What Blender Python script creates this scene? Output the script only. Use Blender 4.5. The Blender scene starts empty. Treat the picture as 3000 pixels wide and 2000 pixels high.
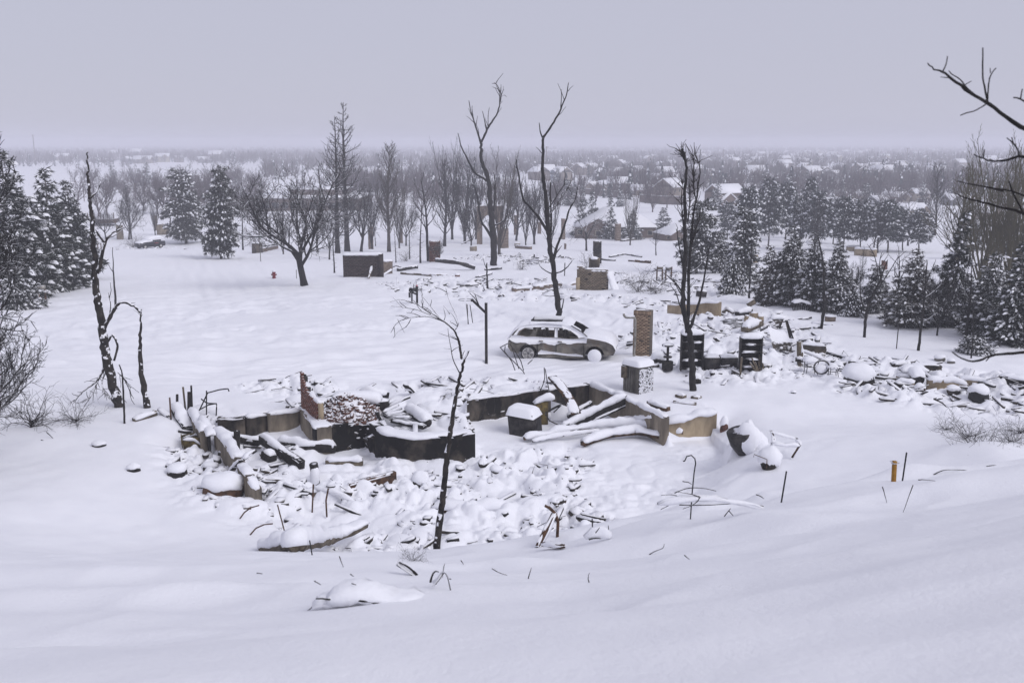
import bpy, math, random, time
import numpy as np
from mathutils import Matrix, Vector
from mathutils.geometry import tessellate_polygon
T0 = time.time()
R = math.radians
scene = bpy.context.scene
col = scene.collection
# ---------------------------------------------------------------- camera
FPX = 2917.0                      # focal length in pixels of a 3000 wide frame (35 mm on a 36 mm sensor)
PITCH = math.atan(585.0 / FPX)
cd = bpy.data.cameras.new('camera'); cam = bpy.data.objects.new('camera', cd); col.objects.link(cam)
cd.sensor_width = 36.0; cd.lens = 36.0 * FPX / 3000.0
cam.location = (0, 0, 0); cam.rotation_euler = (math.pi / 2 - PITCH, 0, 0)
cd.clip_start = 0.1; cd.clip_end = 30000
cd.dof.use_dof = True; cd.dof.focus_distance = 42.0; cd.dof.aperture_fstop = 3.2
scene.camera = cam
# ---------------------------------------------------------------- overcast sky, soft sun, exposure
SUN_EL, SUN_AZ = R(42), R(128)
w = bpy.data.worlds.new('World'); scene.world = w; w.use_nodes = True
nt = w.node_tree; nt.nodes.clear()
o_ = nt.nodes.new('ShaderNodeOutputWorld'); bg = nt.nodes.new('ShaderNodeBackground'); nt.links.new(bg.outputs[0], o_.inputs[0])
sky = nt.nodes.new('ShaderNodeTexSky'); sky.sky_type = 'NISHITA'; sky.sun_disc = False
sky.sun_elevation = SUN_EL; sky.sun_rotation = SUN_AZ
hz = nt.nodes.new('ShaderNodeMixRGB'); hz.blend_type = 'MIX'; hz.inputs[0].default_value = 0.94   # an even cloud layer over the sky
hz.inputs[2].default_value = (5.62, 5.65, 6.85, 1)
nt.links.new(sky.outputs[0], hz.inputs[1]); nt.links.new(hz.outputs[0], bg.inputs[0]); bg.inputs[1].default_value = 0.091
sl = bpy.data.lights.new('sun', 'SUN'); sl.energy = 1.5; sl.angle = R(35); sl.color = (1.0, 0.985, 1.0)
sun = bpy.data.objects.new('sun', sl); col.objects.link(sun)
sd = Vector((math.sin(SUN_AZ) * math.cos(SUN_EL), math.cos(SUN_AZ) * math.cos(SUN_EL), math.sin(SUN_EL)))
sun.rotation_euler = (-sd).to_track_quat('-Z', 'Y').to_euler(); sun.location = (0, 0, 60)
vs = scene.view_settings; vs.view_transform = 'Standard'; vs.look = 'None'; vs.exposure = 0.06; vs.gamma = 1.0; vs.use_curve_mapping = False
scene.cycles.max_bounces = 6; scene.cycles.diffuse_bounces = 3; scene.cycles.glossy_bounces = 2; scene.cycles.transmission_bounces = 4
scene.cycles.volume_bounces = 1; scene.cycles.volume_step_rate = 10; scene.cycles.use_denoising = True
# ---------------------------------------------------------------- pixel <-> place
CP, SP = math.cos(PITCH), math.sin(PITCH)
def ray(px, py):
    a = (px - 1500) / FPX; b = (1000 - py) / FPX
    d = np.array([a, CP + b * SP, -SP + b * CP]); return d / d[1]      # per metre of y
def at(px, py, Y): return ray(px, py) * Y
def onz(px, py, z):
    d = ray(px, py); return d * (z / d[2])
def m_px(n, Y): return n * Y / FPX
# ---------------------------------------------------------------- noise
def hsh(ix, iy, s):
    h = (ix.astype(np.int64) * 374761393 + iy.astype(np.int64) * 668265263 + s * 974634721) & 0x7fffffff
    h = ((h ^ (h >> 13)) * 1274126177) & 0x7fffffff
    h = ((h ^ (h >> 16)) * 461845907) & 0x7fffffff
    return ((h ^ (h >> 15)) & 0xffffff) / float(0xffffff)
def vn(x, y, sc, s=0):
    x = np.asarray(x, float) / sc; y = np.asarray(y, float) / sc
    ix = np.floor(x); iy = np.floor(y); fx = x - ix; fy = y - iy
    fx = fx * fx * fx * (fx * (fx * 6 - 15) + 10); fy = fy * fy * fy * (fy * (fy * 6 - 15) + 10)
    a = hsh(ix, iy, s); b = hsh(ix + 1, iy, s); c = hsh(ix, iy + 1, s); d = hsh(ix + 1, iy + 1, s)
    return (a + (b - a) * fx) * (1 - fy) + (c + (d - c) * fx) * fy - 0.5
def domes(x, y, sc, s, keep=0.8):
    """rounded pillows of snow lying over rubble: highest of the neighbouring caps, 0..1"""
    x = x / sc; y = y / sc; ix = np.floor(x); iy = np.floor(y); best = np.zeros_like(x)
    for dx in (-1, 0, 1):
        for dy in (-1, 0, 1):
            cx = ix + dx; cy = iy + dy
            jx = cx + hsh(cx, cy, s); jy = cy + hsh(cx, cy, s + 1); k = hsh(cx, cy, s + 2); rr = 0.35 + 0.55 * hsh(cx, cy, s + 3)
            st = 0.6 + 0.9 * hsh(cx, cy, s + 4); an = 3.14 * hsh(cx, cy, s + 5)
            ux = (x - jx) * np.cos(an) + (y - jy) * np.sin(an); uy = -(x - jx) * np.sin(an) + (y - jy) * np.cos(an)
            d2 = ((ux * st) ** 2 + (uy / st) ** 2) / (rr * rr)
            h = np.where(k < keep, rr * (0.5 + k) * np.sqrt(np.clip(1 - d2, 0, 1)), 0)
            best = np.maximum(best, h)
    return best
def cross(a, b): return np.stack([a[..., 1] * b[..., 2] - a[..., 2] * b[..., 1], a[..., 2] * b[..., 0] - a[..., 0] * b[..., 2], a[..., 0] * b[..., 1] - a[..., 1] * b[..., 0]], -1)
def sdf(x, y, poly):
    """signed distance to a plan polygon, negative inside"""
    x = np.asarray(x, float); y = np.asarray(y, float)
    d = np.full(x.shape, 1e18); ins = np.zeros(x.shape, bool); n = len(poly)
    for i in range(n):
        ax, ay = poly[i]; bx, by = poly[(i + 1) % n]
        ex, ey = bx - ax, by - ay; t = np.clip(((x - ax) * ex + (y - ay) * ey) / (ex * ex + ey * ey + 1e-12), 0, 1)
        d = np.minimum(d, (x - ax - ex * t) ** 2 + (y - ay - ey * t) ** 2)
        if ay != by:
            c = ((ay > y) != (by > y)) & (x < (bx - ax) * (y - ay) / (by - ay) + ax); ins ^= c
    d = np.sqrt(d); return np.where(ins, -d, d)
def smooth(t): t = np.clip(t, 0, 1); return t * t * (3 - 2 * t)
# ---------------------------------------------------------------- terrain
def prof(pairs):
    Ys = np.array([p[0] for p in pairs], float); zs = np.array([p[1] for p in pairs], float)
    g = np.arange(-40, 420, 0.2); z = np.interp(g, Ys, zs)
    k = np.hanning(15); k /= k.sum(); zz = np.convolve(np.pad(z, 7, mode='edge'), k, 'valid')
    return g, zz
def zpy(Y, py): return -Y * math.tan(PITCH + math.atan((py - 1000) / FPX))
fore = [(-40, 3.5), (-10, -0.6), (0, -1.75), (4, zpy(4, 1990)), (6, zpy(6, 1880)), (9, zpy(9, 1765)), (12, zpy(12, 1697)), (15, zpy(15, 1648)), (18, zpy(18, 1618))]
back = [(38, -10.35), (47, -10.2), (60, -10.6), (71, -11.3), (90, -12.4), (105, -13.5), (165, -17), (250, -17.5), (420, -18)]
PROF_C = prof(fore + [(21, -9.1), (24, -10.4), (26, -10.85), (30, -10.9), (34, -10.6)] + back)
PROF_L = prof(fore + [(21, -8.75), (24, -9.75), (26, -10.15), (30, -10.4), (34, -10.45)] + back)
def pp(pts, z): return [tuple(onz(a, b, z)[:2]) for a, b in pts]
ROOM = pp([(655, 1240), (888, 1207), (925, 1250), (1030, 1300), (930, 1345), (770, 1425)], -10.6)
def _back(pts, dx, dy): return [(x + dx, y + dy) for x, y in pp(pts, -10.2)]
PIT = pp([(785, 1450), (930, 1345)], -11.3) + _back([(940, 1252), (1000, 1244), (1072, 1233), (1096, 1251), (1130, 1270), (1250, 1277), (1320, 1275), (1392, 1266)], 0, 0.22) + _back([(1362, 1171), (1480, 1155), (1590, 1140), (1726, 1124)], 0, 0.2) + _back(
    [(1728, 1126), (1800, 1153), (1870, 1184), (1945, 1222)], 0.22, 0.05) + [(onz(a, b, z)[0], onz(a, b, z)[1] + 0.12) for a, b, z in ((1950, 1238, -10.55), (2000, 1226, -10.42), (2060, 1212, -10.28), (2104, 1204, -10.2))] + pp([(2130, 1262), (2130, 1400), (1900, 1560), (1500, 1640), (1000, 1640), (740, 1560)], -11.15)
OUT = pp([(560, 1250), (630, 1310), (715, 1430), (735, 1520), (600, 1500), (520, 1420), (490, 1320)], -10.9)
RUB = [  # plan polygons of snow-covered rubble: polygon, amplitude, edge softness
    (pp([(600, 1240), (900, 1330), (1400, 1330), (1700, 1260), (1740, 1330), (1680, 1430), (1900, 1500), (1650, 1600), (1150, 1620), (800, 1560), (580, 1480), (480, 1330)], -11.0), 1.0, 1.2),
    (pp([(1500, 1280), (2080, 1290), (2350, 1400), (2100, 1490), (1800, 1520), (1500, 1480)], -11.0), 0.32, 1.5),
    (pp([(700, 1130), (900, 1110), (1080, 1130), (1400, 1110), (1640, 1110), (1620, 1150), (1380, 1170), (1400, 1280), (1080, 1270), (950, 1230)], -10.3), 0.9, 0.8),
    (pp([(1780, 1010), (1930, 930), (2120, 890), (2300, 900), (2440, 1010), (2470, 1090), (2200, 1130), (2050, 1120), (1950, 1100)], -10.3), 0.85, 1.2),
    (pp([(2330, 1050), (2600, 1060), (2990, 1100), (3060, 1230), (2700, 1190), (2450, 1150)], -10.3), 0.9, 1.0),
    (pp([(1100, 800), (1250, 770), (1500, 775), (1640, 790), (1700, 850), (1980, 880), (1960, 930), (1700, 880), (1500, 870), (1150, 835)], -11.3), 1.0, 1.5),
    (pp([(1700, 760), (1950, 745), (2100, 800), (2250, 860), (2150, 890), (1900, 850), (1780, 800)], -11.6), 0.8, 2.0),
    (pp([(1340, 720), (1500, 710), (1700, 740), (1560, 770), (1350, 745)], -13.0), 0.9, 2.5),
    (pp([(1030, 1560), (1600, 1545), (1650, 1640), (1000, 1660)], -10.9), 0.5, 1.0),
    (pp([(300, 700), (560, 715), (560, 735), (300, 720)], -16.0), 0.9, 2.0),
]
def G(x, y):
    """ground without the small pillows"""
    x = np.asarray(x, float); y = np.asarray(y, float)
    zc = np.interp(y, *PROF_C); zl = np.interp(y, *PROF_L)
    z = zl + (zc - zl) * smooth((x + 15) / 5)
    a = np.interp(y, [0, 20, 28], [0, 0, 3.6]); wt = 1 - smooth((y - 29.5) / 8)
    xr = np.log1p(np.exp(np.clip((x - a) * 1.1, -30, 30))) / 1.1; z = z + wt * 0.205 * np.minimum(xr, 6 + 6 * (1 - np.exp(-np.maximum(xr - 6, 0) / 6))) * np.interp(y, [0, 4], [0.5, 1])
    z = np.where(y > 380, np.interp(y, [380, 420, 1000, 4000, 12000], [-17.9, -18, -19, -21, -24]), z)
    z = z + vn(x, y, 23, 5) * np.interp(y, [40, 90, 300], [0, 0.7, 1.2]) + vn(x, y, 60, 6) * np.interp(y, [60, 200], [0, 1.6])
    z = z - 1.2 * smooth((-x - 8) / 18) * np.interp(y, [45, 60, 90, 120], [0, 0.4, 0.4, 0])
    near = (y > 22) & (y < 48)
    if near.any():
        xs, ys = (x[near], y[near]) if x.ndim else (x, y)
        zz = z[near] if x.ndim else z
        m = smooth(0.5 - sdf(xs, ys, ROOM) / 0.4); zz = zz + m * np.minimum(0, -11.0 - zz)
        m = smooth(0.5 - sdf(xs, ys, OUT) / 2.2); zz = zz + m * np.minimum(0, -11.0 - zz)
        m = smooth(0.5 - sdf(xs, ys, PIT) / np.where(xs > 7.75, 3.0, np.where(ys < 32.5, 3.0, 0.4))); zz = zz + m * np.minimum(0, -11.26 + 0.0 * smooth((xs - 4.3) / 2.0) - zz)
        if x.ndim: z[near] = zz
        else: z = zz
    return z
def _h(px, py, Y, r, h): d = at(px, py, Y); return (d[0], Y, r, h)
FGH = [_h(2060, 1600, 16.5, 0.45, 0.22), _h(2230, 1545, 16.8, 0.4, 0.2), _h(2650, 1480, 16.5, 0.5, 0.18), _h(1200, 1735, 10.6, 0.45, 0.12), _h(1080, 1725, 10.9, 0.5, 0.16), _h(1520, 1690, 12.5, 0.7, 0.12), _h(1200, 1660, 13.5, 0.6, 0.15), _h(850, 1640, 15, 0.8, 0.12), _h(1900, 1590, 15.5, 0.9, 0.15), _h(2400, 1530, 16, 1.2, 0.15), _h(1650, 1640, 14, 0.7, 0.1), _h(600, 1700, 12, 1.2, 0.12), _h(300, 1650, 15, 1.5, 0.15), _h(2880, 1300, 27.5, 1.5, 0.45), _h(2960, 1330, 26, 1.2, 0.3), _h(1900, 1520, 24.5, 0.8, 0.25)]
def rubble_mask(x, y):
    m = np.zeros(x.shape)
    for poly, amp, soft in RUB: m = np.maximum(m, amp * smooth(0.5 - sdf(x, y, poly) / (2 * soft)))
    return m
def drift(x, y):
    """wind drifts and humps of the near slope"""
    z = np.zeros(x.shape)
    fg = 1 - smooth((y - 17) / 7)
    z += fg * (0.20 * vn(x * 0.4 + y * 0.3, y, 1.1, 11) + 0.12 * (0.5 - np.abs(vn(x * 0.55 + y * 0.2, y, 1.9, 16)) * 2) + 0.05 * (0.5 - np.abs(vn(x * 0.6 - y * 0.3, y, 0.8, 17)) * 2) + 0.38 * vn(x * 0.45 + y * 0.1, y, 3.0, 12) + 0.025 * vn(x, y, 0.45, 13))
    for hx, hy, hr, hh in FGH:
        d2 = ((x - hx) ** 2 / 1.6 + (y - hy) ** 2) / hr ** 2; z += hh * np.exp(-d2 * 1.3)
    return z
def GF(x, y):
    """ground with drifts, tracks and pillows"""
    x = np.atleast_1d(np.asarray(x, float)); y = np.atleast_1d(np.asarray(y, float))
    z = np.array(G(x, y))
    z += drift(x, y)
    mid = smooth((y - 20) / 5)
    z += mid * (0.10 * vn(x, y, 2.3, 14) + 0.045 * vn(x, y, 0.7, 15)) * np.interp(y, [20, 100], [1, 1.3])
    sel = (y > 21) & (y < 125)
    if sel.any():
        xs, ys = x[sel], y[sel]; m = rubble_mask(xs, ys); k = m > 0.02; add = np.zeros(xs.shape)
        if k.any():
            xk, yk, mk = xs[k], ys[k], m[k]
            sm_ = smooth(vn(xk, yk, 2.2, 55) * 2.2 + 0.55); add[k] = mk * (0.40 * domes(xk, yk, 1.05, 21, 0.7) + (0.12 + 0.22 * sm_) * domes(xk, yk, 0.5, 31, 0.75) + 0.20 * sm_ * domes(xk, yk, 0.25, 41, 0.75) + 0.34 * vn(xk, yk, 2.6, 51) - 0.22)
        # wheel tracks and plough marks curving across the cul-de-sac
        cx, cy = -13.0, 62.0; r = np.hypot((xs - cx) / 1.25, ys - cy); an = np.arctan2(ys - cy, xs - cx)
        tr = vn(r * 1.0, an * 5, 0.8, 61) * 1.2 + vn(r, an * 5, 0.25, 62) * 0.5
        wt = (1 - smooth((r - 22) / 6)) * smooth((r - 3) / 3) * (1 - np.minimum(1, m * 3)) * smooth((ys - 40) / 4)
        add += 0.24 * tr * wt
        z[sel] += add
    # beaten track of the road running up to the far left
    r2 = (x + 16 + (y - 60) * 0.33); wt = smooth((y - 60) / 10) * (1 - smooth((y - 170) / 20)) * np.exp(-(r2 / 5.5) ** 2)
    z += wt * 0.16 * vn(r2, y * 0.05, 0.7, 71)
    return z
_S = np.concatenate([np.linspace(2.0, 60, 900), np.geomspace(60.1, 3000, 500)])
_NS = int((_S < 24).sum())
def P(px, py, lift=0.0):
    """where the sight line through a pixel meets the ground (raised by lift)"""
    d = ray(px, py); z = d[2] * _S; g = G(d[0] * _S, _S) + lift; g[:_NS] += drift(d[0] * _S[:_NS], _S[:_NS]); k = np.nonzero(z <= g)[0]
    if len(k) == 0: return d * _S[-1]
    k = max(1, k[0]); a = z[k - 1] - g[k - 1]; b = z[k] - g[k]; t = a / (a - b + 1e-12); Y = _S[k - 1] + (_S[k] - _S[k - 1]) * t
    return d * Y
def gz(x, y): return float(GF(x, y)[0])
# ---------------------------------------------------------------- mesh building
class MB:
    def __init__(s): s.v = []; s.q = []; s.t = []; s.n = 0
    def add(s, v, q=None, t=None):
        v = np.asarray(v, float).reshape(-1, 3)
        if q is not None and len(q): s.q.append(np.asarray(q, np.int64).reshape(-1, 4) + s.n)
        if t is not None and len(t): s.t.append(np.asarray(t, np.int64).reshape(-1, 3) + s.n)
        s.v.append(v); s.n += len(v)
    def tube(s, pts, rad, sides=5, cap=True):
        p = np.asarray(pts, float); n = len(p); r = np.broadcast_to(np.asarray(rad, float), (n,))
        t = np.gradient(p, axis=0); t /= np.linalg.norm(t, axis=1)[:, None] + 1e-9
        m = np.abs(p[-1] - p[0]); ref = np.array([0, 0, 1.0]) if m[2] < max(m[0], m[1]) else (np.array([1.0, 0, 0]) if m[0] <= m[1] else np.array([0, 1.0, 0]))
        u = cross(t, ref); u /= np.linalg.norm(u, axis=1)[:, None] + 1e-9; w_ = cross(t, u)
        a = np.arange(sides) * 2 * math.pi / sides
        v = p[:, None] + r[:, None, None] * (np.cos(a)[None, :, None] * u[:, None] + np.sin(a)[None, :, None] * w_[:, None])
        i = np.arange(n - 1)[:, None] * sides; j = np.arange(sides)[None]; k = (j + 1) % sides
        q = np.stack([i + j, i + k, i + sides + k, i + sides + j], -1)
        tr = []
        if cap and sides >= 4:
            v = np.concatenate([v.reshape(-1, 3), p[:1], p[-1:]]); c0 = n * sides
            tr = [(c0, (b + 1) % sides, b) for b in range(sides)] + [(c0 + 1, (n - 1) * sides + b, (n - 1) * sides + (b + 1) % sides) for b in range(sides)]
        s.add(v, q, tr)
    def box(s, c, size, rot=None, jit=0.0, rng=None):
        h = np.asarray(size, float) / 2
        v = np.array([(x, y, z) for x in (-1, 1) for y in (-1, 1) for z in (-1, 1)], float) * h
        if jit: v += rng.uniform(-jit, jit, v.shape) * h
        if rot is not None: v = v @ np.asarray(rot).T
        s.add(v + np.asarray(c), [(0, 1, 3, 2), (4, 6, 7, 5), (0, 4, 5, 1), (2, 3, 7, 6), (0, 2, 6, 4), (1, 5, 7, 3)])
    def prism(s, poly, z0, z1):
        """plan polygon between two heights (numbers or one per corner)"""
        n = len(poly); z0 = np.broadcast_to(z0, (n,)); z1 = np.broadcast_to(z1, (n,))
        v = [(a, b, z0[i]) for i, (a, b) in enumerate(poly)] + [(a, b, z1[i]) for i, (a, b) in enumerate(poly)]
        q = [(i, (i + 1) % n, n + (i + 1) % n, n + i) for i in range(n)]
        tri = [t for t in tessellate_polygon([[Vector((a, b, 0)) for a, b in poly]])]
        s.add(v, q, [tuple(t) for t in tri] + [(t[2] + n, t[1] + n, t[0] + n) for t in tri])
    def mesh(s, name, off=(0, 0, 0), smoothed=False):
        me = bpy.data.meshes.new(name)
        if not s.v: return me
        v = np.concatenate(s.v) - np.asarray(off, float)
        q = np.concatenate(s.q) if s.q else np.zeros((0, 4), np.int64); t = np.concatenate(s.t) if s.t else np.zeros((0, 3), np.int64)
        me.vertices.add(len(v)); me.vertices.foreach_set('co', v.astype(np.float32).ravel())
        nl = len(q) * 4 + len(t) * 3; me.loops.add(nl); me.loops.foreach_set('vertex_index', np.concatenate([q.ravel(), t.ravel()]).astype(np.int32))
        me.polygons.add(len(q) + len(t))
        st = np.concatenate([np.arange(len(q)) * 4, len(q) * 4 + np.arange(len(t)) * 3]).astype(np.int32)
        me.polygons.foreach_set('loop_start', st)
        if smoothed: me.polygons.foreach_set('use_smooth', np.ones(len(q) + len(t), bool))
        me.update(calc_edges=True); return me
def rz(a): c, s = math.cos(a), math.sin(a); return np.array([[c, -s, 0], [s, c, 0], [0, 0, 1.0]])
def rx(a): c, s = math.cos(a), math.sin(a); return np.array([[1.0, 0, 0], [0, c, -s], [0, s, c]])
def ry(a): c, s = math.cos(a), math.sin(a); return np.array([[c, 0, s], [0, 1.0, 0], [-s, 0, c]])
ORG = {}
def tag(o, label=None, cat=None, group=None, kind=None):
    if label: o['label'] = label
    if cat: o['category'] = cat
    if group: o['group'] = group
    if kind: o['kind'] = kind
    return o
def thing(name, loc, label, cat, group=None):
    o = bpy.data.objects.new(name, None); col.objects.link(o); o.location = Vector([float(c) for c in loc]); o.empty_display_size = 0.2
    ORG[o.name] = np.asarray(loc, float); return tag(o, label, cat, group, 'thing')
def obj(name, mb, mat, parent=None, smoothed=False, at_=None):
    off = ORG[parent.name] if parent is not None else (np.asarray(at_, float) if at_ is not None else np.zeros(3))
    me = mb.mesh(name, off, smoothed) if isinstance(mb, MB) else mb
    if mat is not None and not me.materials: me.materials.append(mat)
    o = bpy.data.objects.new(name, me); col.objects.link(o)
    if parent is not None: o.parent = parent
    else: o.location = Vector([float(c) for c in off])
    ORG[o.name] = off; return o
def place(o, name, loc, rot=None, scale=None, parent=None):
    """another object sharing o's mesh"""
    c = bpy.data.objects.new(name, o.data if hasattr(o, 'data') else o); col.objects.link(c)
    if parent is not None: c.parent = parent; loc = np.asarray(loc, float) - ORG[parent.name]
    c.location = Vector([float(k) for k in loc])
    if rot is not None: c.rotation_euler = rot
    if scale is not None: c.scale = scale if hasattr(scale, '__len__') else (scale,) * 3
    return c
def copy_tree(o, parent=None):
    c = o.copy(); col.objects.link(c); c.parent = parent
    for ch in list(o.children): copy_tree(ch, c)
    return c
# ---------------------------------------------------------------- materials
def new_mat(name):
    m = bpy.data.materials.new(name); m.use_nodes = True; t = m.node_tree; b = t.nodes['Principled BSDF']
    b.inputs['Specular IOR Level'].default_value = 0.25; return m, t, b
def noise(t, scale, detail=4, rough=0.55, coord='Object', stretch=None):
    tc = t.nodes.new('ShaderNodeTexCoord'); n = t.nodes.new('ShaderNodeTexNoise'); n.inputs['Scale'].default_value = scale; n.inputs['Detail'].default_value = detail; n.inputs['Roughness'].default_value = rough
    src = tc.outputs[coord]
    if coord == 'World':
        pass
    if stretch:
        mp = t.nodes.new('ShaderNodeMapping'); mp.inputs['Scale'].default_value = stretch; t.links.new(src, mp.inputs[0]); src = mp.outputs[0]
    t.links.new(src, n.inputs['Vector']); return n.outputs['Fac']
def ramp(t, src, stops):
    r = t.nodes.new('ShaderNodeValToRGB'); t.links.new(src, r.inputs[0]); e = r.color_ramp.elements
    while len(e) < len(stops): e.new(0.5)
    for i, (p, c) in enumerate(stops): e[i].position = p; e[i].color = (*c, 1) if len(c) == 3 else c
    return r.outputs[0]
def mixc(t, fac, a, b):
    m = t.nodes.new('ShaderNodeMixRGB')
    for i, v in ((0, fac), (1, a), (2, b)):
        if isinstance(v, (int, float)): m.inputs[i].default_value = v
        elif isinstance(v, tuple): m.inputs[i].default_value = (*v, 1)
        else: t.links.new(v, m.inputs[i])
    return m.outputs[0]
def mth(t, op, a, b=None):
    m = t.nodes.new('ShaderNodeMath'); m.operation = op
    for i, v in ((0, a), (1, b)):
        if v is None: continue
        if isinstance(v, (int, float)): m.inputs[i].default_value = v
        else: t.links.new(v, m.inputs[i])
    return m.outputs[0]
def bump(t, b, src, strength=0.3, dist=0.02):
    n = t.nodes.new('ShaderNodeBump'); n.inputs['Strength'].default_value = strength; n.inputs['Distance'].default_value = dist
    t.links.new(src, n.inputs['Height']); t.links.new(n.outputs[0], b.inputs['Normal'])
SNOW = (0.875, 0.878, 0.915)
def up_fac(t, lo, hi, wob=0.35, nscale=6.0):
    """how much of an upward face holds snow, broken up by noise"""
    g = t.nodes.new('ShaderNodeNewGeometry'); s = t.nodes.new('ShaderNodeSeparateXYZ'); t.links.new(g.outputs['Normal'], s.inputs[0])
    n = t.nodes.new('ShaderNodeTexNoise'); n.inputs['Scale'].default_value = nscale; n.inputs['Detail'].default_value = 3; t.links.new(g.outputs['Position'], n.inputs['Vector'])
    k = mth(t, 'MULTIPLY', mth(t, 'SUBTRACT', n.outputs['Fac'], 0.5), wob * 2)
    v = mth(t, 'ADD', s.outputs['Z'], k)
    return ramp(t, v, [(max(0, lo), (0, 0, 0)), (hi, (1, 1, 1))])
def mat_snow(name, rough=0.75):
    m, t, b = new_mat(name); n = noise(t, 1.3, 6, 0.6); c = ramp(t, n, [(0.3, (0.845, 0.85, 0.89)), (0.7, (0.89, 0.893, 0.925))])
    t.links.new(c, b.inputs['Base Color']); b.inputs['Roughness'].default_value = rough; b.inputs['Specular IOR Level'].default_value = 0.15
    n2 = noise(t, 14, 8, 0.72); bump(t, b, n2, 0.6, 0.025); return m
def mat_two(name, c1, c2, scale=3.0, lo=0.38, hi=0.62, rough=0.85, bscale=20, bstr=0.4, snow=None, stretch=None, metal=0.0, wob=0.35, nscale=6, rnd=0.0, third=None):
    m, t, b = new_mat(name); n = noise(t, scale, 6, 0.6, stretch=stretch)
    stops = [(lo, c1), (hi, c2)]
    if third: stops.append((third[0], third[1]))
    c = ramp(t, n, stops)
    if rnd:
        oi = t.nodes.new('ShaderNodeObjectInfo'); hs = t.nodes.new('ShaderNodeHueSaturation'); t.links.new(c, hs.inputs['Color'])
        t.links.new(mth(t, 'ADD', mth(t, 'MULTIPLY', oi.outputs['Random'], rnd), 1 - rnd / 2), hs.inputs['Value']); c = hs.outputs[0]
    if snow: c = mixc(t, up_fac(t, snow[0], snow[1], wob, nscale), c, SNOW)
    t.links.new(c, b.inputs['Base Color']); b.inputs['Roughness'].default_value = rough; b.inputs['Metallic'].default_value = metal
    bump(t, b, noise(t, bscale, 5, 0.6, stretch=stretch), bstr, 0.03); return m
M = {}
M['snow'] = mat_snow('snow'); M['snow_ground'] = mat_snow('snow_ground')
M['char'] = mat_two('charred_wood', (0.010, 0.009, 0.009), (0.030, 0.027, 0.025), 6, snow=(0.72, 0.86), bscale=30, bstr=0.8, nscale=9)
M['char_bare'] = mat_two('charred_wood_bare', (0.010, 0.009, 0.009), (0.035, 0.031, 0.028), 6, bscale=30, bstr=0.8)
M['bark'] = mat_two('burned_bark', (0.008, 0.0075, 0.0075), (0.028, 0.025, 0.023), 5, snow=(0.60, 0.80), bscale=24, bstr=0.8, nscale=5)
M['bark_snowy'] = mat_two('snow_plastered_bark', (0.010, 0.009, 0.009), (0.045, 0.038, 0.032), 4, snow=(0.27, 0.33), wob=0.9, nscale=6, bscale=24, bstr=0.8)
M['bark_grey'] = mat_two('grey_bark', (0.045, 0.040, 0.036), (0.095, 0.085, 0.075), 5, snow=(0.62, 0.84), bscale=24, bstr=0.6)
M['bark_olive'] = mat_two('olive_twigs', (0.050, 0.045, 0.026), (0.10, 0.09, 0.052), 3, snow=(0.75, 0.95), bscale=24)
M['twig'] = mat_two('dark_twig', (0.012, 0.010, 0.009), (0.030, 0.024, 0.021), 5, snow=(0.80, 0.95))
M['needle'] = mat_two('pine_needle', (0.011, 0.016, 0.011), (0.032, 0.038, 0.026), 2.5, snow=(0.78, 0.98), wob=0.3, rough=0.7, bstr=0.0)
M['needle_brown'] = mat_two('scorched_needle', (0.022, 0.020, 0.014), (0.050, 0.043, 0.028), 2.5, snow=(0.78, 0.98), wob=0.3, rough=0.7, bstr=0.0)
M['needle_blue'] = mat_two('blue_spruce_needle', (0.018, 0.027, 0.028), (0.045, 0.058, 0.056), 2.5, snow=(0.75, 0.97), wob=0.3, rough=0.7, bstr=0.0)
M['far_twig'] = mat_two('far_twig', (0.045, 0.032, 0.034), (0.090, 0.068, 0.068), 0.05, rough=0.9, bstr=0.0, rnd=0.5)
M['conc'] = mat_two('pale_concrete', (0.155, 0.130, 0.100), (0.30, 0.255, 0.195), 2.2, snow=(0.8, 0.95), bscale=14, bstr=0.3, stretch=(1, 1, 0.35))
M['conc_tan'] = mat_two('tan_concrete', (0.24, 0.185, 0.12), (0.40, 0.32, 0.215), 2.0, snow=(0.8, 0.95), bscale=14, bstr=0.3, stretch=(1, 1, 0.4))
M['conc_soot'] = mat_two('sooty_concrete', (0.014, 0.013, 0.012), (0.13, 0.108, 0.085), 1.15, lo=0.40, hi=0.60, snow=(0.8, 0.95), bscale=16, bstr=0.5, stretch=(1, 1, 0.6))
M['conc_black'] = mat_two('blackened_concrete', (0.009, 0.0085, 0.008), (0.115, 0.096, 0.075), 1.0, lo=0.47, hi=0.70, snow=(0.8, 0.95), bscale=16, bstr=0.6)
M['brick_red'] = mat_two('red_brick', (0.105, 0.042, 0.028), (0.21, 0.09, 0.062), 9, snow=(0.7, 0.9), wob=0.5, nscale=8, bscale=40, rnd=0.7)
M['brick_tan'] = mat_two('tan_brick', (0.21, 0.145, 0.098), (0.35, 0.255, 0.18), 9, bscale=40, rnd=0.75)
M['brick_dark'] = mat_two('sooty_brick', (0.050, 0.042, 0.033), (0.20, 0.16, 0.115), 0.8, lo=0.42, hi=0.56, bscale=40, rnd=0.6)
M['brick_black'] = mat_two('blackened_brick', (0.022, 0.018, 0.017), (0.060, 0.042, 0.038), 1.6, bscale=40, rnd=0.6)
M['mortar'] = mat_two('mortar', (0.09, 0.075, 0.06), (0.16, 0.135, 0.11), 6, bscale=40)
M['mortar_dark'] = mat_two('sooty_mortar', (0.02, 0.018, 0.016), (0.06, 0.05, 0.045), 6, bscale=40)
M['stone_tan'] = mat_two('tan_stone', (0.125, 0.098, 0.078), (0.225, 0.175, 0.14), 3, snow=(0.7, 0.9), bscale=8, bstr=0.6, rnd=0.3)
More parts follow.
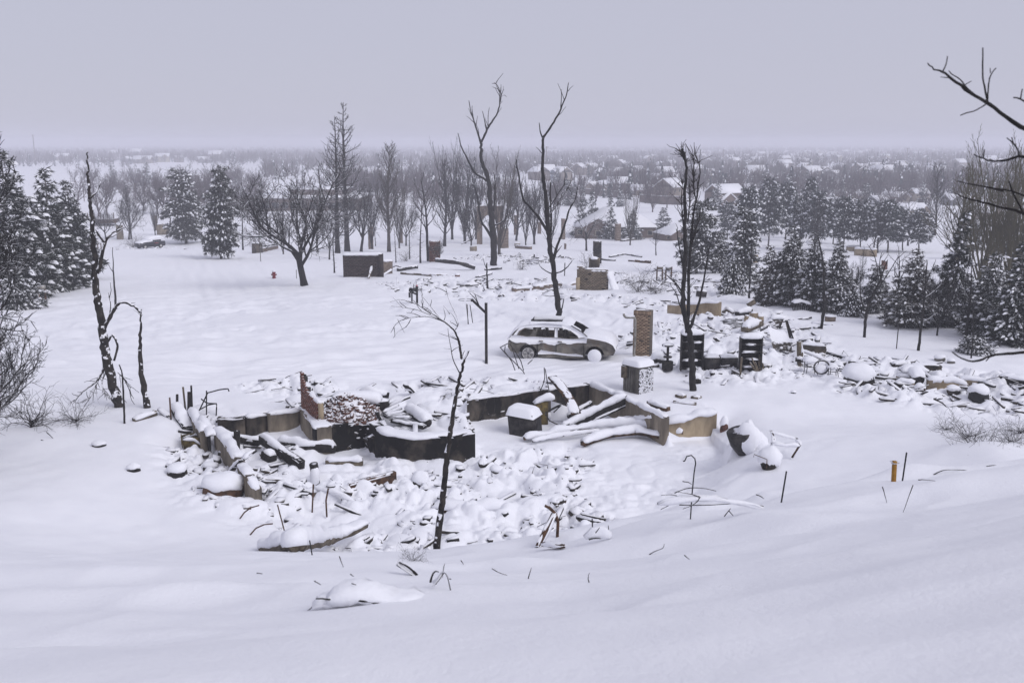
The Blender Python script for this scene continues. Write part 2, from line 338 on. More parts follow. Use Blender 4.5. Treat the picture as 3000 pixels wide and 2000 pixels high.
M['rubble'] = mat_two('burned_rubble', (0.012, 0.011, 0.010), (0.10, 0.08, 0.06), 2.6, lo=0.45, hi=0.75, snow=(0.30, 0.55), wob=0.25, nscale=5, bscale=20, bstr=0.6)
M['brick_rubble'] = mat_two('brick_rubble', (0.045, 0.026, 0.02), (0.15, 0.066, 0.047), 3.5, snow=(0.66, 0.84), wob=0.35, nscale=4, bscale=20, third=(0.72, (0.16, 0.125, 0.09)))
M['wood_brown'] = mat_two('scorched_timber', (0.025, 0.016, 0.011), (0.17, 0.09, 0.042), 3.5, lo=0.42, hi=0.70, stretch=(1, 1, 1), bscale=25, bstr=0.6, snow=(0.8, 0.95))
M['wood_grey'] = mat_two('grey_timber', (0.07, 0.055, 0.04), (0.17, 0.14, 0.10), 5, bscale=25, snow=(0.8, 0.95))
M['metal_dark'] = mat_two('burned_steel', (0.018, 0.017, 0.017), (0.06, 0.055, 0.052), 5, rough=0.55, metal=0.5, snow=(0.8, 0.95), bstr=0.2)
M['metal_grey'] = mat_two('grey_sheet_metal', (0.09, 0.085, 0.075), (0.18, 0.17, 0.15), 3, rough=0.5, metal=0.35, bstr=0.15)
M['metal_pale'] = mat_two('pale_metal', (0.20, 0.19, 0.17), (0.36, 0.34, 0.31), 5, rough=0.5, metal=0.5, bstr=0.2)
M['rust'] = mat_two('rusty_steel', (0.045, 0.026, 0.018), (0.13, 0.07, 0.04), 6, rough=0.8, metal=0.2, bstr=0.3, snow=(0.85, 0.97))
M['car'] = mat_two('burned_car_paint', (0.075, 0.070, 0.062), (0.18, 0.168, 0.148), 2.2, lo=0.36, hi=0.54, rough=0.65, metal=0.2, bscale=10, bstr=0.35, third=(0.78, (0.15, 0.10, 0.06)))
M['car_in'] = mat_two('burned_car_interior', (0.012, 0.011, 0.010), (0.045, 0.040, 0.035), 5, bstr=0.4)
M['plaster_snow'] = M['snow']
M['rim'] = mat_two('bare_alloy', (0.40, 0.39, 0.38), (0.55, 0.54, 0.53), 6, rough=0.6, metal=0.1, bstr=0.1)
M['tyre'] = mat_two('burned_tyre', (0.010, 0.010, 0.010), (0.028, 0.026, 0.024), 12)
M['far_car'] = mat_two('dark_car_paint', (0.012, 0.013, 0.018), (0.018, 0.019, 0.026), 3, rough=0.3, bstr=0.0)
M['glass'] = mat_two('dark_glass', (0.015, 0.017, 0.02), (0.03, 0.033, 0.04), 3, rough=0.1, bstr=0.0)
M['red'] = mat_two('red_paint', (0.14, 0.018, 0.024), (0.22, 0.028, 0.036), 6, rough=0.5, snow=(0.75, 0.95), bstr=0.1)
M['pink'] = mat_two('pink_ribbon', (0.60, 0.06, 0.14), (0.75, 0.09, 0.19), 6, bstr=0.0)
M['green'] = mat_two('green_sign_face', (0.012, 0.085, 0.05), (0.016, 0.11, 0.062), 6, rough=0.5, bstr=0.0)
M['yellow'] = mat_two('ochre_stake', (0.26, 0.13, 0.02), (0.36, 0.19, 0.035), 6, bstr=0.2)
M['moss'] = mat_two('scorched_yellow_board', (0.05, 0.037, 0.016), (0.17, 0.125, 0.042), 5, bscale=14, bstr=0.5)
M['black'] = mat_two('black_enamel', (0.010, 0.010, 0.011), (0.018, 0.018, 0.019), 6, rough=0.5, bstr=0.1)
for nm, c1, c2 in (('house_tan', (0.20, 0.165, 0.135), (0.28, 0.235, 0.195)), ('house_brown', (0.11, 0.082, 0.070), (0.16, 0.12, 0.10)), ('house_grey', (0.15, 0.155, 0.165), (0.21, 0.215, 0.225)), ('house_cream', (0.36, 0.33, 0.25), (0.44, 0.40, 0.31)), ('house_blue', (0.10, 0.12, 0.16), (0.14, 0.165, 0.21)), ('fence', (0.10, 0.075, 0.065), (0.15, 0.115, 0.10))):
    M[nm] = mat_two(nm, c1, c2, 0.4, bstr=0.1)
# ---------------------------------------------------------------- ground sheet and haze
def build_ground():
    th = np.concatenate([R(1) * np.linspace(-72, -33, 30, endpoint=False), R(1) * np.linspace(-33, 33, 720, endpoint=False), R(1) * np.linspace(33, 72, 31)])
    Y = np.concatenate([np.linspace(-25, 3, 16, endpoint=False), np.linspace(3, 18, 150, endpoint=False), np.linspace(18, 25, 40, endpoint=False), np.linspace(25, 46, 300, endpoint=False), np.geomspace(46, 110, 170, endpoint=False),
                        np.geomspace(110, 260, 60, endpoint=False), np.geomspace(260, 6000, 60)])
    yy, tt = np.meshgrid(Y, np.tan(th), indexing='ij'); xx = np.maximum(yy, 7.0) * tt
    zz = GF(xx.ravel(), yy.ravel()); nr, nc = xx.shape
    mb = MB(); i = (np.arange(nr - 1)[:, None] * nc + np.arange(nc - 1)[None]).ravel()
    mb.add(np.stack([xx.ravel(), yy.ravel(), zz], -1), np.stack([i, i + 1, i + nc + 1, i + nc], -1))
    o = obj('ground', mb, M['snow_ground'], smoothed=True); o['kind'] = 'structure'; return o
build_ground()
hb = MB(); hb.box((0, 2900, -11.5), (40000, 6600, 39)); ho = obj('haze', hb, None, at_=(0, 0, 0)); ho['kind'] = 'stuff'
hm = bpy.data.materials.new('haze'); hm.use_nodes = True; ht = hm.node_tree; ht.nodes.clear()
ho_ = ht.nodes.new('ShaderNodeOutputMaterial'); pv = ht.nodes.new('ShaderNodeVolumePrincipled'); ht.links.new(pv.outputs[0], ho_.inputs['Volume'])
pv.inputs['Color'].default_value = (0.86, 0.86, 0.925, 1); pv.inputs['Density'].default_value = 0.00108; pv.inputs['Anisotropy'].default_value = 0.0
ho.data.materials.append(hm)
print('ground', round(time.time() - T0, 1))
# ---------------------------------------------------------------- bare trees grown in code
def unit(v): v = np.asarray(v, float); return v / (math.sqrt(v[0] * v[0] + v[1] * v[1] + v[2] * v[2]) + 1e-9)
_REF = np.array([0.3, 0.7, 0.2])
class Style:
    def __init__(s, **k): s.__dict__.update(k)
def grow(tr, cr, p, d, L, r, lvl, st, rng):
    n = st.seg[min(lvl, len(st.seg) - 1)]; pts = [p]; q = p.copy(); dd = unit(d)
    for i in range(n):
        dd = unit(dd + rng.normal(0, st.wob[min(lvl, len(st.wob) - 1)], 3) + np.array([0, 0, st.up[min(lvl, len(st.up) - 1)]]))
        q = q + dd * L / n; pts.append(q)
    pts = np.array(pts); taper = st.tap[min(lvl, len(st.tap) - 1)]
    rad = r * np.linspace(1, taper, n + 1)
    if lvl == 0: rad[0] *= 1.25
    (tr if lvl <= st.trunk_lv else cr).tube(pts, rad, (7, 5, 4, 3, 3, 3)[min(lvl, 5)], cap=lvl <= 1)
    if lvl >= st.levels: return
    nb = st.nb[lvl]; t0 = st.t0[min(lvl, len(st.t0) - 1)]; ph = rng.uniform(0, 6.28)
    for k in range(nb):
        t = t0 + (1 - t0) * (k + rng.uniform(0.1, 0.9)) / nb; t = min(t, 0.98)
        f = t * n; i = int(f); a = f - i; pos = pts[i] * (1 - a) + pts[min(i + 1, n)] * a; rr = rad[i] * (1 - a) + rad[min(i + 1, n)] * a
        ax = unit(pts[min(i + 1, n)] - pts[i]); ph += 2.4 + rng.normal(0, 0.5)
        u = unit(cross(ax, _REF)); v = cross(ax, u); side = math.cos(ph) * u + math.sin(ph) * v
        an = st.ang[min(lvl, len(st.ang) - 1)] * rng.uniform(0.7, 1.25); dirn = ax * math.cos(an) + side * math.sin(an)
        ln = L * st.lr[min(lvl, len(st.lr) - 1)] * rng.uniform(0.65, 1.15) * st.shape(t, lvl)
        grow(tr, cr, pos, dirn, ln, max(min(rr * 0.75, r * st.rr) * rng.uniform(0.75, 1.0), getattr(st, 'rmin', 0.015)), lvl + 1, st, rng)
S = {
 'spreading': Style(rmin=0.021, levels=4, seg=(4, 7, 6, 5, 3), wob=(0.05, 0.15, 0.17, 0.2, 0.2), up=(0.02, 0.13, 0.09, 0.08, 0.04), tap=(0.75, 0.35, 0.3, 0.35, 0.4), trunk_lv=1, nb=(7, 10, 9, 4), t0=(0.55, 0.2, 0.15, 0.1), ang=(0.85, 0.75, 0.75, 0.7), lr=(2.3, 0.55, 0.5, 0.5), rr=0.55, shape=lambda t, l: 1.0 if l == 0 else 1.15 - 0.55 * t),
 'vase': Style(rmin=0.02, levels=3, seg=(4, 8, 6, 4), wob=(0.03, 0.05, 0.07, 0.1), up=(0.02, 0.09, 0.13, 0.10), tap=(0.8, 0.2, 0.3, 0.4), trunk_lv=1, nb=(9, 13, 6), t0=(0.15, 0.12, 0.1), ang=(0.42, 0.5, 0.5), lr=(4.0, 0.36, 0.4), rr=0.5, shape=lambda t, l: 1.0 if l == 0 else 1.1 - 0.6 * t),
 'poplar': Style(rmin=0.019, levels=3, seg=(9, 6, 4, 3), wob=(0.03, 0.05, 0.09, 0.1), up=(0.01, 0.11, 0.10, 0.1), tap=(0.12, 0.25, 0.4, 0.5), trunk_lv=0, nb=(46, 7, 3), t0=(0.12, 0.15, 0.2), ang=(0.75, 0.55, 0.5), lr=(0.34, 0.42, 0.45), rr=0.3, shape=lambda t, l: (1.2 - 0.95 * t) if l == 0 else 1.0),
 'burned_spruce': Style(rmin=0.02, levels=2, seg=(10, 6, 3), wob=(0.02, 0.06, 0.1), up=(0.0, 0.13, 0.1), tap=(0.1, 0.2, 0.4), trunk_lv=0, nb=(64, 7), t0=(0.10, 0.25), ang=(1.35, 0.7), lr=(0.20, 0.33), rr=0.25, shape=lambda t, l: min(1.1, 0.45 + 1.4 * t) * (1.08 - t) * 1.55 if l == 0 else 1.0),
 'snag': Style(rmin=0.012, levels=1, seg=(9, 4), wob=(0.03, 0.1), up=(0.0, 0.0), tap=(0.22, 0.3), trunk_lv=0, nb=(22,), t0=(0.1,), ang=(1.45,), lr=(0.10,), rr=0.3, shape=lambda t, l: 1.1 - 0.5 * t),
 'sapling': Style(rmin=0.008, levels=2, seg=(8, 6, 4), wob=(0.06, 0.10, 0.12), up=(0.02, 0.08, 0.05), tap=(0.2, 0.2, 0.4), trunk_lv=0, nb=(12, 5), t0=(0.3, 0.2), ang=(0.75, 0.6), lr=(0.42, 0.4), rr=0.4, shape=lambda t, l: 1.2 - 0.6 * t),
 'weeping': Style(levels=3, seg=(5, 8, 7, 4), wob=(0.08, 0.12, 0.1, 0.1), up=(0.02, -0.02, -0.16, -0.1), tap=(0.7, 0.3, 0.3, 0.4), trunk_lv=1, nb=(6, 7, 4), t0=(0.5, 0.2, 0.2), ang=(0.7, 0.6, 0.5), lr=(1.7, 0.6, 0.5), rr=0.5, shape=lambda t, l: 1.0),
 'shrub': Style(rmin=0.006, levels=2, seg=(3, 7, 5), wob=(0.1, 0.2, 0.25), up=(0, -0.06, -0.05), tap=(0.8, 0.3, 0.5), trunk_lv=1, nb=(26, 6), t0=(0.0, 0.2), ang=(0.95, 0.8), lr=(6.0, 0.45), rr=0.5, shape=lambda t, l: 1.0),
}
S['far_spread'] = Style(rmin=0.035, levels=3, seg=(3, 5, 4, 3), wob=(0.05, 0.14, 0.16, 0.2), up=(0.02, 0.12, 0.10, 0.06), tap=(0.75, 0.35, 0.4, 0.5), trunk_lv=0, nb=(7, 8, 7), t0=(0.45, 0.2, 0.15), ang=(0.8, 0.75, 0.7), lr=(2.3, 0.55, 0.5), rr=0.55, shape=lambda t, l: 1.0 if l == 0 else 1.15 - 0.55 * t)
S['far_vase'] = Style(rmin=0.035, levels=3, seg=(3, 5, 4, 3), wob=(0.04, 0.08, 0.12, 0.15), up=(0.02, 0.10, 0.10, 0.06), tap=(0.75, 0.3, 0.4, 0.5), trunk_lv=0, nb=(8, 9, 6), t0=(0.3, 0.15, 0.15), ang=(0.55, 0.6, 0.6), lr=(3.0, 0.42, 0.45), rr=0.5, shape=lambda t, l: 1.0 if l == 0 else 1.1 - 0.5 * t)
PROTO = {}
def bare_proto(key, style, seed, trunk_r, mat, trunk_L):
    rng = np.random.default_rng(seed); tr, cr = MB(), MB(); st = S[style]
    grow(tr, cr, np.zeros(3), np.array([0, 0, 1.0]), trunk_L, trunk_r, 0, st, rng)
    V = np.concatenate(tr.v + cr.v); H = V[:, 2].max()
    for mb in (tr, cr): mb.v = [v / H for v in mb.v]            # unit height
    PROTO[key] = (tr.mesh('trunk', smoothed=True), cr.mesh('crown', smoothed=True), M[mat]); 
    for me in PROTO[key][:2]: me.materials.append(M[mat])
for key, style, seed, r_, mat, tl in (
    ('spread_a', 'spreading', 3, 0.30, 'bark', 3.2), ('spread_b', 'spreading', 8, 0.26, 'bark', 3.4),
    ('vase_a', 'vase', 4, 0.24, 'bark', 2.2), ('vase_b', 'vase', 9, 0.22, 'bark_grey', 2.2), ('vase_olive', 'vase', 14, 0.22, 'bark_olive', 2.2),
    ('poplar_a', 'poplar', 5, 0.20, 'bark_grey', 10), ('poplar_dark', 'poplar', 15, 0.20, 'bark', 10), ('poplar_olive', 'poplar', 25, 0.22, 'bark_olive', 10),
    ('bspruce_a', 'burned_spruce', 6, 0.22, 'bark', 11), ('bspruce_b', 'burned_spruce', 16, 0.20, 'bark', 10),
    ('snag_a', 'snag', 7, 0.13, 'bark', 7), ('snag_b', 'snag', 17, 0.12, 'bark', 6),
    ('far_a', 'far_spread', 51, 0.24, 'far_twig', 3.0), ('far_b', 'far_spread', 52, 0.24, 'far_twig', 3.0), ('far_c', 'far_vase', 53, 0.22, 'far_twig', 2.4), ('far_d', 'far_vase', 54, 0.22, 'far_twig', 2.4),
    ('sap_a', 'sapling', 10, 0.09, 'bark', 4), ('sap_b', 'sapling', 20, 0.09, 'bark', 4), ('weep_a', 'weeping', 12, 0.16, 'bark', 2.4), ('shrub_a', 'shrub', 13, 0.03, 'twig', 0.25), ('shrub_grey', 'shrub', 23, 0.03, 'bark_grey', 0.25)):
    bare_proto(key, style, seed, r_, mat, tl)
def put_tree(key, px, pyb, pyt, label, name='burned_tree', cat='tree', group=None, wide=1.0, rot=None, lean=0.0, lift=0.0):
    b = P(px, pyb); H = (pyb - pyt) * b[1] / FPX * 1.02; b = b.copy(); b[2] -= 0.03 * H * 0.3 + 0.05
    t = thing(name, b, label, cat, group); tm, cm, mt = PROTO[key]
    t.scale = (H * wide, H * wide, H); t.rotation_euler = (0, lean, rot if rot is not None else (px * 1.7) % 6.28)
    for nm, me in (('trunk', tm), ('crown', cm)):
        o = bpy.data.objects.new(nm, me); col.objects.link(o); o.parent = t
    return t
# ---------------------------------------------------------------- snow-laden conifers
def tuft(nd, sn, p, out, s, rng, dens=9, snow=1.0):
    """a spray of needles and the snow that lies on it"""
    for k in range(1):
        d = unit(out * 0.7 + rng.normal(0, 0.55, 3)); n = dens
        dirs = out[None] * 0.55 + rng.normal(0, 0.62, (n, 3)) + np.array([0, 0, -0.12]); dirs /= np.linalg.norm(dirs, axis=1)[:, None]
        side = cross(dirs, rng.normal(0, 1, (n, 3))); side /= np.linalg.norm(side, axis=1)[:, None] + 1e-9
        L = s * rng.uniform(0.6, 1.2, n)[:, None]; w_ = s * 0.13
        a = p + dirs * 0.0 - side * w_; b = p + side * w_; c = p + dirs * L
        v = np.stack([a, b, c], 1).reshape(-1, 3); nd.add(v, t=np.arange(3 * n).reshape(-1, 3))
    if rng.random() < snow:
        m = 6; a = np.arange(m) * 2 * math.pi / m + rng.uniform(0, 1); rr = s * rng.uniform(0.22, 0.52, m); u = unit(np.cross(out, [0, 0, 1]) + 1e-6); f = np.cross([0, 0, 1.0], u)
        c = p + out * s * 0.35 + np.array([0, 0, s * 0.05])
        ring = c + np.cos(a)[:, None] * rr[:, None] * f * -1.75 + np.sin(a)[:, None] * rr[:, None] * u * 0.62 + np.array([0, 0, 1.0]) * (-0.12 * s)
        ring[:, 2] -= 0.35 * np.abs(np.cos(a)) * rr * (out[2] < 0.3)
        mid = c + 0.55 * (ring - c); mid[:, 2] = c[2] + s * 0.20 + rng.uniform(-0.04, 0.04, m) * s
        top = c + np.array([0, 0, s * 0.27])
        v = np.concatenate([ring, mid, top[None]]); q = [(i, (i + 1) % m, m + (i + 1) % m, m + i) for i in range(m)]
        sn.add(v, q, [(m + i, m + (i + 1) % m, 2 * m) for i in range(m)])
def conifer_proto(key, seed, shape, ntuft, rmax, mat, snow=0.8, bare=0.06, trunk_r=0.016, ts=0.062, droop=0.25, sides=1):
    rng = np.random.default_rng(seed); tr, nd, sn = MB(), MB(), MB()
    hh = np.linspace(0, 1, 9); wob = np.stack([np.cumsum(rng.normal(0, 0.006, 9)), np.cumsum(rng.normal(0, 0.006, 9)), hh], -1); wob[:, :2] -= wob[0, :2]
    tr.tube(wob, trunk_r * (1.02 - hh), 7)
    nl = 17; per = max(4, int(ntuft / nl / 9))
    for L_ in range(nl):
        hl = bare + (0.985 - bare) * (L_ + 0.3 + rng.uniform(-0.25, 0.25)) / nl; nb_ = max(4, int(per * (1.25 - 0.75 * hl))); a0 = rng.uniform(0, 6.28)
        for bb in range(nb_):
            h = min(0.985, max(bare, hl + rng.normal(0, 0.35 / nl))); rad = rmax * shape((h - bare) / (1 - bare)) * rng.choice([rng.uniform(0.5, 0.85), rng.uniform(0.85, 1.2)]); az = a0 + 6.283 * bb / nb_ + rng.normal(0, 0.25)
            if rad < 0.012: continue
            o = np.array([math.cos(az), math.sin(az), 0.0]); u = np.array([-o[1], o[0], 0.0]); base = np.array([np.interp(h, hh, wob[:, 0]), np.interp(h, hh, wob[:, 1]), h]); lift = 0.45 * (h - 0.35); dr = droop * rng.uniform(0.7, 1.4)
            P_ = lambda f: base + o * rad * f + np.array([0, 0, 1.0]) * (rad * lift * f - dr * rad * f * f)
            tr.tube(np.array([P_(f) for f in np.linspace(0, 1, 4)]), trunk_r * 0.22 * np.linspace(1, 0.3, 4), 3, cap=False)
            k = max(2, int(rad / (ts * 0.62)))
            for j in range(k):
                f = 0.22 + 0.78 * (j + 0.6) / k; wd = 0.30 * rad * math.sin(math.pi * min(0.95, 0.25 + 0.6 * f))
                for q in ((-1, 0, 1) if wd > ts * 0.7 else (0,)):
                    if q and rng.random() < 0.25: continue
                    p = P_(f) + u * (q * wd * rng.uniform(0.6, 1.1)) + rng.normal(0, ts * 0.22, 3) - np.array([0, 0, abs(q) * wd * 0.15])
                    od = unit(o + u * q * 0.5 + np.array([0, 0, lift - 2 * dr * f]) + rng.normal(0, 0.2, 3)); tuft(nd, sn, p, od, ts * rng.uniform(0.75, 1.25) * (0.8 + 0.4 * (1 - h)), rng, 12, snow * 0.62 * (0.25 + 0.75 * f))
    PROTO[key] = (tr.mesh('trunk', smoothed=True), nd.mesh('crown'), sn.mesh('snow', smoothed=True))
    PROTO[key][0].materials.append(M['bark_grey']); PROTO[key][1].materials.append(M[mat]); PROTO[key][2].materials.append(M['snow'])
cone = lambda h: (1 - h) ** 0.85 * (0.55 + 0.45 * min(1, h * 7)) + 0.03
bell = lambda h: max(0.02, (1 - h) ** 0.6 * (0.5 + 0.5 * min(1, h * 5)))
rnd_ = lambda h: 0.45 + 0.55 * math.sin(math.pi * min(1, 0.18 + 0.8 * h)) if h < 0.97 else 0.3
col_ = lambda h: 0.55 + 0.45 * math.sin(math.pi * (0.15 + 0.78 * h))
for a_ in (('spruce_a', 31, cone, 1900, 0.27, 'needle', 0.55, 0.04, 0.016, 0.040, 0.35), ('spruce_b', 32, bell, 1900, 0.25, 'needle', 0.62, 0.06, 0.016, 0.040, 0.25), ('spruce_c', 33, cone, 1700, 0.29, 'needle_brown', 0.42, 0.08, 0.018, 0.040, 0.2),
           ('pine_a', 34, rnd_, 1700, 0.24, 'needle', 0.6, 0.13, 0.018, 0.042, 0.15), ('pine_b', 35, col_, 1700, 0.17, 'needle', 0.75, 0.10, 0.018, 0.038, 0.2), ('blue_a', 36, cone, 700, 0.30, 'needle_blue', 0.6, 0.04, 0.015, 0.060, 0.3),
           ('pine_far', 37, rnd_, 700, 0.30, 'needle_blue', 0.5, 0.28, 0.018, 0.058, 0.1), ('juniper', 38, rnd_, 900, 0.75, 'needle', 0.9, 0.02, 0.02, 0.12, 0.2)):
    conifer_proto(*a_)
def put_conifer(key, px, pyb, pyt, hw, label, name='snowy_conifer', group=None, cat='tree', rmax=None):
    b = P(px, pyb); H = (pyb - pyt) * b[1] / FPX * 1.02; b = b.copy(); b[2] -= 0.02 * H
    pr = PROTO[key]; ext = max(abs(v.co.x) for v in pr[1].vertices) if not hasattr(put_conifer, key) else getattr(put_conifer, key)
    setattr(put_conifer, key, ext)
    W = m_px(hw, b[1]) / ext; t = thing(name, b, label, cat, group); q_ = 0.82 + 0.36 * ((px * 0.37) % 1.0); t.scale = (W * q_, W * (2.0 - q_), H); t.rotation_euler = (0.07 * math.sin(px * 1.3), 0.07 * math.cos(px * 2.1), (px * 2.3) % 6.28)
    tk = bpy.data.objects.new('trunk', pr[0]); cr = bpy.data.objects.new('crown', pr[1]); sn = bpy.data.objects.new('snow', pr[2])
    for o in (tk, cr, sn): col.objects.link(o)
    tk.parent = t; cr.parent = t; sn.parent = cr; sn['kind'] = 'stuff'; return t
print('protos', round(time.time() - T0, 1), {k: sum(len(m.polygons) for m in v if hasattr(m, 'polygons')) for k, v in PROTO.items()})
# ---------------------------------------------------------------- trees where the photograph has them
GR = 'snow-laden conifers along the right side'
for a_ in (
    ('pine_a', 2040, 800, 585, 80, 'snowy pine standing behind the tall twin-trunked burned tree'),
    ('pine_b', 2108, 800, 672, 36, 'slim snowy pine just left of the tall narrow pine'),
    ('pine_b', 2186, 832, 603, 62, 'tall narrow pine thickly plastered with snow, left end of the conifer row'),
    ('spruce_c', 2262, 893, 715, 58, 'thin brownish scorched conifer right of the tall narrow pine'),
    ('spruce_b', 2322, 893, 652, 82, 'pointed snowy spruce behind the thin scorched conifer'),
    ('spruce_b', 2392, 905, 690, 70, 'snowy conifer between the pointed spruce and the forked sapling'),
    ('spruce_a', 2452, 912, 688, 88, 'broad snowy conifer behind the forked burned sapling'),
    ('pine_a', 2565, 915, 775, 62, 'small drooping pine behind the bent burned sapling'),
    ('spruce_c', 2655, 955, 722, 105, 'wide snowy conifer behind the straight burned sapling'),
    ('spruce_a', 2775, 955, 602, 92, 'tallest dark spruce in the conifer row on the right'),
    ('spruce_b', 2885, 985, 728, 92, 'bushy snowy conifer right of the tallest spruce'),
    ('spruce_a', 2985, 1010, 690, 110, 'big dark snowy conifer cut off by the right edge of the picture'),
    ('juniper', 2140, 862, 772, 52, 'low round shrub loaded with snow at the foot of the narrow pine', 'snowy_shrub'),
    ('juniper', 2850, 1035, 985, 62, 'low dark shrub under a thick snow cap below the right-hand conifers', 'snowy_shrub'),
    ('juniper', 2500, 925, 862, 48, 'low snowy shrub among the branches behind the forked sapling', 'snowy_shrub')):
    put_conifer(a_[0], a_[1], a_[2], a_[3], a_[4] * 1.12, a_[5], name=a_[6] if len(a_) > 6 else 'snowy_conifer', cat='shrub' if len(a_) > 6 else 'tree', group=None if len(a_) > 6 else GR)
GL = 'big snowy conifers at the left edge'
for a_ in (('spruce_b', 55, 872, 425, 155, 'huge snowy conifer at the left edge behind bare branches'), ('spruce_a', 165, 850, 480, 140, 'large snowy conifer second from the left edge'), ('spruce_b', 232, 818, 520, 85, 'narrower snowy conifer just left of the blackened snag'),
           ('juniper', 55, 905, 815, 95, 'low snowy juniper under the conifers at the left edge')):
    put_conifer(*a_, group=GL if a_[0] != 'juniper' else None, name='snowy_conifer' if a_[0] != 'juniper' else 'snowy_shrub', cat='tree' if a_[0] != 'juniper' else 'shrub')
put_conifer('pine_a', 648, 758, 492, 82, 'snowy pine with bare lower trunk beside the street, right one of a pair', 'snowy_pine')
put_conifer('pine_a', 545, 712, 498, 74, 'snowy pine behind the street, left one of a pair', 'snowy_pine')
for a_ in ((1738, 690, 556, 32, 'small spruce left of the large snowy roof'), (1790, 688, 572, 30, 'snowy spruce half hidden behind the snowy roof ridge'), (1782, 700, 604, 30, 'dark pointed spruce in front of the large snowy roof'), (1852, 702, 612, 36, 'spruce behind the pale fan-shaped tree'),
           (1940, 690, 605, 34, 'snowy spruce right of the pale fan-shaped tree'), (1700, 690, 580, 28, 'spruce showing between the two tall burned trees'), (335, 545, 483, 16, 'dark spruce in the park left of the three spruces'), (412, 545, 492, 20, 'left of three park spruces'), (432, 540, 474, 22, 'tallest of three park spruces'),
           (455, 548, 505, 20, 'right of three park spruces'), (566, 560, 508, 16, 'lone blue spruce in front of the park field'), (690, 560, 520, 20, 'spruce beside the long school roof')):
    put_conifer('blue_a', *a_, name='spruce_tree')
rng = np.random.default_rng(5)
ORD = ['first', 'second', 'third', 'fourth', 'fifth', 'sixth', 'seventh', 'eighth', 'ninth', 'tenth', 'eleventh', 'twelfth', 'thirteenth', 'fourteenth', 'fifteenth', 'sixteenth', 'seventeenth', 'eighteenth', 'nineteenth', 'twentieth']
PXS = [2205, 2250, 2300, 2345, 2395, 2440, 2470, 2520, 2560, 2600, 2645, 2180, 2240, 2360, 2130, 2690, 2840, 2930]
for px, pyb, pyt, hw in ((2205, 735, 545, 40), (2250, 720, 560, 44), (2300, 705, 535, 40), (2345, 730, 575, 40), (2395, 735, 560, 42), (2440, 715, 580, 38), (2470, 735, 575, 44), (2520, 735, 582, 40), (2560, 725, 590, 40), (2600, 740, 585, 44), (2645, 735, 605, 40), (2180, 690, 560, 36), (2240, 690, 520, 30), (2360, 700, 520, 28), (2130, 700, 590, 36), (2690, 740, 610, 40), (2840, 760, 640, 44), (2930, 780, 640, 44)):
    put_conifer('pine_far', px, pyb, pyt, hw * 1.15, ORD[sorted(PXS).index(px)] + ' pine from the left in the dark stand between the conifer row and the town', 'stand_pine', group='pines in the stand below the town')
GB = 'bare burned trees beyond the cul-de-sac'
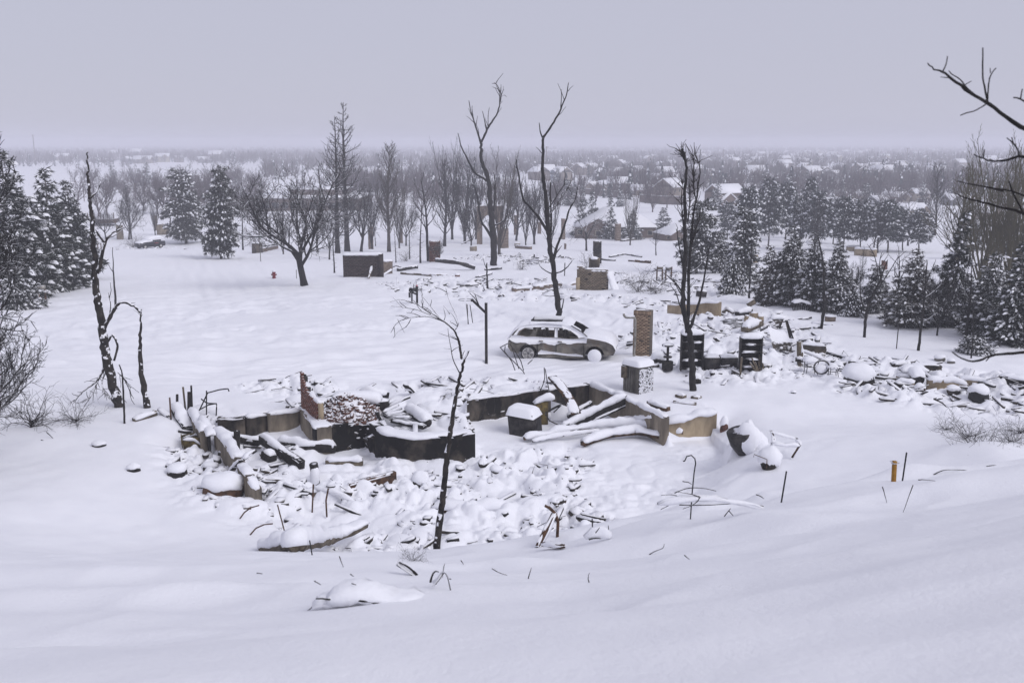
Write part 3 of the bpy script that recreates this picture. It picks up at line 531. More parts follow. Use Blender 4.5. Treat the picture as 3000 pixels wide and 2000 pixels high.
BT = [
 ('spread_a', 893, 838, 425, 'large spreading burned tree with snow-lined limbs beside the hydrant', 1.05),
 ('bspruce_a', 1018, 737, 315, 'tallest burned spruce behind the black brick wall', 0.95), ('bspruce_b', 990, 742, 352, 'shorter burned spruce left of the tallest one', 0.95),
 ('spread_b', 1058, 737, 492, 'burned multi-stemmed tree right behind the black brick wall', 0.85), ('poplar_a', 1140, 738, 418, 'pale grey narrow tree with upswept twigs', 0.9), ('vase_a', 1325, 702, 405, 'dense vase-shaped burned tree left of the brick arch', 0.62),
 ('sap_a', 1256, 765, 475, 'slender twisting burned tree beside the red brick chimney', 0.9), ('vase_b', 1462, 748, 425, 'thick-trunked pale grey tree behind the left tall burned tree', 0.75), ('vase_a', 1612, 742, 505, 'bushy burned tree behind the right tall burned tree', 0.6),
 ('spread_b', 1190, 720, 560, 'small burned tree left of the slender twisting one', 0.7), ('vase_a', 1395, 700, 440, 'burned tree behind the brick arch', 0.6), ('weep_a', 1718, 735, 612, 'small drooping burned tree in front of the far foundations', 0.8),
 ('vase_b', 1846, 718, 522, 'pale fan-shaped bare tree in front of the large snowy roof', 0.6), ('sap_b', 1922, 748, 662, 'small bare tree in the open snow near the pale fan-shaped tree', 1.1), ('spread_b', 378, 702, 545, 'burned tree with three stems above the far parked car', 0.8),
 ('vase_a', 455, 690, 560, 'burned tree behind the tan garden wall', 0.6), ('bspruce_b', 385, 700, 530, 'thin burned spruce left of the far parked car', 0.7), ('snag_a', 712, 733, 582, 'straight burned trunk with short stubs right of the snowy pines', 0.9), ('snag_b', 500, 690, 565, 'burned pole standing behind the tan garden wall', 0.9),
 ('poplar_dark', 760, 700, 560, 'burned tree behind the street sign', 0.9), ('vase_b', 830, 745, 600, 'grey tree half hidden by the large spreading tree', 0.8), ('poplar_dark', 2738, 690, 478, 'tall thin wind-swept bare tree above the tallest spruce', 0.9), ('sap_b', 2660, 720, 560, 'leaning bare tree left of the wind-swept one', 0.9),
 ('poplar_dark', 2385, 745, 570, 'dark bare tree among the pines below the town', 0.9), ('vase_olive', 2900, 830, 372, 'tall olive-coloured bare tree near the right edge', 0.8), ('vase_olive', 2995, 860, 385, 'olive-coloured bare tree cut off by the right edge', 0.8), ('vase_olive', 2945, 880, 420, 'olive-coloured bare tree between the two tall olive ones', 0.7), ('poplar_olive', 2800, 800, 480, 'smaller olive-coloured bare tree left of the tall ones', 1.3),
 ('snag_a', 1200, 758, 640, 'thin burned trunk with stubs left of the red brick chimney', 0.8), ('snag_b', 1232, 770, 600, 'taller thin burned trunk left of the red brick chimney', 0.8), ('snag_a', 1160, 768, 665, 'thin burned trunk just right of the black brick wall', 0.8), ('snag_b', 1100, 720, 640, 'thin burned trunk behind the black brick wall', 0.8),
 ('spread_b', 1285, 770, 690, 'small burned bush tree on the right of the red brick chimney', 0.8), ('spread_a', 310, 700, 590, 'dense burned tree showing behind the blackened snag', 0.8), ('vase_a', 1540, 720, 540, 'burned tree between the two tall burned trees', 0.55), ('poplar_dark', 930, 740, 560, 'burned tree right behind the large spreading tree', 1.0), ('vase_a', 1090, 730, 520, 'bare burned tree behind the pale narrow tree', 0.6), ('vase_b', 1170, 728, 500, 'pale bare tree just right of the grey narrow tree', 0.55), ('spread_b', 1380, 735, 560, 'bent burned tree at the foot of the arch', 0.7), ('snag_a', 980, 800, 660, 'thin leaning burned trunk left of the black brick wall', 0.9), ('spread_b', 965, 760, 560, 'burned tree in front of the twin burned spruces', 0.6), ('vase_a', 1362, 714, 428, 'dark burned tree right of the dense vase-shaped one', 0.7), ('spread_b', 1512, 706, 500, 'spreading burned tree between the tall burned trees, rear one', 0.8), ('vase_a', 1565, 716, 478, 'upright burned tree just left of the right tall burned tree', 0.7), ('poplar_dark', 1302, 722, 470, 'narrow burned tree in front of the vase-shaped burned trees', 1.0), ('sap_a', 2292, 888, 705, 'thin bare tree in front of the pointed snowy spruce', 0.9), ('spread_b', 2490, 905, 715, 'wispy bare tree left of the bent burned sapling', 0.6), ('sap_b', 2622, 935, 700, 'thin bare tree left of the wide snowy conifer', 1.0), ('spread_b', 2745, 985, 760, 'small bare tree at the foot of the tallest spruce', 0.6), ('sap_a', 2830, 990, 720, 'thin bare tree right of the tallest spruce', 1.0), ('vase_olive', 2865, 860, 410, 'olive-coloured bare tree left of the tallest olive one', 0.9), ('vase_olive', 2965, 850, 378, 'olive-coloured bare tree second from the right edge', 0.95), ('poplar_dark', 2570, 740, 600, 'dark wispy bare tree right of the pine stand', 1.2)]
for key, px, pb, pt, lab, wd in BT: put_tree(key, px, pb, pt, lab, group=GB if px < 2000 else None, name='bare_tree', wide=wd)
# ---------------------------------------------------------------- trees traced limb by limb
def limb(mb, pts, Y, w0, w1, rng, dy=0.0, sides=6, twigs=0, tw=None, sub=3):
    """one limb through picture points given at depth Y, bulging dy in depth towards its end; widths in pixels"""
    p = np.array([at(a, b, Y) for a, b in pts]); n = len(p); t = np.linspace(0, 1, n)
    p[:, 1] += dy * t ** 1.3; s = (Y + dy * t ** 1.3) / Y; p[:, 0] *= s; p[:, 2] *= s
    tt = np.linspace(0, 1, (n - 1) * sub + 1); q = np.stack([np.interp(tt, t, p[:, i]) for i in range(3)], -1)
    k = np.array([0.25, 0.5, 0.25]); qs = q.copy()
    for _ in range(2): qs[1:-1] = 0.25 * qs[:-2] + 0.5 * qs[1:-1] + 0.25 * qs[2:]
    q = qs + rng.normal(0, m_px(w0, Y) * 0.05, qs.shape); q[0] = p[0]
    rad = m_px(np.interp(tt, [0, 1], [w0, w1]), Y) / 2 * 0.88 * rng.uniform(0.9, 1.1, len(tt)); mb.tube(q, rad, sides)
    tm = tw if tw is not None else mb
    for i in range(twigs):
        j = rng.integers(1, len(q) - 1); ax = unit(q[j + 1] - q[j]); d = unit(ax * 0.9 + rng.normal(0, 0.5, 3) + np.array([0, 0, 0.25])); L = m_px(rng.uniform(14, 55), Y)
        a = q[j]; pts_ = [a]
        for _ in range(4): d = unit(d + rng.normal(0, 0.18, 3)); a = a + d * L / 4; pts_.append(a)
        tm.tube(np.array(pts_), m_px(1.0, Y) * np.linspace(1.3, 0.6, 5), 3, cap=False)
    return q
def traced(name, base, Y, label, trunk, limbs, mat, tmat=None, cat='tree', seed=1, group=None, stubs=0):
    rng = np.random.default_rng(seed); tm, bm, wm = MB(), MB(), MB()
    for pts, w0, w1 in trunk: limb(tm, pts, Y, w0, w1, rng, 0.0, 8, 0, None, 5)
    for L_ in limbs:
        pts, w0, w1, dy, tw = (L_ + (0.0, 0))[:5] if len(L_) == 3 else (L_ + (0,))[:5]
        limb(bm, pts, Y, w0, w1, rng, dy, 6, tw, wm)
    b = at(*base, Y); t = thing(name, b, label, cat, group); obj('trunk', tm, M[mat], t, True)
    o = obj('crown', bm, M[mat], t, True)
    if wm.n: obj('twigs', wm, M[tmat or mat], t, True)['kind'] = 'stuff'
    return t
Yt = P(1448, 778)[1]
traced('burned_tree', (1445, 778), Yt, 'left one of the two tallest burned trees, with a wide forked top', [
    ([(1448, 785), (1447, 720), (1440, 640), (1436, 590), (1434, 540), (1426, 505), (1412, 480), (1408, 440), (1409, 418)], 22, 8)], [
    ([(1409, 420), (1420, 395), (1430, 372), (1446, 352), (1458, 330), (1466, 300), (1464, 258), (1448, 240)], 8, 2, 0.8, 10), ([(1409, 420), (1402, 395), (1390, 360), (1380, 330), (1374, 295)], 7, 2, -0.6, 4),
    ([(1388, 352), (1382, 320), (1384, 310)], 3, 1.5), ([(1425, 380), (1418, 345), (1412, 322)], 4, 1.5, 0.4), ([(1430, 370), (1430, 335), (1434, 315)], 3, 1.5, -0.3), ([(1434, 535), (1415, 520), (1396, 512), (1380, 490), (1362, 450), (1350, 430), (1341, 390)], 10, 2.5, -1.2, 3),
    ([(1442, 700), (1425, 670), (1408, 650), (1402, 600), (1396, 560), (1383, 535)], 10, 2.5, 1.0, 4), ([(1446, 620), (1449, 585), (1452, 545), (1446, 500)], 7, 3, 0.8, 3), ([(1448, 660), (1466, 655), (1485, 638), (1490, 610)], 6, 3, -0.6, 2), ([(1466, 300), (1470, 275), (1462, 262)], 2.5, 1, 0, 5)], 'bark', 'twig', seed=2)
Yt = P(1641, 938)[1]
traced('burned_tree', (1641, 938), Yt, 'right one of the two tallest burned trees, standing behind the burned car', [
    ([(1641, 945), (1634, 890), (1628, 840), (1622, 780), (1612, 730), (1606, 680), (1603, 640), (1600, 580), (1592, 530), (1588, 490), (1592, 440), (1590, 405)], 20, 8)], [
    ([(1590, 405), (1605, 385), (1622, 358), (1640, 330), (1650, 300), (1660, 280), (1666, 240)], 8, 2.5, 0.8, 2), ([(1590, 405), (1582, 385), (1580, 360)], 6, 2.5, -0.4), ([(1643, 322), (1645, 285), (1644, 258)], 4, 1.5, 0.3), ([(1664, 268), (1674, 255), (1680, 252)], 2.5, 1.2), ([(1588, 450), (1578, 438), (1570, 430)], 3, 1.2),
    ([(1605, 680), (1590, 655), (1570, 625), (1545, 600), (1530, 580), (1525, 540), (1516, 500), (1512, 466)], 11, 3, -1.4, 3), ([(1622, 760), (1632, 720), (1648, 680), (1660, 640), (1672, 605), (1688, 580), (1693, 545)], 11, 3, 1.6, 4), ([(1612, 700), (1616, 640), (1612, 580), (1613, 528)], 9, 4, 1.0, 3),
    ([(1628, 800), (1648, 795), (1665, 780), (1677, 762)], 6, 2, -0.6), ([(1626, 805), (1600, 795), (1582, 780), (1578, 770)], 5, 2, 0.5), ([(1622, 752), (1634, 735), (1646, 720)], 5, 2), ([(1630, 848), (1606, 850), (1588, 864 - 2)], 4, 1.5), ([(1632, 866), (1608, 868), (1585, 864)], 4, 1.5, -0.4), ([(1634, 860), (1652, 860)], 3, 1.5), ([(1634, 846), (1650, 842)], 3, 1.5), ([(1622, 757), (1605, 762)], 4, 2), ([(1638, 930), (1648, 900), (1652, 870)], 6, 3, 0.3), ([(1600, 620), (1615, 600), (1640, 560), (1660, 530)], 5, 2, 0.9, 8), ([(1604, 640), (1625, 610), (1650, 570), (1672, 540)], 4, 2, 1.4, 10)], 'bark', 'twig', seed=3)
Yt = P(2028, 1142)[1]
traced('burned_tree', (2028, 1142), Yt, 'tall twin-trunked burned tree in front of the charred shelf', [
    ([(2030, 1150), (2027, 1080), (2025, 1020), (2022, 985), (2008, 940), (2000, 870), (2006, 800), (2008, 720), (2006, 640), (2006, 560), (2012, 490), (2004, 450), (1998, 435)], 24, 5)], [
    ([(2012, 975), (2018, 900), (2016, 820), (2022, 740), (2028, 660), (2036, 600), (2048, 540), (2052, 490), (2040, 455)], 13, 3, 0.8, 34), ([(2006, 800), (1996, 750), (1988, 715), (1982, 670)], 7, 2.5, -0.8, 3), ([(2010, 880), (1990, 840), (1965, 815), (1945, 800)], 7, 2.5, -0.8, 2), ([(2004, 920), (1990, 890), (1978, 850), (1965, 838)], 6, 2, 0.7, 2),
    ([(2022, 960), (2034, 930), (2050, 880), (2062, 820), (2072, 760), (2076, 725)], 11, 3, -0.5, 3), ([(2020, 800), (2040, 790), (2058, 770), (2074, 750)], 6, 2, 0.6, 2), ([(2024, 730), (2034, 690), (2046, 650), (2056, 610)], 6, 2, 0.9, 26), ([(2008, 700), (2000, 640), (1995, 580), (2002, 520)], 5, 2, 0.6, 26), ([(2006, 560), (1990, 540), (1985, 500 + 35)], 4, 1.5, -0.3, 2), ([(2012, 490), (2005, 455), (1992, 440)], 5, 2, 0.2, 34), ([(2040, 590), (2030, 540), (2034, 480), (2030, 450)], 5, 2, 0.5, 34), ([(2015, 650), (2022, 590), (2018, 530)], 5, 2, -0.6, 26), ([(2000, 870), (1984, 845), (1972, 812)], 4, 2, 0.3)], 'bark', 'twig', seed=4)
Yt = P(346, 1190)[1]
traced('blackened_snag', (346, 1190), Yt, 'broken black snag with snow stuck to its bark, on the left', [
    ([(350, 1192), (332, 1130), (318, 1070), (306, 1000), (296, 940), (287, 880), (279, 820), (276, 760), (272, 700), (268, 640), (263, 585), (261, 540), (258, 490), (254, 442)], 38, 4)], [
    ([(264, 580), (274, 572), (286, 560), (295, 532)], 9, 2.5, 0.2), ([(284, 800), (298, 760), (305, 710), (316, 695), (335, 678), (358, 668), (366, 665)], 15, 3, 0.5, 2), ([(304, 710), (290, 690), (280, 672)], 8, 2.5, -0.3), ([(340, 675), (352, 660), (358, 645)], 4, 1.5), ([(355, 668), (330, 650), (312, 635)], 3, 1.2, -0.2), ([(318, 696), (338, 690), (362, 670)], 5, 2, 0.2),
    ([(306, 960), (322, 930), (340, 895), (356, 882), (380, 888), (400, 900), (410, 915)], 14, 8, 0.0, 2), ([(316, 1000), (325, 985), (333, 982)], 9, 6), ([(330, 978), (343, 1000), (345, 1020), (335, 1055)], 9, 8), ([(306, 1070), (296, 1100), (275, 1125), (250, 1140), (230, 1160), (215, 1175)], 9, 3, -0.6, 12), ([(300, 1090), (280, 1130), (270, 1160), (240, 1180)], 5, 2, -0.8, 14), ([(310, 1090), (296, 1120), (305, 1150), (322, 1170)], 5, 2, -0.6, 10), ([(345, 1090), (365, 1110), (378, 1140), (386, 1160)], 4, 1.5, 0.5, 10), ([(322, 920), (325, 890), (318, 865)], 4, 1.5, 0.1, 3)], 'bark_snowy', 'twig', seed=5)
Yt = P(428, 1195)[1]
traced('blackened_snag', (428, 1195), Yt, 'slim bent black stump with a spiked top right of the tall snag', [([(432, 1198), (420, 1130), (412, 1070), (410, 1010), (412, 960), (414, 905)], 24, 4)], [([(413, 925), (405, 915), (392, 908)], 3, 1.5), ([(412, 930), (418, 920)], 2.5, 1.2)], 'bark_snowy', seed=6)
Yt = P(363, 1240)[1]
traced('burned_pole', (363, 1240), Yt, 'thin black pole leaning in the snow before the tall snag', [([(365, 1242), (363, 1180), (360, 1120), (358, 1090), (349, 1068)], 8, 4)], [([(363, 1170), (371, 1180)], 3, 1)], 'char_bare', seed=7, cat='pole')
Yt = P(338, 905)[1]
traced('burned_pole', (338, 892), Yt, 'thin black sapling trunk just right of the tall snag', [([(340, 905), (336, 850), (332, 790), (330, 725)], 9, 2)], [([(334, 800), (322, 785), (318, 775)], 3, 1)], 'char_bare', seed=8, cat='tree')
Yt = 20.5
traced('burned_tree', (1275, 1640), Yt, 'leaning dead tree in the foreground with a bent-over twiggy top', [
    ([(1276, 1650), (1284, 1560), (1296, 1470), (1306, 1380), (1312, 1310), (1324, 1240), (1336, 1160), (1346, 1100), (1360, 1060), (1374, 1024)], 27, 6)], [
    ([(1352, 1050), (1347, 1010), (1338, 980), (1330, 965), (1310, 948), (1292, 936), (1270, 920), (1245, 905), (1222, 890), (1210, 880)], 9, 2, -0.6, 3), ([(1310, 946), (1285, 935), (1255, 926), (1222, 928), (1200, 930), (1180, 938)], 5, 1.5, 0.5, 2), ([(1285, 934), (1245, 915), (1215, 905), (1180, 900), (1145, 896)], 4, 1.2, -0.5, 3), ([(1262, 920), (1230, 895), (1195, 880), (1165, 876), (1142, 885)], 3.5, 1.2, -0.7, 2),
    ([(1296, 940), (1268, 905), (1248, 880), (1232, 860), (1226, 845)], 4, 1.5, 0.7, 3), ([(1222, 928), (1185, 932), (1158, 948), (1145, 975)], 3, 1.2, 0.3, 2), ([(1205, 930), (1195, 955), (1165, 970), (1152, 990)], 2.5, 1, -0.2, 1), ([(1332, 968), (1345, 950), (1340, 930), (1325, 900), (1310, 865), (1305, 838)], 4, 1.5, 0.3, 2), ([(1342, 955), (1332, 930), (1322, 915), (1312, 918)], 2.5, 1), ([(1348, 1000), (1330, 990), (1305, 982), (1285, 975)], 4, 1.5, -0.3, 1), ([(1330, 990), (1315, 980)], 3, 1),
    ([(1345, 1090), (1325, 1050), (1322, 1020), (1315, 990), (1312, 960)], 4, 1.5, -0.4, 1), ([(1320, 1022), (1300, 1020)], 2, 1), ([(1318, 920), (1308, 905), (1298, 895)], 2.5, 1), ([(1250, 905), (1262, 885), (1255, 850)], 2.5, 1, 0.3), ([(1180, 902), (1160, 880), (1150, 870)], 2, 1), ([(1165, 935), (1172, 950), (1185, 975)], 2, 1, 0.2), ([(1300, 940), (1306, 925), (1298, 900)], 2.5, 1), ([(1352, 1052), (1356, 1035), (1362, 1026)], 5, 2)], 'bark_snowy', 'twig', seed=9)
for lab, base, tk, lbs, sd in (
    ('forked burned sapling in front of the broad snowy conifers', (2405, 962), [([(2406, 965), (2414, 900), (2414, 850), (2413, 780), (2402, 720), (2396, 690), (2380, 680)], 10, 3)], [([(2414, 838), (2430, 820), (2448, 790), (2462, 760)], 5, 2, 0.4, 2), ([(2420, 850), (2450, 845), (2490, 835)], 4, 1.5, 0.6), ([(2414, 870), (2400, 858), (2392, 855)], 4, 1.5), ([(2404, 962), (2418, 900), (2424, 868)], 8, 7, -0.6)], 11),
    ('bent burned sapling with a thick right-hand limb, right of the forked one', (2532, 988), [([(2532, 990), (2536, 930), (2544, 890), (2560, 860), (2575, 830), (2590, 790), (2600, 760)], 11, 3)], [([(2542, 900), (2525, 895), (2520, 850), (2521, 800)], 6, 2, -0.4, 2), ([(2562, 855), (2590, 820), (2615, 780), (2635, 745)], 5, 2, 0.5, 4), ([(2575, 830), (2570, 780), (2560, 740), (2540, 715)], 4, 1.5, -0.5, 5), ([(2580, 810), (2575, 770), (2585, 735)], 4, 1.5, 0.2, 4)], 12),
    ('straight burned sapling right of the thin stake on the right slope', (2690, 1028), [([(2690, 1030), (2698, 960), (2706, 890), (2712, 820), (2716, 760)], 11, 3)], [([(2706, 875), (2730, 860), (2752, 840), (2768, 815)], 5, 2, 0.5, 1), ([(2704, 905), (2730, 895), (2745, 885)], 3, 1.5), ([(2710, 840), (2725, 800), (2740, 770)], 4, 1.5, 0.3, 2), ([(2698, 945), (2720, 935), (2745, 915)], 3, 1.5, 0.4)], 13),
    ('thin burned trunk standing at the left end of the conifer row', (2195, 875), [([(2195, 878), (2197, 820), (2200, 770), (2203, 700)], 8, 3)], [([(2198, 830), (2203, 825)], 3, 1.5), ([(2200, 760), (2212, 745)], 3, 1.5)], 14),
    ('very thin dark sapling beside the low shrub near the right edge', (2844, 1050), [([(2845, 1052), (2850, 990), (2852, 930), (2850, 880), (2838, 860)], 6, 1.5)], [([(2851, 985), (2862, 980)], 2, 1), ([(2852, 920), (2856, 880)], 2, 1)], 15),
    ('short charred post with a raised arm beside the rubble of the middle house', (1427, 848), [([(1428, 850), (1427, 810), (1426, 770)], 7, 4)], [([(1427, 790), (1420, 775), (1415, 755)], 3, 1.5)], 16)):
    traced('burned_sapling' if 'post' not in lab else 'charred_post', base, P(*base)[1], lab, tk, lbs, 'bark', 'twig', seed=sd, cat='tree' if 'post' not in lab else 'post')
# ---------------------------------------------------------------- tree just outside the frame whose branches reach in at the right
Yt = 6.5; rng = np.random.default_rng(77); tm, bm = MB(), MB()
b0 = np.array([7.2, 6.9, gz(7.2, 6.9) - 0.2]); tm.tube(np.array([b0, b0 + [0.1, 0, 1.5], b0 + [0.0, 0.1, 3.2], b0 + [0.1, 0, 5.0]]), [0.12, 0.11, 0.09, 0.04], 9)
def fromtrunk(px, py, z): return [(1500 + (4.9 / Yt) * FPX, py + 120)]
for pts, w0, w1, dy in (
    ([(4560, 950), (3640, 700), (3250, 470), (3000, 382), (2950, 345), (2895, 300), (2860, 285), (2810, 250), (2780, 225), (2762, 210), (2735, 203), (2718, 188)], 22, 4, -0.3), ([(2762, 210), (2772, 190), (2776, 165)], 5, 4, 0), ([(2778, 228), (2756, 226)], 4, 3, 0), ([(2870, 288), (2830, 258), (2815, 232), (2790, 220), (2780, 208)], 6, 4, 0.1), ([(2828, 248), (2846, 238)], 4, 3, 0),
    ([(2893, 298), (2884, 255), (2878, 215), (2879, 140)], 8, 5, 0.1), ([(2894, 290), (2895, 250), (2902, 218), (2918, 200)], 6, 4, -0.1), ([(2902, 215), (2901, 200)], 4, 3, 0), ([(2892, 303), (2860, 325), (2830, 331), (2814, 338)], 5, 4, 0.2), ([(3200, 420), (3000, 296), (2985, 288), (2970, 286)], 8, 5, -0.5), ([(2990, 290), (2995, 262)], 5, 4, -0.1),
    ([(4560, 1020), (3640, 760), (3200, 520), (3000, 458), (2985, 458), (2950, 470), (2910, 474), (2885, 466), (2852, 452)], 18, 5, 0.2), ([(2880, 464), (2884, 438)], 6, 5, 0), ([(2985, 458), (2985, 440), (2962, 412), (2950, 405)], 8, 4, 0.2), ([(2970, 425), (2964, 402)], 5, 4, 0),
    ([(4560, 1150), (3640, 900), (3200, 700), (3000, 628), (2975, 615), (2940, 610), (2890, 595), (2850, 585), (2812, 575), (2798, 565)], 18, 4, 0.5), ([(3000, 628), (2965, 560), (2955, 530)], 8, 5, 0.1), ([(2940, 560), (2880, 545), (2830, 538), (2805, 530)], 8, 4, 0.3), ([(3060, 600), (2960, 555), (2900, 552)], 8, 5, 0.2),
    ([(4560, 1200), (3700, 1050), (3300, 1010), (3000, 1031), (2950, 1036), (2900, 1040), (2868, 1058), (2840, 1058), (2815, 1050), (2790, 1030)], 16, 5, 0.2), ([(2905, 1040), (2890, 1022), (2884, 1018)], 5, 4, 0), ([(2900, 1045), (2888, 1058)], 5, 4, 0)):
    limb(bm, pts, Yt, w0 * 0.85, w1 * 0.85, rng, dy, 6, 0, None, 3)
t = thing('overhanging_tree', b0, 'dark bare branches reaching in close to the camera from the right edge', 'tree'); obj('trunk', tm, M['char_bare'], t, True); obj('crown', bm, M['char_bare'], t, True)
# ---------------------------------------------------------------- bare tree at the left edge
put_tree('spread_b', -170, 1300, 250, 'bare twiggy tree whose branches reach in high at the left edge', name='bare_tree', wide=0.8, rot=1.1)
put_tree('spread_a', -120, 1400, 780, 'low bare tree whose twigs reach in at the left edge above the yard', name='bare_tree', wide=0.95, rot=2.1)
for px, pb, pt, lab, wd, key in ((225, 1238, 1120, 'tangle of bare shrub twigs at the foot of the tall snag', 0.9, 'shrub_a'), (2860, 1330, 1185, 'snow-buried shrub with arching twigs on the right bank', 0.95, 'shrub_a'), (2770, 1260, 1190, 'small bare shrub left of the snow-buried shrub on the right bank', 0.8, 'shrub_a'), (1205, 1640, 1555, 'few bare twigs sticking up before the leaning dead tree', 0.8, 'shrub_a'),
                                 (2960, 1300, 1200, 'bare shrub near the right edge on the right bank', 0.9, 'shrub_a'), (2830, 1285, 1175, 'dense bare shrub at the top of the right bank', 1.0, 'shrub_a'), (2920, 1345, 1230, 'bare shrub lowest on the right bank', 1.0, 'shrub_a'), (2990, 1270, 1180, 'bare shrub cut off by the right edge on the right bank', 1.0, 'shrub_a'), (1870, 855, 760, 'grey frosted bush in front of the far foundations', 0.9, 'shrub_grey'), (1920, 860, 790, 'second grey frosted bush right of the first', 0.9, 'shrub_grey'), (1725, 790, 720, 'small grey bush behind the ruined fireplace', 0.7, 'shrub_grey'), (1530, 790, 745, 'grey bush left of the right tall burned tree', 0.9, 'shrub_grey'), (1190, 765, 715, 'grey bush between the thin burned trunks', 0.9, 'shrub_grey'), (745, 720, 660, 'rounded frosted bush behind the burned trunk with stubs', 1.1, 'shrub_grey'), (700, 700, 655, 'frosted bush left of the street sign', 1.1, 'shrub_grey'), (390, 725, 670, 'frosted bush beside the far parked car', 0.9, 'shrub_grey'), (90, 1250, 1080, 'bare shrub twigs at the left edge of the yard', 0.9, 'shrub_a'), (2060, 700, 640, 'pale bush below the far houses on the right', 1.0, 'shrub_grey'), (2250, 860, 800, 'frosted bush between the narrow pine and the scorched conifer', 0.8, 'shrub_grey')):
    put_tree(key, px, pb, pt, lab, name='bare_shrub', cat='shrub', wide=wd)
print('trees', round(time.time() - T0, 1))
# ---------------------------------------------------------------- snow caps, beams, walls
def resample(p, step):
    p = np.asarray(p, float); d = np.r_[0, np.cumsum(np.linalg.norm(np.diff(p, axis=0), axis=1))]; n = max(2, int(d[-1] / step) + 1); s = np.linspace(0, d[-1], n)
    return np.stack([np.interp(s, d, p[:, i]) for i in range(3)], -1)
def frames(p):
    t = np.gradient(p, axis=0); t /= np.linalg.norm(t, axis=1)[:, None] + 1e-9
    l = np.cross(t, [0, 0, 1.0]); ln = np.linalg.norm(l, axis=1); l[ln < 1e-3] = [1, 0, 0]; l /= np.linalg.norm(l, axis=1)[:, None]; u = np.cross(l, t); return l, u
def cap(mb, pts, width, h, rng, over=0.025, step=0.14, rough=0.22, sink=0.035):
    """the roll of snow lying along the top of something"""
    p = resample(pts, step); n = len(p); l, u = frames(p); K = 9; ph = np.linspace(-0.22, math.pi + 0.22, K); t = np.linspace(0, 1, n)
    L = np.linalg.norm(p[-1] - p[0]) + 1e-6; e = np.minimum(1, np.minimum(t, 1 - t) * L / max(0.12, h * 0.9)); e = 0.35 + 0.65 * np.sqrt(np.clip(e, 0, 1))
    sm = lambda a: np.convolve(np.pad(a, 2, mode='edge'), np.ones(5) / 5, 'valid')
    lf = np.interp(np.arange(n), np.arange(0, n + 6, 6), rng.normal(0, 1, len(np.arange(0, n + 6, 6)))); hh = h * e * np.clip(1 + rough * 1.9 * sm(rng.normal(0, 1, n)) + rough * 0.8 * lf, 0.3, 1.6); ww = (width / 2 + over) * (0.75 + 0.25 * e) * (1 + rough * 0.7 * sm(rng.normal(0, 1, n))); of = rough * width * 0.3 * sm(rng.normal(0, 1, n))
    c = np.sign(np.cos(ph)) * np.abs(np.cos(ph)) ** 0.75; s = np.sign(np.sin(ph)) * np.abs(np.sin(ph)) ** 0.8
    v = p[:, None] + l[:, None] * (ww[:, None] * c[None] + of[:, None])[..., None] + u[:, None] * (hh[:, None] * s[None] - sink)[..., None]
    v = v + rng.normal(0, 0.011, v.shape) * (np.abs(np.sin(ph))[None, :, None] * 0.6 + 0.5)
    i = np.arange(n - 1)[:, None] * K; j = np.arange(K - 1)[None]; q = np.stack([i + j, i + K + j, i + K + j + 1, i + j + 1], -1).reshape(-1, 4)
    q2 = [(a * K, a * K + K - 1, (a + 1) * K + K - 1, (a + 1) * K) for a in range(n - 1)]
    vv = np.concatenate([v.reshape(-1, 3), v[0].mean(0)[None], v[-1].mean(0)[None]]); c0 = n * K
    tr = [(c0, j_, j_ + 1) for j_ in range(K - 1)] + [(c0 + 1, (n - 1) * K + j_ + 1, (n - 1) * K + j_) for j_ in range(K - 1)]
    mb.add(vv, np.concatenate([q, np.array(q2)]), tr)
def bar(mb, pts, w_, h, rng=None, wob=0.0, step=0.5):
    """rectangular timber along a line"""
    p = resample(pts, step); l, u = frames(p); n = len(p); k = np.array([(-1, -1), (1, -1), (1, 1), (-1, 1)], float)
    sc = 1 + (rng.normal(0, wob, (n, 1, 1)) if wob else 0)
    v = p[:, None] + (l[:, None] * (k[None, :, 0] * w_ / 2)[..., None] + u[:, None] * (k[None, :, 1] * h / 2)[..., None]) * sc
    if wob: v = v + rng.normal(0, wob * min(w_, h) * 0.4, v.shape)
    i = np.arange(n - 1)[:, None] * 4; j = np.arange(4)[None]; m = (j + 1) % 4
    q = np.stack([i + j, i + m, i + 4 + m, i + 4 + j], -1).reshape(-1, 4)
    mb.add(v.reshape(-1, 3), np.concatenate([q, [[0, 3, 2, 1], [(n - 1) * 4 + a for a in (0, 1, 2, 3)]]]))
RNG = np.random.default_rng(2024)
def timber(label, pts, w_, h, mat='char', snow=0.13, name='charred_beam', cat='beam', group=None, round_=False, wob=0.06, sw=None):
    """pts: (px, py, lift above ground) or world triples when three floats with a leading None"""
    p = np.array([P(*q) if q[0] is not None else np.array(q[1:]) for q in pts]); b = p[0].copy()
    t = thing(name, b, label, cat, group); mb = MB()
    if round_:
        r = resample(p, 0.3); r[1:-1] += RNG.normal(0, w_ * 0.05, r[1:-1].shape); mb.tube(r, w_ / 2 * RNG.uniform(0.9, 1.08, len(r)), 9)
    else: bar(mb, p, w_, h, RNG, wob)
    obj('timber' if 'beam' in name or 'board' in name or 'log' in name else 'shaft', mb, M[mat], t, round_)
    if snow:
        s = MB(); q = p.copy(); l, u = frames(resample(q, 0.3)); up = u.mean(0); cap(s, q + up * (h / 2), (sw or w_) * 0.92, snow * 0.72, RNG, rough=0.3); obj('snow', s, M['snow'], t, True)
    return t
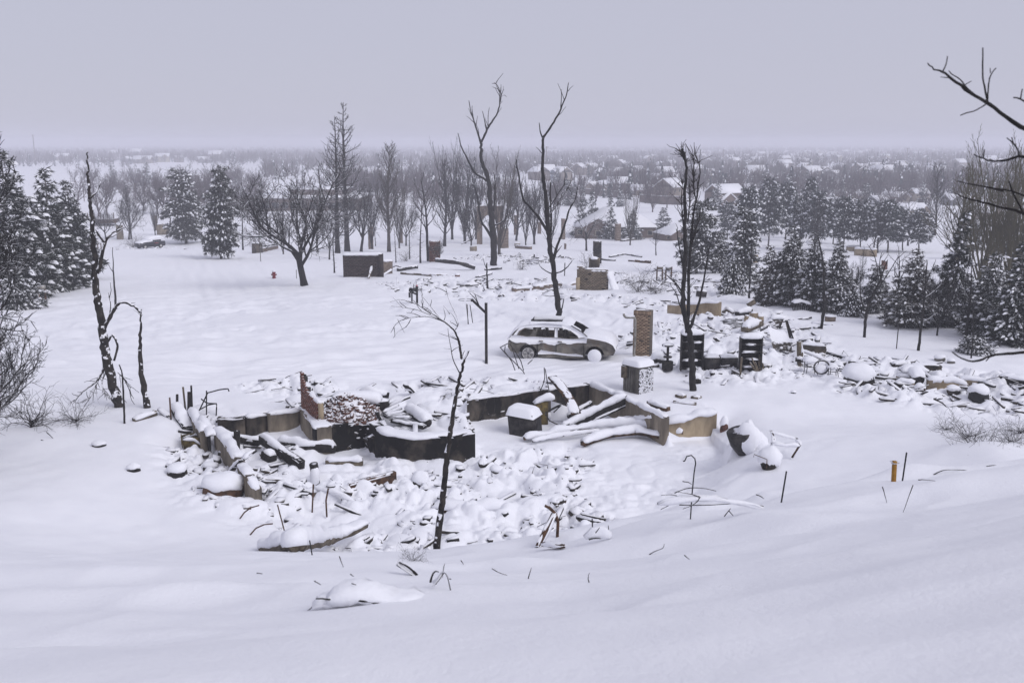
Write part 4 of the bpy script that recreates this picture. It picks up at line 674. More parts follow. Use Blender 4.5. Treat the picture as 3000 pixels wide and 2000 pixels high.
def wall(label, pts, top, base, thick, mat, snow=0.16, name='concrete_wall', cat='wall', tops=None, group=None, sw=None, away=1):
    """pts: picture points of the near top edge at height top; the wall is thick away from the camera"""
    tp = tops or [top] * len(pts); p = np.array([onz(a, b, z) for (a, b), z in zip(pts, tp)])
    p = resample(p, 0.33); p[1:-1, 2] += RNG.normal(0, 0.025, len(p) - 2); p[1:-1, :2] += RNG.normal(0, 0.008, (len(p) - 2, 2))
    d = np.gradient(p[:, :2], axis=0); nrm = np.stack([-d[:, 1], d[:, 0]], -1); nrm /= np.linalg.norm(nrm, axis=1)[:, None]
    sgn = np.sign((nrm * p[:, :2]).sum(1)); nrm *= sgn[:, None] * away
    q = p[:, :2] + nrm * thick; poly = [tuple(a) for a in p[:, :2]] + [tuple(a) for a in q[::-1]]; zt = list(p[:, 2]) + list(p[::-1, 2])
    area = sum(poly[i][0] * poly[(i + 1) % len(poly)][1] - poly[(i + 1) % len(poly)][0] * poly[i][1] for i in range(len(poly)))
    if area < 0: poly = poly[::-1]; zt = zt[::-1]
    mb = MB(); mb.prism(poly, base, zt); b = np.array([p[0, 0], p[0, 1], base]); t = thing(name, b, label, cat, group); obj('slab', mb, M[mat], t)
    if snow:
        s = MB(); c = np.concatenate([(p[:, :2] + q) / 2, p[:, 2:]], 1); cap(s, c, sw or thick, snow * 0.85, RNG, rough=0.28); obj('snow', s, M['snow'], t, True)
    return t
TZ = -10.2
GW = 'broken foundation walls of the near house'
wall('tan concrete end of the left foundation wall nearest the charred posts', [(551, 1203), (586, 1262)], TZ, -11.6, 0.28, 'conc', 0.22, group=GW)
wall('long grey left foundation wall running towards the camera', [(625, 1254), (686, 1340)], TZ, -11.7, 0.34, 'conc', 0.24, group=GW)
wall('short broken stump of the left foundation wall under a crossed board', [(694, 1357), (719, 1392)], -10.25, -11.7, 0.28, 'conc', 0.20, group=GW)
wall('last triangular stub of the left foundation wall at the front corner', [(722, 1398), (746, 1436)], -10.3, -11.7, 0.28, 'conc', 0.18, group=GW, tops=[-10.2, -10.55])
wall('low dark piece of the back foundation wall beside the bent metal frame', [(636, 1224), (716, 1222)], -10.25, -11.2, 0.25, 'conc_soot', 0.10, group=GW)
wall('low grey piece of the back foundation wall in the middle of its row', [(724, 1221), (790, 1212)], -10.25, -11.2, 0.25, 'conc_soot', 0.10, group=GW, tops=[-10.25, -10.3])
wall('pale piece of the back foundation wall ending at the red brick corner', [(786, 1212), (878, 1200)], -10.22, -11.2, 0.25, 'conc', 0.10, group=GW)
wall('pale ledge wall carrying the broken red brick wall', [(878, 1200), (928, 1254)], TZ, -11.6, 0.55, 'conc', 0.06, group=GW, away=1)
wall('soot-black wall face below the heap of broken bricks', [(928, 1254), (1000, 1244), (1072, 1233)], TZ, -11.8, 0.6, 'conc_black', 0.05, group=GW)
wall('soot-black recess wall between the two black wall faces', [(1072, 1236), (1096, 1250)], TZ, -11.8, 0.4, 'conc_black', 0.05, group=GW)
wall('wide soot-black basement wall facing the camera under snowy rubble', [(1096, 1251), (1130, 1270), (1190, 1276), (1250, 1277), (1320, 1275), (1392, 1266)], TZ, -11.9, 0.5, 'conc_black', 0.10, group=GW, sw=0.6)
wall('sooty concrete wall with streaks behind the snow-capped metal box', [(1367, 1171), (1480, 1155), (1590, 1140)], TZ, -11.9, 0.22, 'conc_soot', 0.07, group=GW)
wall('blackened back wall of the open basement near the air conditioner', [(1592, 1142), (1660, 1132), (1726, 1124)], TZ, -11.9, 0.22, 'conc_soot', 0.08, group=GW)
wall('sloping right basement wall below the air conditioner', [(1726, 1124), (1800, 1153), (1870, 1184), (1945, 1222)], TZ, -11.9, 0.24, 'conc', 0.15, group=GW)
wall('tan retaining wall slab with a straight cut end, right of the open basement', [(1935, 1240), (2000, 1226), (2060, 1212), (2101, 1204)], TZ, -11.6, 0.3, 'conc_tan', 0.24, group=GW, tops=[-10.62, -10.42, -10.28, -10.2], sw=0.5)
GWR = 'broken foundation walls of the right-hand house'
wall('tan concrete wall behind the twin-trunked burned tree', [(1955, 893), (2030, 888), (2108, 884)], -9.62, -10.9, 0.25, 'conc_tan', 0.10, tops=[-10.35, -9.9, -9.6], group=GWR)
wall('brown concrete wall right of the collapsed dark sheets', [(2346, 1006), (2420, 1011)], -9.72, -10.9, 0.25, 'conc_soot', 0.10, group=GWR)
wall('short dark broken wall right of the brown concrete wall', [(2420, 1030), (2490, 1045)], -10.0, -10.9, 0.25, 'conc_black', 0.10, group=GWR)
wall('dark broken wall behind the large snow-capped tub', [(2485, 1058), (2565, 1066)], -9.95, -10.9, 0.3, 'conc_black', 0.12, group=GWR)
wall('dark broken wall right of the snow-capped tub', [(2620, 1066), (2660, 1062)], -9.95, -10.9, 0.3, 'conc_black', 0.12, group=GWR)
wall('grey-black broken wall in the middle of the right-hand rubble', [(2668, 1070), (2760, 1072)], -9.85, -10.9, 0.3, 'conc_soot', 0.14, group=GWR)
wall('tan curved foundation piece in the right-hand rubble', [(2725, 1115), (2790, 1112), (2840, 1128)], -10.0, -11.2, 0.3, 'conc_tan', 0.2, group=GWR, tops=[-10.0, -9.98, -10.2])
wall('tan foundation piece with a square right end near the right edge', [(2810, 1108), (2905, 1116)], -9.95, -11.2, 0.3, 'conc_tan', 0.22, group=GWR)
wall('short tan slab left of the snow-covered pipe', [(2625, 1098), (2682, 1104)], -9.98, -10.9, 0.4, 'conc_tan', 0.16, group=GWR)
wall('second short tan slab in front of the snow-covered pipe', [(2628, 1115), (2680, 1120)], -10.1, -10.9, 0.3, 'conc_tan', 0.14, group=GWR)
wall('dark slanted slab cut off by the right edge below the conifers', [(2925, 1100), (3010, 1112)], -9.75, -10.9, 0.5, 'conc_black', 0.22, group=GWR)
# ---------------------------------------------------------------- bricks laid one by one
def unit_brick(name, l=0.2, h=0.062, d=0.09, jit=0.0):
    mb = MB(); mb.box((0, 0, 0), (l, d, h), None, jit, np.random.default_rng(3)); return mb.mesh(name)
BR = {}
def brick_mesh(mat, size):
    k = (mat, size)
    if k not in BR: me = unit_brick('brick', *size, jit=0.05); me.materials.append(M[mat]); BR[k] = me
    return BR[k]
def lay(parent, o, ax, L, hfun, mat, size, rng, soldier=0.0, out=0.0, limit=300, miss=0.0, gap=0.012):
    """courses of bricks on a face that starts at o and runs along ax; hfun(s) is the height of the wall there"""
    ax = np.asarray(ax, float); ang = math.atan2(ax[1], ax[0]); me = brick_mesh(mat, size); n = 0; bl, bh, bd = size; z = bh / 2; c = 0; H = max(hfun(s) for s in np.linspace(0, L, 40))
    nrm = np.array([ax[1], -ax[0], 0.0])
    while z + bh / 2 <= H + 0.02 and n < limit:
        s = (bl / 2 if c % 2 else 0.0)
        while s < L - 0.04:
            a, b = max(0, s - bl / 2), min(L, s + bl / 2)
            if b - a > 0.05 and hfun((a + b) / 2) >= z and rng.random() >= miss and n < limit:
                p = o + ax * ((a + b) / 2) + nrm * (out + rng.uniform(-0.006, 0.010)) + np.array([0, 0, z])
                place(me, 'brick', p, (rng.normal(0, 0.01), rng.normal(0, 0.01), ang + rng.normal(0, 0.012)), ((b - a - gap) / bl, 1, 1), parent); n += 1
            s += bl
        z += bh + gap; c += 1
    return n
SZ = (0.205, 0.064, 0.09)
# chimney beside the burned car
b = P(1878, 1046); yaw = R(-24); cx, sx = math.cos(yaw), math.sin(yaw); ax = np.array([cx, sx, 0]); ay = np.array([-sx, cx, 0])
t = thing('brick_chimney', b, 'free-standing tan brick chimney with a bent downspout behind the air conditioner', 'chimney'); Wd, Dp, Hc = 0.86, 0.52, 2.42; o0 = b - ax * Wd / 2 + np.array([0, 0, -0.15])
mb = MB(); rot = np.stack([ax, ay, [0, 0, 1]], 1); mb.box(b + ay * Dp / 2 + np.array([0, 0, Hc / 2 - 0.15]), (Wd - 0.05, Dp - 0.05, Hc), rot); obj('core', mb, M['mortar'], t)
rng = np.random.default_rng(8)
lay(t, o0 + ay * 0.04, ax, Wd, lambda s: Hc - 0.24, 'brick_tan', SZ, rng, limit=190, miss=0.03)
lay(t, o0 + ay * (Dp - 0.02) + ax * 0.04, -ay, Dp - 0.06, lambda s: Hc - 0.32, 'brick_tan', SZ, rng, limit=95)
me = brick_mesh('brick_tan', (0.064, 0.2, 0.09))
for i in range(12): place(me, 'brick', o0 + ax * (0.04 + i * 0.071) + ay * 0.035 + np.array([0, 0, Hc - 0.115]), (0, 0, yaw), None, t)
s = MB(); cap(s, [b + ay * Dp / 2 - ax * 0.4 + np.array([0, 0, Hc - 0.15]), b + ay * Dp / 2 + ax * 0.4 + np.array([0, 0, Hc - 0.15])], 0.4, 0.05, rng, 0.0); obj('snow', s, M['snow'], t, True)
Yc = b[1] - 0.25; mb = MB(); mb.tube(resample([at(x, y, Yc) for x, y in ((1827, 919), (1829, 926), (1834, 930), (1850, 930), (1860, 931), (1862, 940), (1861, 1000), (1857, 1046))], 0.05), 0.055, 8); obj('downspout', mb, M['metal_pale'], t, True)
s = MB(); cap(s, [at(1834, 926, Yc), at(1860, 926, Yc)], 0.09, 0.09, rng, 0.0); obj('snow', s, M['snow'], t, True)
# broken red brick wall on the ledge
p0 = onz(886, 1192, TZ); p1 = onz(934, 1233, TZ); d = p1 - p0; L = np.linalg.norm(d[:2]); ax = d / L; ax[2] = 0
t = thing('brick_wall', p0, 'broken red brick wall stepping down towards the camera, snow on its top', 'wall')
hf = lambda s: float(np.interp(s / L, [0, 0.1, 0.18, 0.3, 0.34, 0.55, 0.6, 1], [1.42, 1.42, 1.15, 1.0, 0.82, 0.78, 0.72, 0.70]))
mb = MB(); nn = np.array([-ax[1], ax[0], 0]); nn = nn if nn[0] > 0 else -nn
for i in range(12):
    a, b2 = i / 12, (i + 1) / 12; hh_ = hf((a + b2) / 2 * L) - 0.06; c = p0 + ax * L * (a + b2) / 2 + nn * 0.10 + np.array([0, 0, hh_ / 2]); mb.box(c, (L / 12 + (0.004 if i % 2 else 0.0), 0.12, hh_), np.stack([ax, np.cross([0, 0, 1], ax), [0, 0, 1]], 1))
obj('core', mb, M['mortar_dark'], t)
lay(t, p0 + np.array([0, 0, 0.0]), ax, L, hf, 'brick_red', (0.2, 0.064, 0.09), np.random.default_rng(4), out=0.0, limit=260)
s = MB(); cap(s, [p0 + ax * L * f + nn * 0.08 + np.array([0, 0, hf(f * L) - 0.02]) for f in (0.36, 0.5, 0.65, 0.8, 0.98)], 0.16, 0.10, RNG); cap(s, [p0 + nn * 0.08 + np.array([0, 0, 1.38]), p0 + ax * 0.2 + nn * 0.08 + np.array([0, 0, 1.38])], 0.14, 0.12, RNG)
cap(s, [p0 + ax * L * f + nn * 0.08 + np.array([0, 0, hf(f * L) - 0.02]) for f in (0.2, 0.32)], 0.16, 0.10, RNG); obj('snow', s, M['snow'], t, True)
mb = MB(); e = p1 + nn * 0.1; mb.box(e + np.array([0, -0.02, 0.33]), (0.2, 0.12, 0.70), rz(0.2)); obj('end_pier', mb, M['conc_tan'], t)
# heap of fallen bricks on the ledge
c0 = onz(1010, 1215, -9.95); t = thing('brick_heap', c0, 'heap of tumbled red bricks beside the broken red brick wall', 'rubble'); rng = np.random.default_rng(12)
a0 = onz(945, 1228, -10.1); a1 = onz(1080, 1222, -10.1); mb = MB(); xs = np.linspace(-0.25, 2.0, 24); ys = np.linspace(-0.2, 2.0, 20); gx, gy = np.meshgrid(xs, ys)
hm_ = lambda x, y: -10.28 + 0.75 * np.clip(1 - ((x - 0.75) / 1.25) ** 2, 0, 1) * np.clip((y + 0.15) / 1.3, 0, 1) ** 0.7 * np.clip((2.1 - y) / 0.6, 0, 1)
zz = hm_(gx, gy) + rng.normal(0, 0.03, gx.shape); v = np.stack([a0[0] + gx, a0[1] + gy, zz], -1).reshape(-1, 3); i = (np.arange(19)[:, None] * 24 + np.arange(23)[None]).ravel(); mb.add(v, np.stack([i, i + 1, i + 25, i + 24], -1)); obj('mound', mb, M['brick_rubble'], t)
me = unit_brick('brick', 0.17, 0.075, 0.10, 0.18); me.materials.append(M['brick_rubble'])
for k in range(290):
    x, y = rng.uniform(-0.2, 1.9), rng.uniform(-0.15, 1.5); place(me, 'brick', (a0[0] + x, a0[1] + y, hm_(x, y) + rng.uniform(-0.02, 0.06)), tuple(rng.uniform(-0.7, 0.7, 2)) + (rng.uniform(0, 3.14),), rng.uniform(0.6, 1.15), t)
s = MB(); cap(s, [(a0[0] + 0.1, a0[1] + 1.55, -9.62), (a0[0] + 0.9, a0[1] + 1.6, -9.56), (a0[0] + 2.0, a0[1] + 1.6, -9.75)], 0.7, 0.20, rng); obj('snow', s, M['snow'], t, True)
# ruined fireplace in the middle distance
b = P(1735, 848); ax = np.array([0.985, -0.17, 0]); ay = np.array([0.17, 0.985, 0]); t = thing('ruined_fireplace', b, 'ruined brick fireplace wall with a soot-black right half and snowy sloping side', 'ruin')
Wd = m_px(92, b[1]); Hh = m_px(66, b[1]); o0 = b - ax * Wd / 2 - np.array([0, 0, 0.1]); rng = np.random.default_rng(18)
hf = lambda s: Hh * float(np.interp(s / Wd, [0, 0.05, 0.22, 0.26, 1], [0.8, 1.12, 1.12, 0.95, 0.95]))
mb = MB(); rot = np.stack([ax, ay, [0, 0, 1]], 1); mb.box(b + ay * 0.45 + np.array([0, 0, Hh * 0.45 - 0.1]), (Wd - 0.04, 0.78, Hh * 0.9), rot); obj('core', mb, M['mortar_dark'], t)
n_ = lay(t, o0, ax, Wd, hf, 'brick_dark', (0.26, 0.10, 0.09), rng, limit=240, miss=0.04)
mb = MB(); mb.box(b - ax * (Wd / 2 - 0.12) - ay * 0.22 + np.array([0, 0, 0.45]), (0.3, 0.35, 1.1), rot, 0.1, rng); obj('pier', mb, M['conc_tan'], t)
mb = MB(); mb.box(b + ay * 1.1 + ax * 0.05 + np.array([0, 0, Hh * 1.15]), (0.85, 0.5, 0.75), rot, 0.06, rng); obj('stack', mb, M['brick_dark'], t)
s = MB(); cap(s, [b - ax * Wd * 0.24 + ay * 0.4 + np.array([0, 0, Hh * 0.86]), b + ax * Wd * 0.5 + ay * 0.4 + np.array([0, 0, Hh * 0.86])], 0.85, 0.15, rng); cap(s, [b - ax * 0.3 + ay * 1.1 + np.array([0, 0, Hh * 1.15 + 0.36]), b + ax * 0.4 + ay * 1.1 + np.array([0, 0, Hh * 1.15 + 0.36])], 0.5, 0.2, rng)
cap(s, [b - ax * Wd * 0.5 + ay * 0.3 + np.array([0, 0, Hh * 1.0]), b - ax * Wd * 0.26 + ay * 0.3 + np.array([0, 0, Hh * 1.0])], 0.6, 0.14, rng)
cap(s, [b + ax * Wd * 0.52 + ay * 0.3 + np.array([0, 0, Hh * 0.84]), b + ax * (Wd * 0.5 + 0.35) + ay * 0.1 + np.array([0, 0, Hh * 0.4]), b + ax * (Wd * 0.5 + 0.75) - ay * 0.2 + np.array([0, 0, -0.1])], 0.7, 0.16, rng); obj('snow', s, M['snow'], t, True)
# blackened brick wall standing alone
b = P(1060, 812); Wd = m_px(108, b[1]); Hh = m_px(70, b[1]); ax = np.array([0.998, 0.06, 0]); ax /= np.linalg.norm(ax); ay = np.array([-ax[1], ax[0], 0]); rot = np.stack([ax, ay, [0, 0, 1]], 1)
t = thing('brick_wall', b, 'low wide blackened brick wall standing alone at the far side of the yard', 'wall'); mb = MB(); mb.box(b + ay * 0.25 + np.array([0, 0, Hh / 2 - 0.1]), (Wd, 0.3, Hh), rot); obj('core', mb, M['mortar_dark'], t)
lay(t, b - ax * Wd / 2 + ay * 0.08 - np.array([0, 0, 0.1]), ax, Wd, lambda s: Hh, 'brick_black', (0.40, 0.14, 0.09), np.random.default_rng(5), limit=150)
mb = MB(); mb.box(b + ax * (Wd / 2 + 0.10) + ay * 0.2 + np.array([0, 0, Hh / 2 - 0.1]), (0.42, 0.62, Hh + 0.04), rot); obj('pier', mb, M['brick_black'], t)
s = MB(); cap(s, [b - ax * Wd / 2 + ay * 0.2 + np.array([0, 0, Hh - 0.1]), b + ax * (Wd / 2 + 0.2) + ay * 0.2 + np.array([0, 0, Hh - 0.1])], 0.5, 0.2, RNG, rough=0.12); obj('snow', s, M['snow'], t, True)
timber('pale board leaning on the right end of the blackened brick wall', [(1080, 815, 0.05), (None, *(b + ax * 1.0 - ay * 0.3 + np.array([0, 0, 1.1])))], 0.2, 0.06, 'wood_grey', 0.05, 'leaning_board', 'board')
# chimneys, pillars and arches further off
def pillar(label, px, pyb, pyt, wpx, mat, name='ruined_chimney', cat='chimney', depth=0.8, snow=0.12, taper=1.0, yaw=0.15, broken=0.0):
    b = P(px, pyb); W_ = m_px(wpx, b[1]); H = m_px(pyb - pyt, b[1]); t = thing(name, b, label, cat, 'ruined chimneys and pillars across the burned neighbourhood'); mb = MB(); rng = np.random.default_rng(int(px)); n = 7
    for i in range(n):
        f = 1 - (1 - taper) * i / n; mb.box(b + np.array([rng.normal(0, 0.012), W_ * depth / 2, H * (i + 0.5) / n - 0.05]), (W_ * f * rng.uniform(0.97, 1.0), W_ * depth * f, H / n + 0.01 * (i % 2)), rz(yaw), broken if i > n - 3 else 0.0, rng)
    obj('masonry', mb, M[mat], t); s = MB(); cap(s, [b + np.array([-W_ * 0.42, W_ * depth / 2, H - 0.05]), b + np.array([W_ * 0.42, W_ * depth / 2, H - 0.05])], W_ * depth * 0.8, snow, rng, 0.02); obj('snow', s, M['snow'], t, True); return t
for a_ in (('red brick chimney stump flecked with snow behind the rubble of the middle house', 1273, 768, 706, 32, 'brick_red'), ('dark steel chimney standing in the far foundations', 1750, 772, 706, 22, 'conc_black'), ('tan stone pillar behind the grey narrow tree', 1086, 730, 662, 15, 'stone_tan'), ('tan pillar behind the thick-trunked grey tree', 1478, 727, 668, 22, 'stone_tan'),
           ('grey-brown stone pillar in the far snow between the tall trees', 1512, 688, 630, 12, 'stone_tan'), ('tan stone pillar right of the right tall burned tree', 1650, 701, 640, 11, 'stone_tan'), ('thin tan post standing in the snow right of the tall burned tree', 1656, 730, 712, 6, 'stone_tan'), ('broken wedge-topped chimney before the snowy roof', 1810, 705, 655, 16, 'stone_tan'), ('pale pillar far behind the tall trees', 1580, 685, 650, 10, 'stone_tan'),
           ('tan pillar beside the far parked car', 350, 702, 660, 17, 'conc'), ('brick chimney beyond the snowy pines', 679, 658, 628, 10, 'stone_tan'), ('tan pillar half hidden by the snowy pine', 575, 690, 660, 11, 'conc'), ('thin tan chimney above the tan garden wall', 457, 675, 632, 9, 'conc'), ('brown pillar behind the right-hand conifers', 2592, 790, 762, 14, 'brick_red'), ('tan masonry block behind the narrow pine', 2214, 770, 745, 12, 'conc_tan'), ('dark brown pillar seen between the trees left of the arch', 1175, 712, 668, 10, 'stone_tan'), ('dark round boulder-like stove behind the scorched conifer', 2282, 812, 780, 16, 'conc')):
    pillar(*a_)
b = P(1405, 716); Y = b[1]; t = thing('brick_arch', b, 'tall tan brick arch standing behind the left tall burned tree', 'arch'); mb = MB(); W_ = m_px(76, Y); H = m_px(112, Y); lw = m_px(16, Y); dp = 0.6; x0 = b[0] - m_px(8, Y); ztop = b[2] + H; yy = Y
out = [(x0, b[2] - 0.2), (x0, ztop), (x0 + W_, ztop), (x0 + W_, b[2] - 0.2), (x0 + W_ - lw, b[2] - 0.2)]; zs = b[2] + H * 0.55; cxx = x0 + W_ / 2; rr = W_ / 2 - lw
out += [(cxx + rr * math.cos(a), zs + rr * 1.1 * math.sin(a)) for a in np.linspace(0, math.pi, 13)] + [(x0 + lw, b[2] - 0.2)]
n = len(out); tri = tessellate_polygon([[Vector((a, c, 0)) for a, c in out]]); v = [(a, yy, c) for a, c in out] + [(a, yy + dp, c) for a, c in out]
mb.add(v, [(i, (i + 1) % n, n + (i + 1) % n, n + i) for i in range(n)], [tuple(k) for k in tri] + [(k[2] + n, k[1] + n, k[0] + n) for k in tri]); obj('masonry', mb, M['stone_tan'], t)
s = MB(); cap(s, [(x0, yy + 0.3, ztop), (x0 + W_, yy + 0.3, ztop)], 0.5, 0.2, RNG); obj('snow', s, M['snow'], t, True)
GP = 'low masonry pieces across the burned neighbourhood'
for lab, pts, h, mat, nm in (('fluted column drum fallen in the snow, left of two', [(1504, 856), (1558, 852)], 0.5, 'stone_tan', 'fallen_column'), ('longer fluted column lying in the snow beside the tall tree', [(1566, 852), (1640, 842)], 0.55, 'stone_tan', 'fallen_column'), ('brown fallen stone beam right of the tall burned tree', [(1648, 842), (1690, 830)], 0.3, 'stone_tan', 'fallen_column'), ('low brown foundation step behind the tall trees', [(1512, 727), (1555, 731)], 0.5, 'stone_tan', 'low_wall'),
                             ('tan garden wall above the far parked car', [(460, 688), (512, 686)], 2.0, 'conc', 'garden_wall'), ('dark stone block under the street sign', [(742, 742), (766, 740)], 1.4, 'conc_soot', 'stone_block'), ('low tan stone ledge right of the street sign', [(762, 740), (812, 728)], 0.6, 'stone_tan', 'low_wall'), ('tan foundation wall far behind the conifer row', [(2505, 748), (2565, 752)], 1.0, 'conc_tan', 'low_wall'), ('low wall far right behind the pines', [(2480, 735), (2520, 735)], 0.7, 'conc_tan', 'low_wall'), ('tan brick stub right of the blackened brick wall', [(1122, 802), (1146, 800)], 1.3, 'stone_tan', 'low_wall'), ('pale concrete block among the rubble near the arch', [(1378, 735), (1396, 735)], 0.7, 'conc', 'stone_block'), ('square stone far behind the tall trees', [(1507, 720), (1524, 720)], 0.5, 'conc', 'stone_block')):
    p = [P(a, c) for a, c in pts]; t = thing(nm, p[0], lab, nm.split('_')[-1], GP); mb = MB(); q = [k + np.array([0, 0, h / 2 - 0.15]) for k in p]; Lq = np.linalg.norm(q[1] - q[0])
    if nm == 'fallen_column':
        c = (q[0] + q[1]) / 2; u_ = (q[1] - q[0]) / Lq; nf = int(Lq / 0.16)
        for i in range(nf): mb.box(q[0] + u_ * (i + 0.5) * Lq / nf, (Lq / nf * 0.82, 0.5, h), np.stack([u_, np.cross([0, 0, 1], u_), [0, 0, 1]], 1))
        bar(mb, [a + np.array([0, 0.05, -0.02]) for a in q], 0.5, h * 0.92)
    else: bar(mb, q, 0.4, h + 0.3, RNG, 0.04)
    obj('masonry', mb, M[mat], t); s = MB(); cap(s, [k + np.array([0, 0, (h / 2 if nm == 'fallen_column' else h / 2 + 0.15)]) for k in q], 0.45, 0.15, RNG); obj('snow', s, M['snow'], t, True)
print('ruins', round(time.time() - T0, 1))
# ---------------------------------------------------------------- burned car
def poly_plate(mb, outer, holes, ybase, thick, f3):
    """flat shape with holes given in (x, z); f3 maps (x, offset, z) to the place"""
    loops = [outer] + holes; tri = tessellate_polygon([[Vector((a, c, 0)) for a, c in lp] for lp in loops]); flat = [p for lp in loops for p in lp]; n = len(flat)
    v = [f3(a, 0.0, c) for a, c in flat] + [f3(a, thick, c) for a, c in flat]; q = []; k = 0
    for lp in loops:
        m = len(lp); q += [(k + i, k + (i + 1) % m, n + k + (i + 1) % m, n + k + i) for i in range(m)]; k += m
    mb.add(v, q, [tuple(t) for t in tri] + [(t[2] + n, t[1] + n, t[0] + n) for t in tri])
def arc(cx, cz, r, a0, a1, n): return [(cx + r * math.cos(a), cz + r * math.sin(a)) for a in np.linspace(a0, a1, n)]
rw, fw = P(1546, 1052), P(1741, 1060); cdir = fw - rw; cdir[2] = 0; cdir /= np.linalg.norm(cdir); cl = np.array([-cdir[1], cdir[0], 0]); cmid = (rw + fw) / 2; WB = np.linalg.norm((fw - rw)[:2]); k_ = WB / 3.1
def CW(x, y, z): return cmid + (cdir * x + cl * (y + 0.12) + np.array([0, 0, 1.0]) * (z - 0.10)) * k_
t = car = thing('burned_car', CW(0, 0.9, 0), 'burned-out wagon without windows or tyres, roof and bonnet under thick snow', 'car')
prof_out = [(-2.38, 0.42), (-2.52, 0.62), (-2.5, 0.9), (-2.42, 1.12), (-2.2, 1.42), (-1.95, 1.60), (-1.5, 1.71), (-0.8, 1.76), (0.0, 1.74), (0.45, 1.66), (0.9, 1.42), (1.25, 1.20), (1.7, 1.13), (2.1, 1.06), (2.38, 0.94), (2.48, 0.75), (2.45, 0.48)]
arch_f = arc(1.55, 0.36, 0.44, math.radians(-5), math.radians(185), 13); arch_r = arc(-1.55, 0.36, 0.43, math.radians(-5), math.radians(185), 13)
outer = prof_out + [(2.05, 0.34)] + arch_f + [(1.05, 0.24), (-1.05, 0.22)] + arch_r
win_q = [(-2.02, 1.20), (-1.90, 1.38), (-1.72, 1.50), (-1.36, 1.54), (-1.36, 1.34), (-1.45, 1.22), (-1.62, 1.17)]
win_r = [(-1.22, 1.17), (-1.12, 1.50), (-0.98, 1.56), (-0.36, 1.56), (-0.34, 1.16), (-0.8, 1.155)]
win_f = [(-0.16, 1.15), (-0.18, 1.55), (0.10, 1.54), (0.40, 1.44), (0.72, 1.24), (0.72, 1.14), (0.5, 1.11)]
def tumb(z): return 0.0 if z < 0.95 else 0.30 * ((z - 0.95) / 0.8) ** 1.4
for sd in (-1, 1):
    f3 = lambda x, o, z, sd=sd: CW(x * (1 - 0.0), 0.94 + sd * (0.94 - tumb(z) - o - 0.10 * max(0, abs(x) - 2.0)), z)
    mb = MB(); poly_plate(mb, outer, [win_q, win_r, win_f], 0, 0.05, f3); obj('side_panel', mb, M['car'], t)
mb = MB()   # roof with open sunroof, floor, firewall, ends
def strip(mb, prs, y0, y1, nx=None):
    v = []; 
    for x, z in prs: v += [CW(x, 0.94 + y0 * (0.94 - tumb(z)), z), CW(x, 0.94 + y1 * (0.94 - tumb(z)), z)]
    mb.add(v, [(2 * i, 2 * i + 1, 2 * i + 3, 2 * i + 2) for i in range(len(prs) - 1)])
roofp = [(-2.2, 1.42), (-1.95, 1.60), (-1.5, 1.71)]; strip(mb, roofp, -1, 1); strip(mb, [(-1.5, 1.71), (-0.8, 1.76), (0.0, 1.74)], -1, -0.72); strip(mb, [(-1.5, 1.71), (-0.8, 1.76), (0.0, 1.74)], 0.72, 1); strip(mb, [(0.0, 1.74), (0.3, 1.69)], -1, 1); obj('roof', mb, M['car'], t)
mb = MB(); strip(mb, [(-2.38, 0.42), (-2.52, 0.62), (-2.5, 0.9), (-2.42, 1.12)], -0.97, 0.97); obj('tailgate', mb, M['car'], t)
mb = MB(); strip(mb, [(1.25, 1.18), (1.7, 1.12), (2.1, 1.05), (2.38, 0.93), (2.48, 0.75), (2.45, 0.48)], -0.97, 0.97); obj('bonnet', mb, M['car'], t)
mb = MB(); strip(mb, [(-2.38, 0.40), (2.4, 0.40)], -0.92, 0.92); v = [CW(1.22, 0.05, 0.4), CW(1.22, 1.83, 0.4), CW(1.22, 1.83, 1.17), CW(1.22, 0.05, 1.17)]; mb.add(v, [(0, 1, 2, 3)]); obj('floor_pan', mb, M['car_in'], t)
for x, h in ((-0.75, 0.62), (0.2, 0.62)):
    for y in (0.45, 1.4): mb = MB(); bar(mb, [CW(x, y, 0.62), CW(x + 0.5, y, 0.62)], 0.5, 0.14); bar(mb, [CW(x, y, 0.62), CW(x - 0.15, y, 1.42)], 0.45, 0.08); obj('seat', mb, M['car_in'], t)
for x, zb in ((-0.28, 1.15), (-1.29, 1.16)):
    mb = MB(); bar(mb, [CW(x, 0.05, zb - 0.1), CW(x + 0.02, 0.24, 1.62)], 0.11, 0.05); obj('pillar', mb, M['car_in'], t)
for y0, y1 in ((1.78, 1.60), (0.10, 0.28)): mb = MB(); mb.tube([CW(1.22, y0, 1.18), CW(0.8, (y0 + y1) / 2, 1.47), CW(0.42, y1, 1.66)], 0.045, 6); obj('windscreen_pillar', mb, M['car_in'], t, True)
for nm, xs in (('front_door', (-0.22, 1.02)), ('rear_door', (-1.10, -0.26))):
    f3 = lambda x, o, z: CW(x, 0.94 - (0.94 - tumb(z) + 0.018 - o), z); mb = MB(); a, c = xs; lo = 0.36
    poly_plate(mb, [(a, lo), (c, lo), (c, 0.75), (c - 0.03, 1.10), (a, 1.12)], [], 0, 0.02, f3); d_ = obj(nm, mb, M['car'], t)
    mb = MB(); mb.box(CW(a + 0.16, 0.94 - 0.97, 0.97), (0.2, 0.05, 0.05), rz(math.atan2(cdir[1], cdir[0]))); obj('handle', mb, M['metal_pale'], d_)
mb = MB(); f3 = lambda x, o, z: CW(x, 0.94 - (0.94 + 0.03 - o), z); poly_plate(mb, [(-1.08, 0.2), (1.04, 0.22), (1.04, 0.36), (-1.08, 0.36)], [], 0, 0.06, f3); obj('sill', mb, M['car'], t)
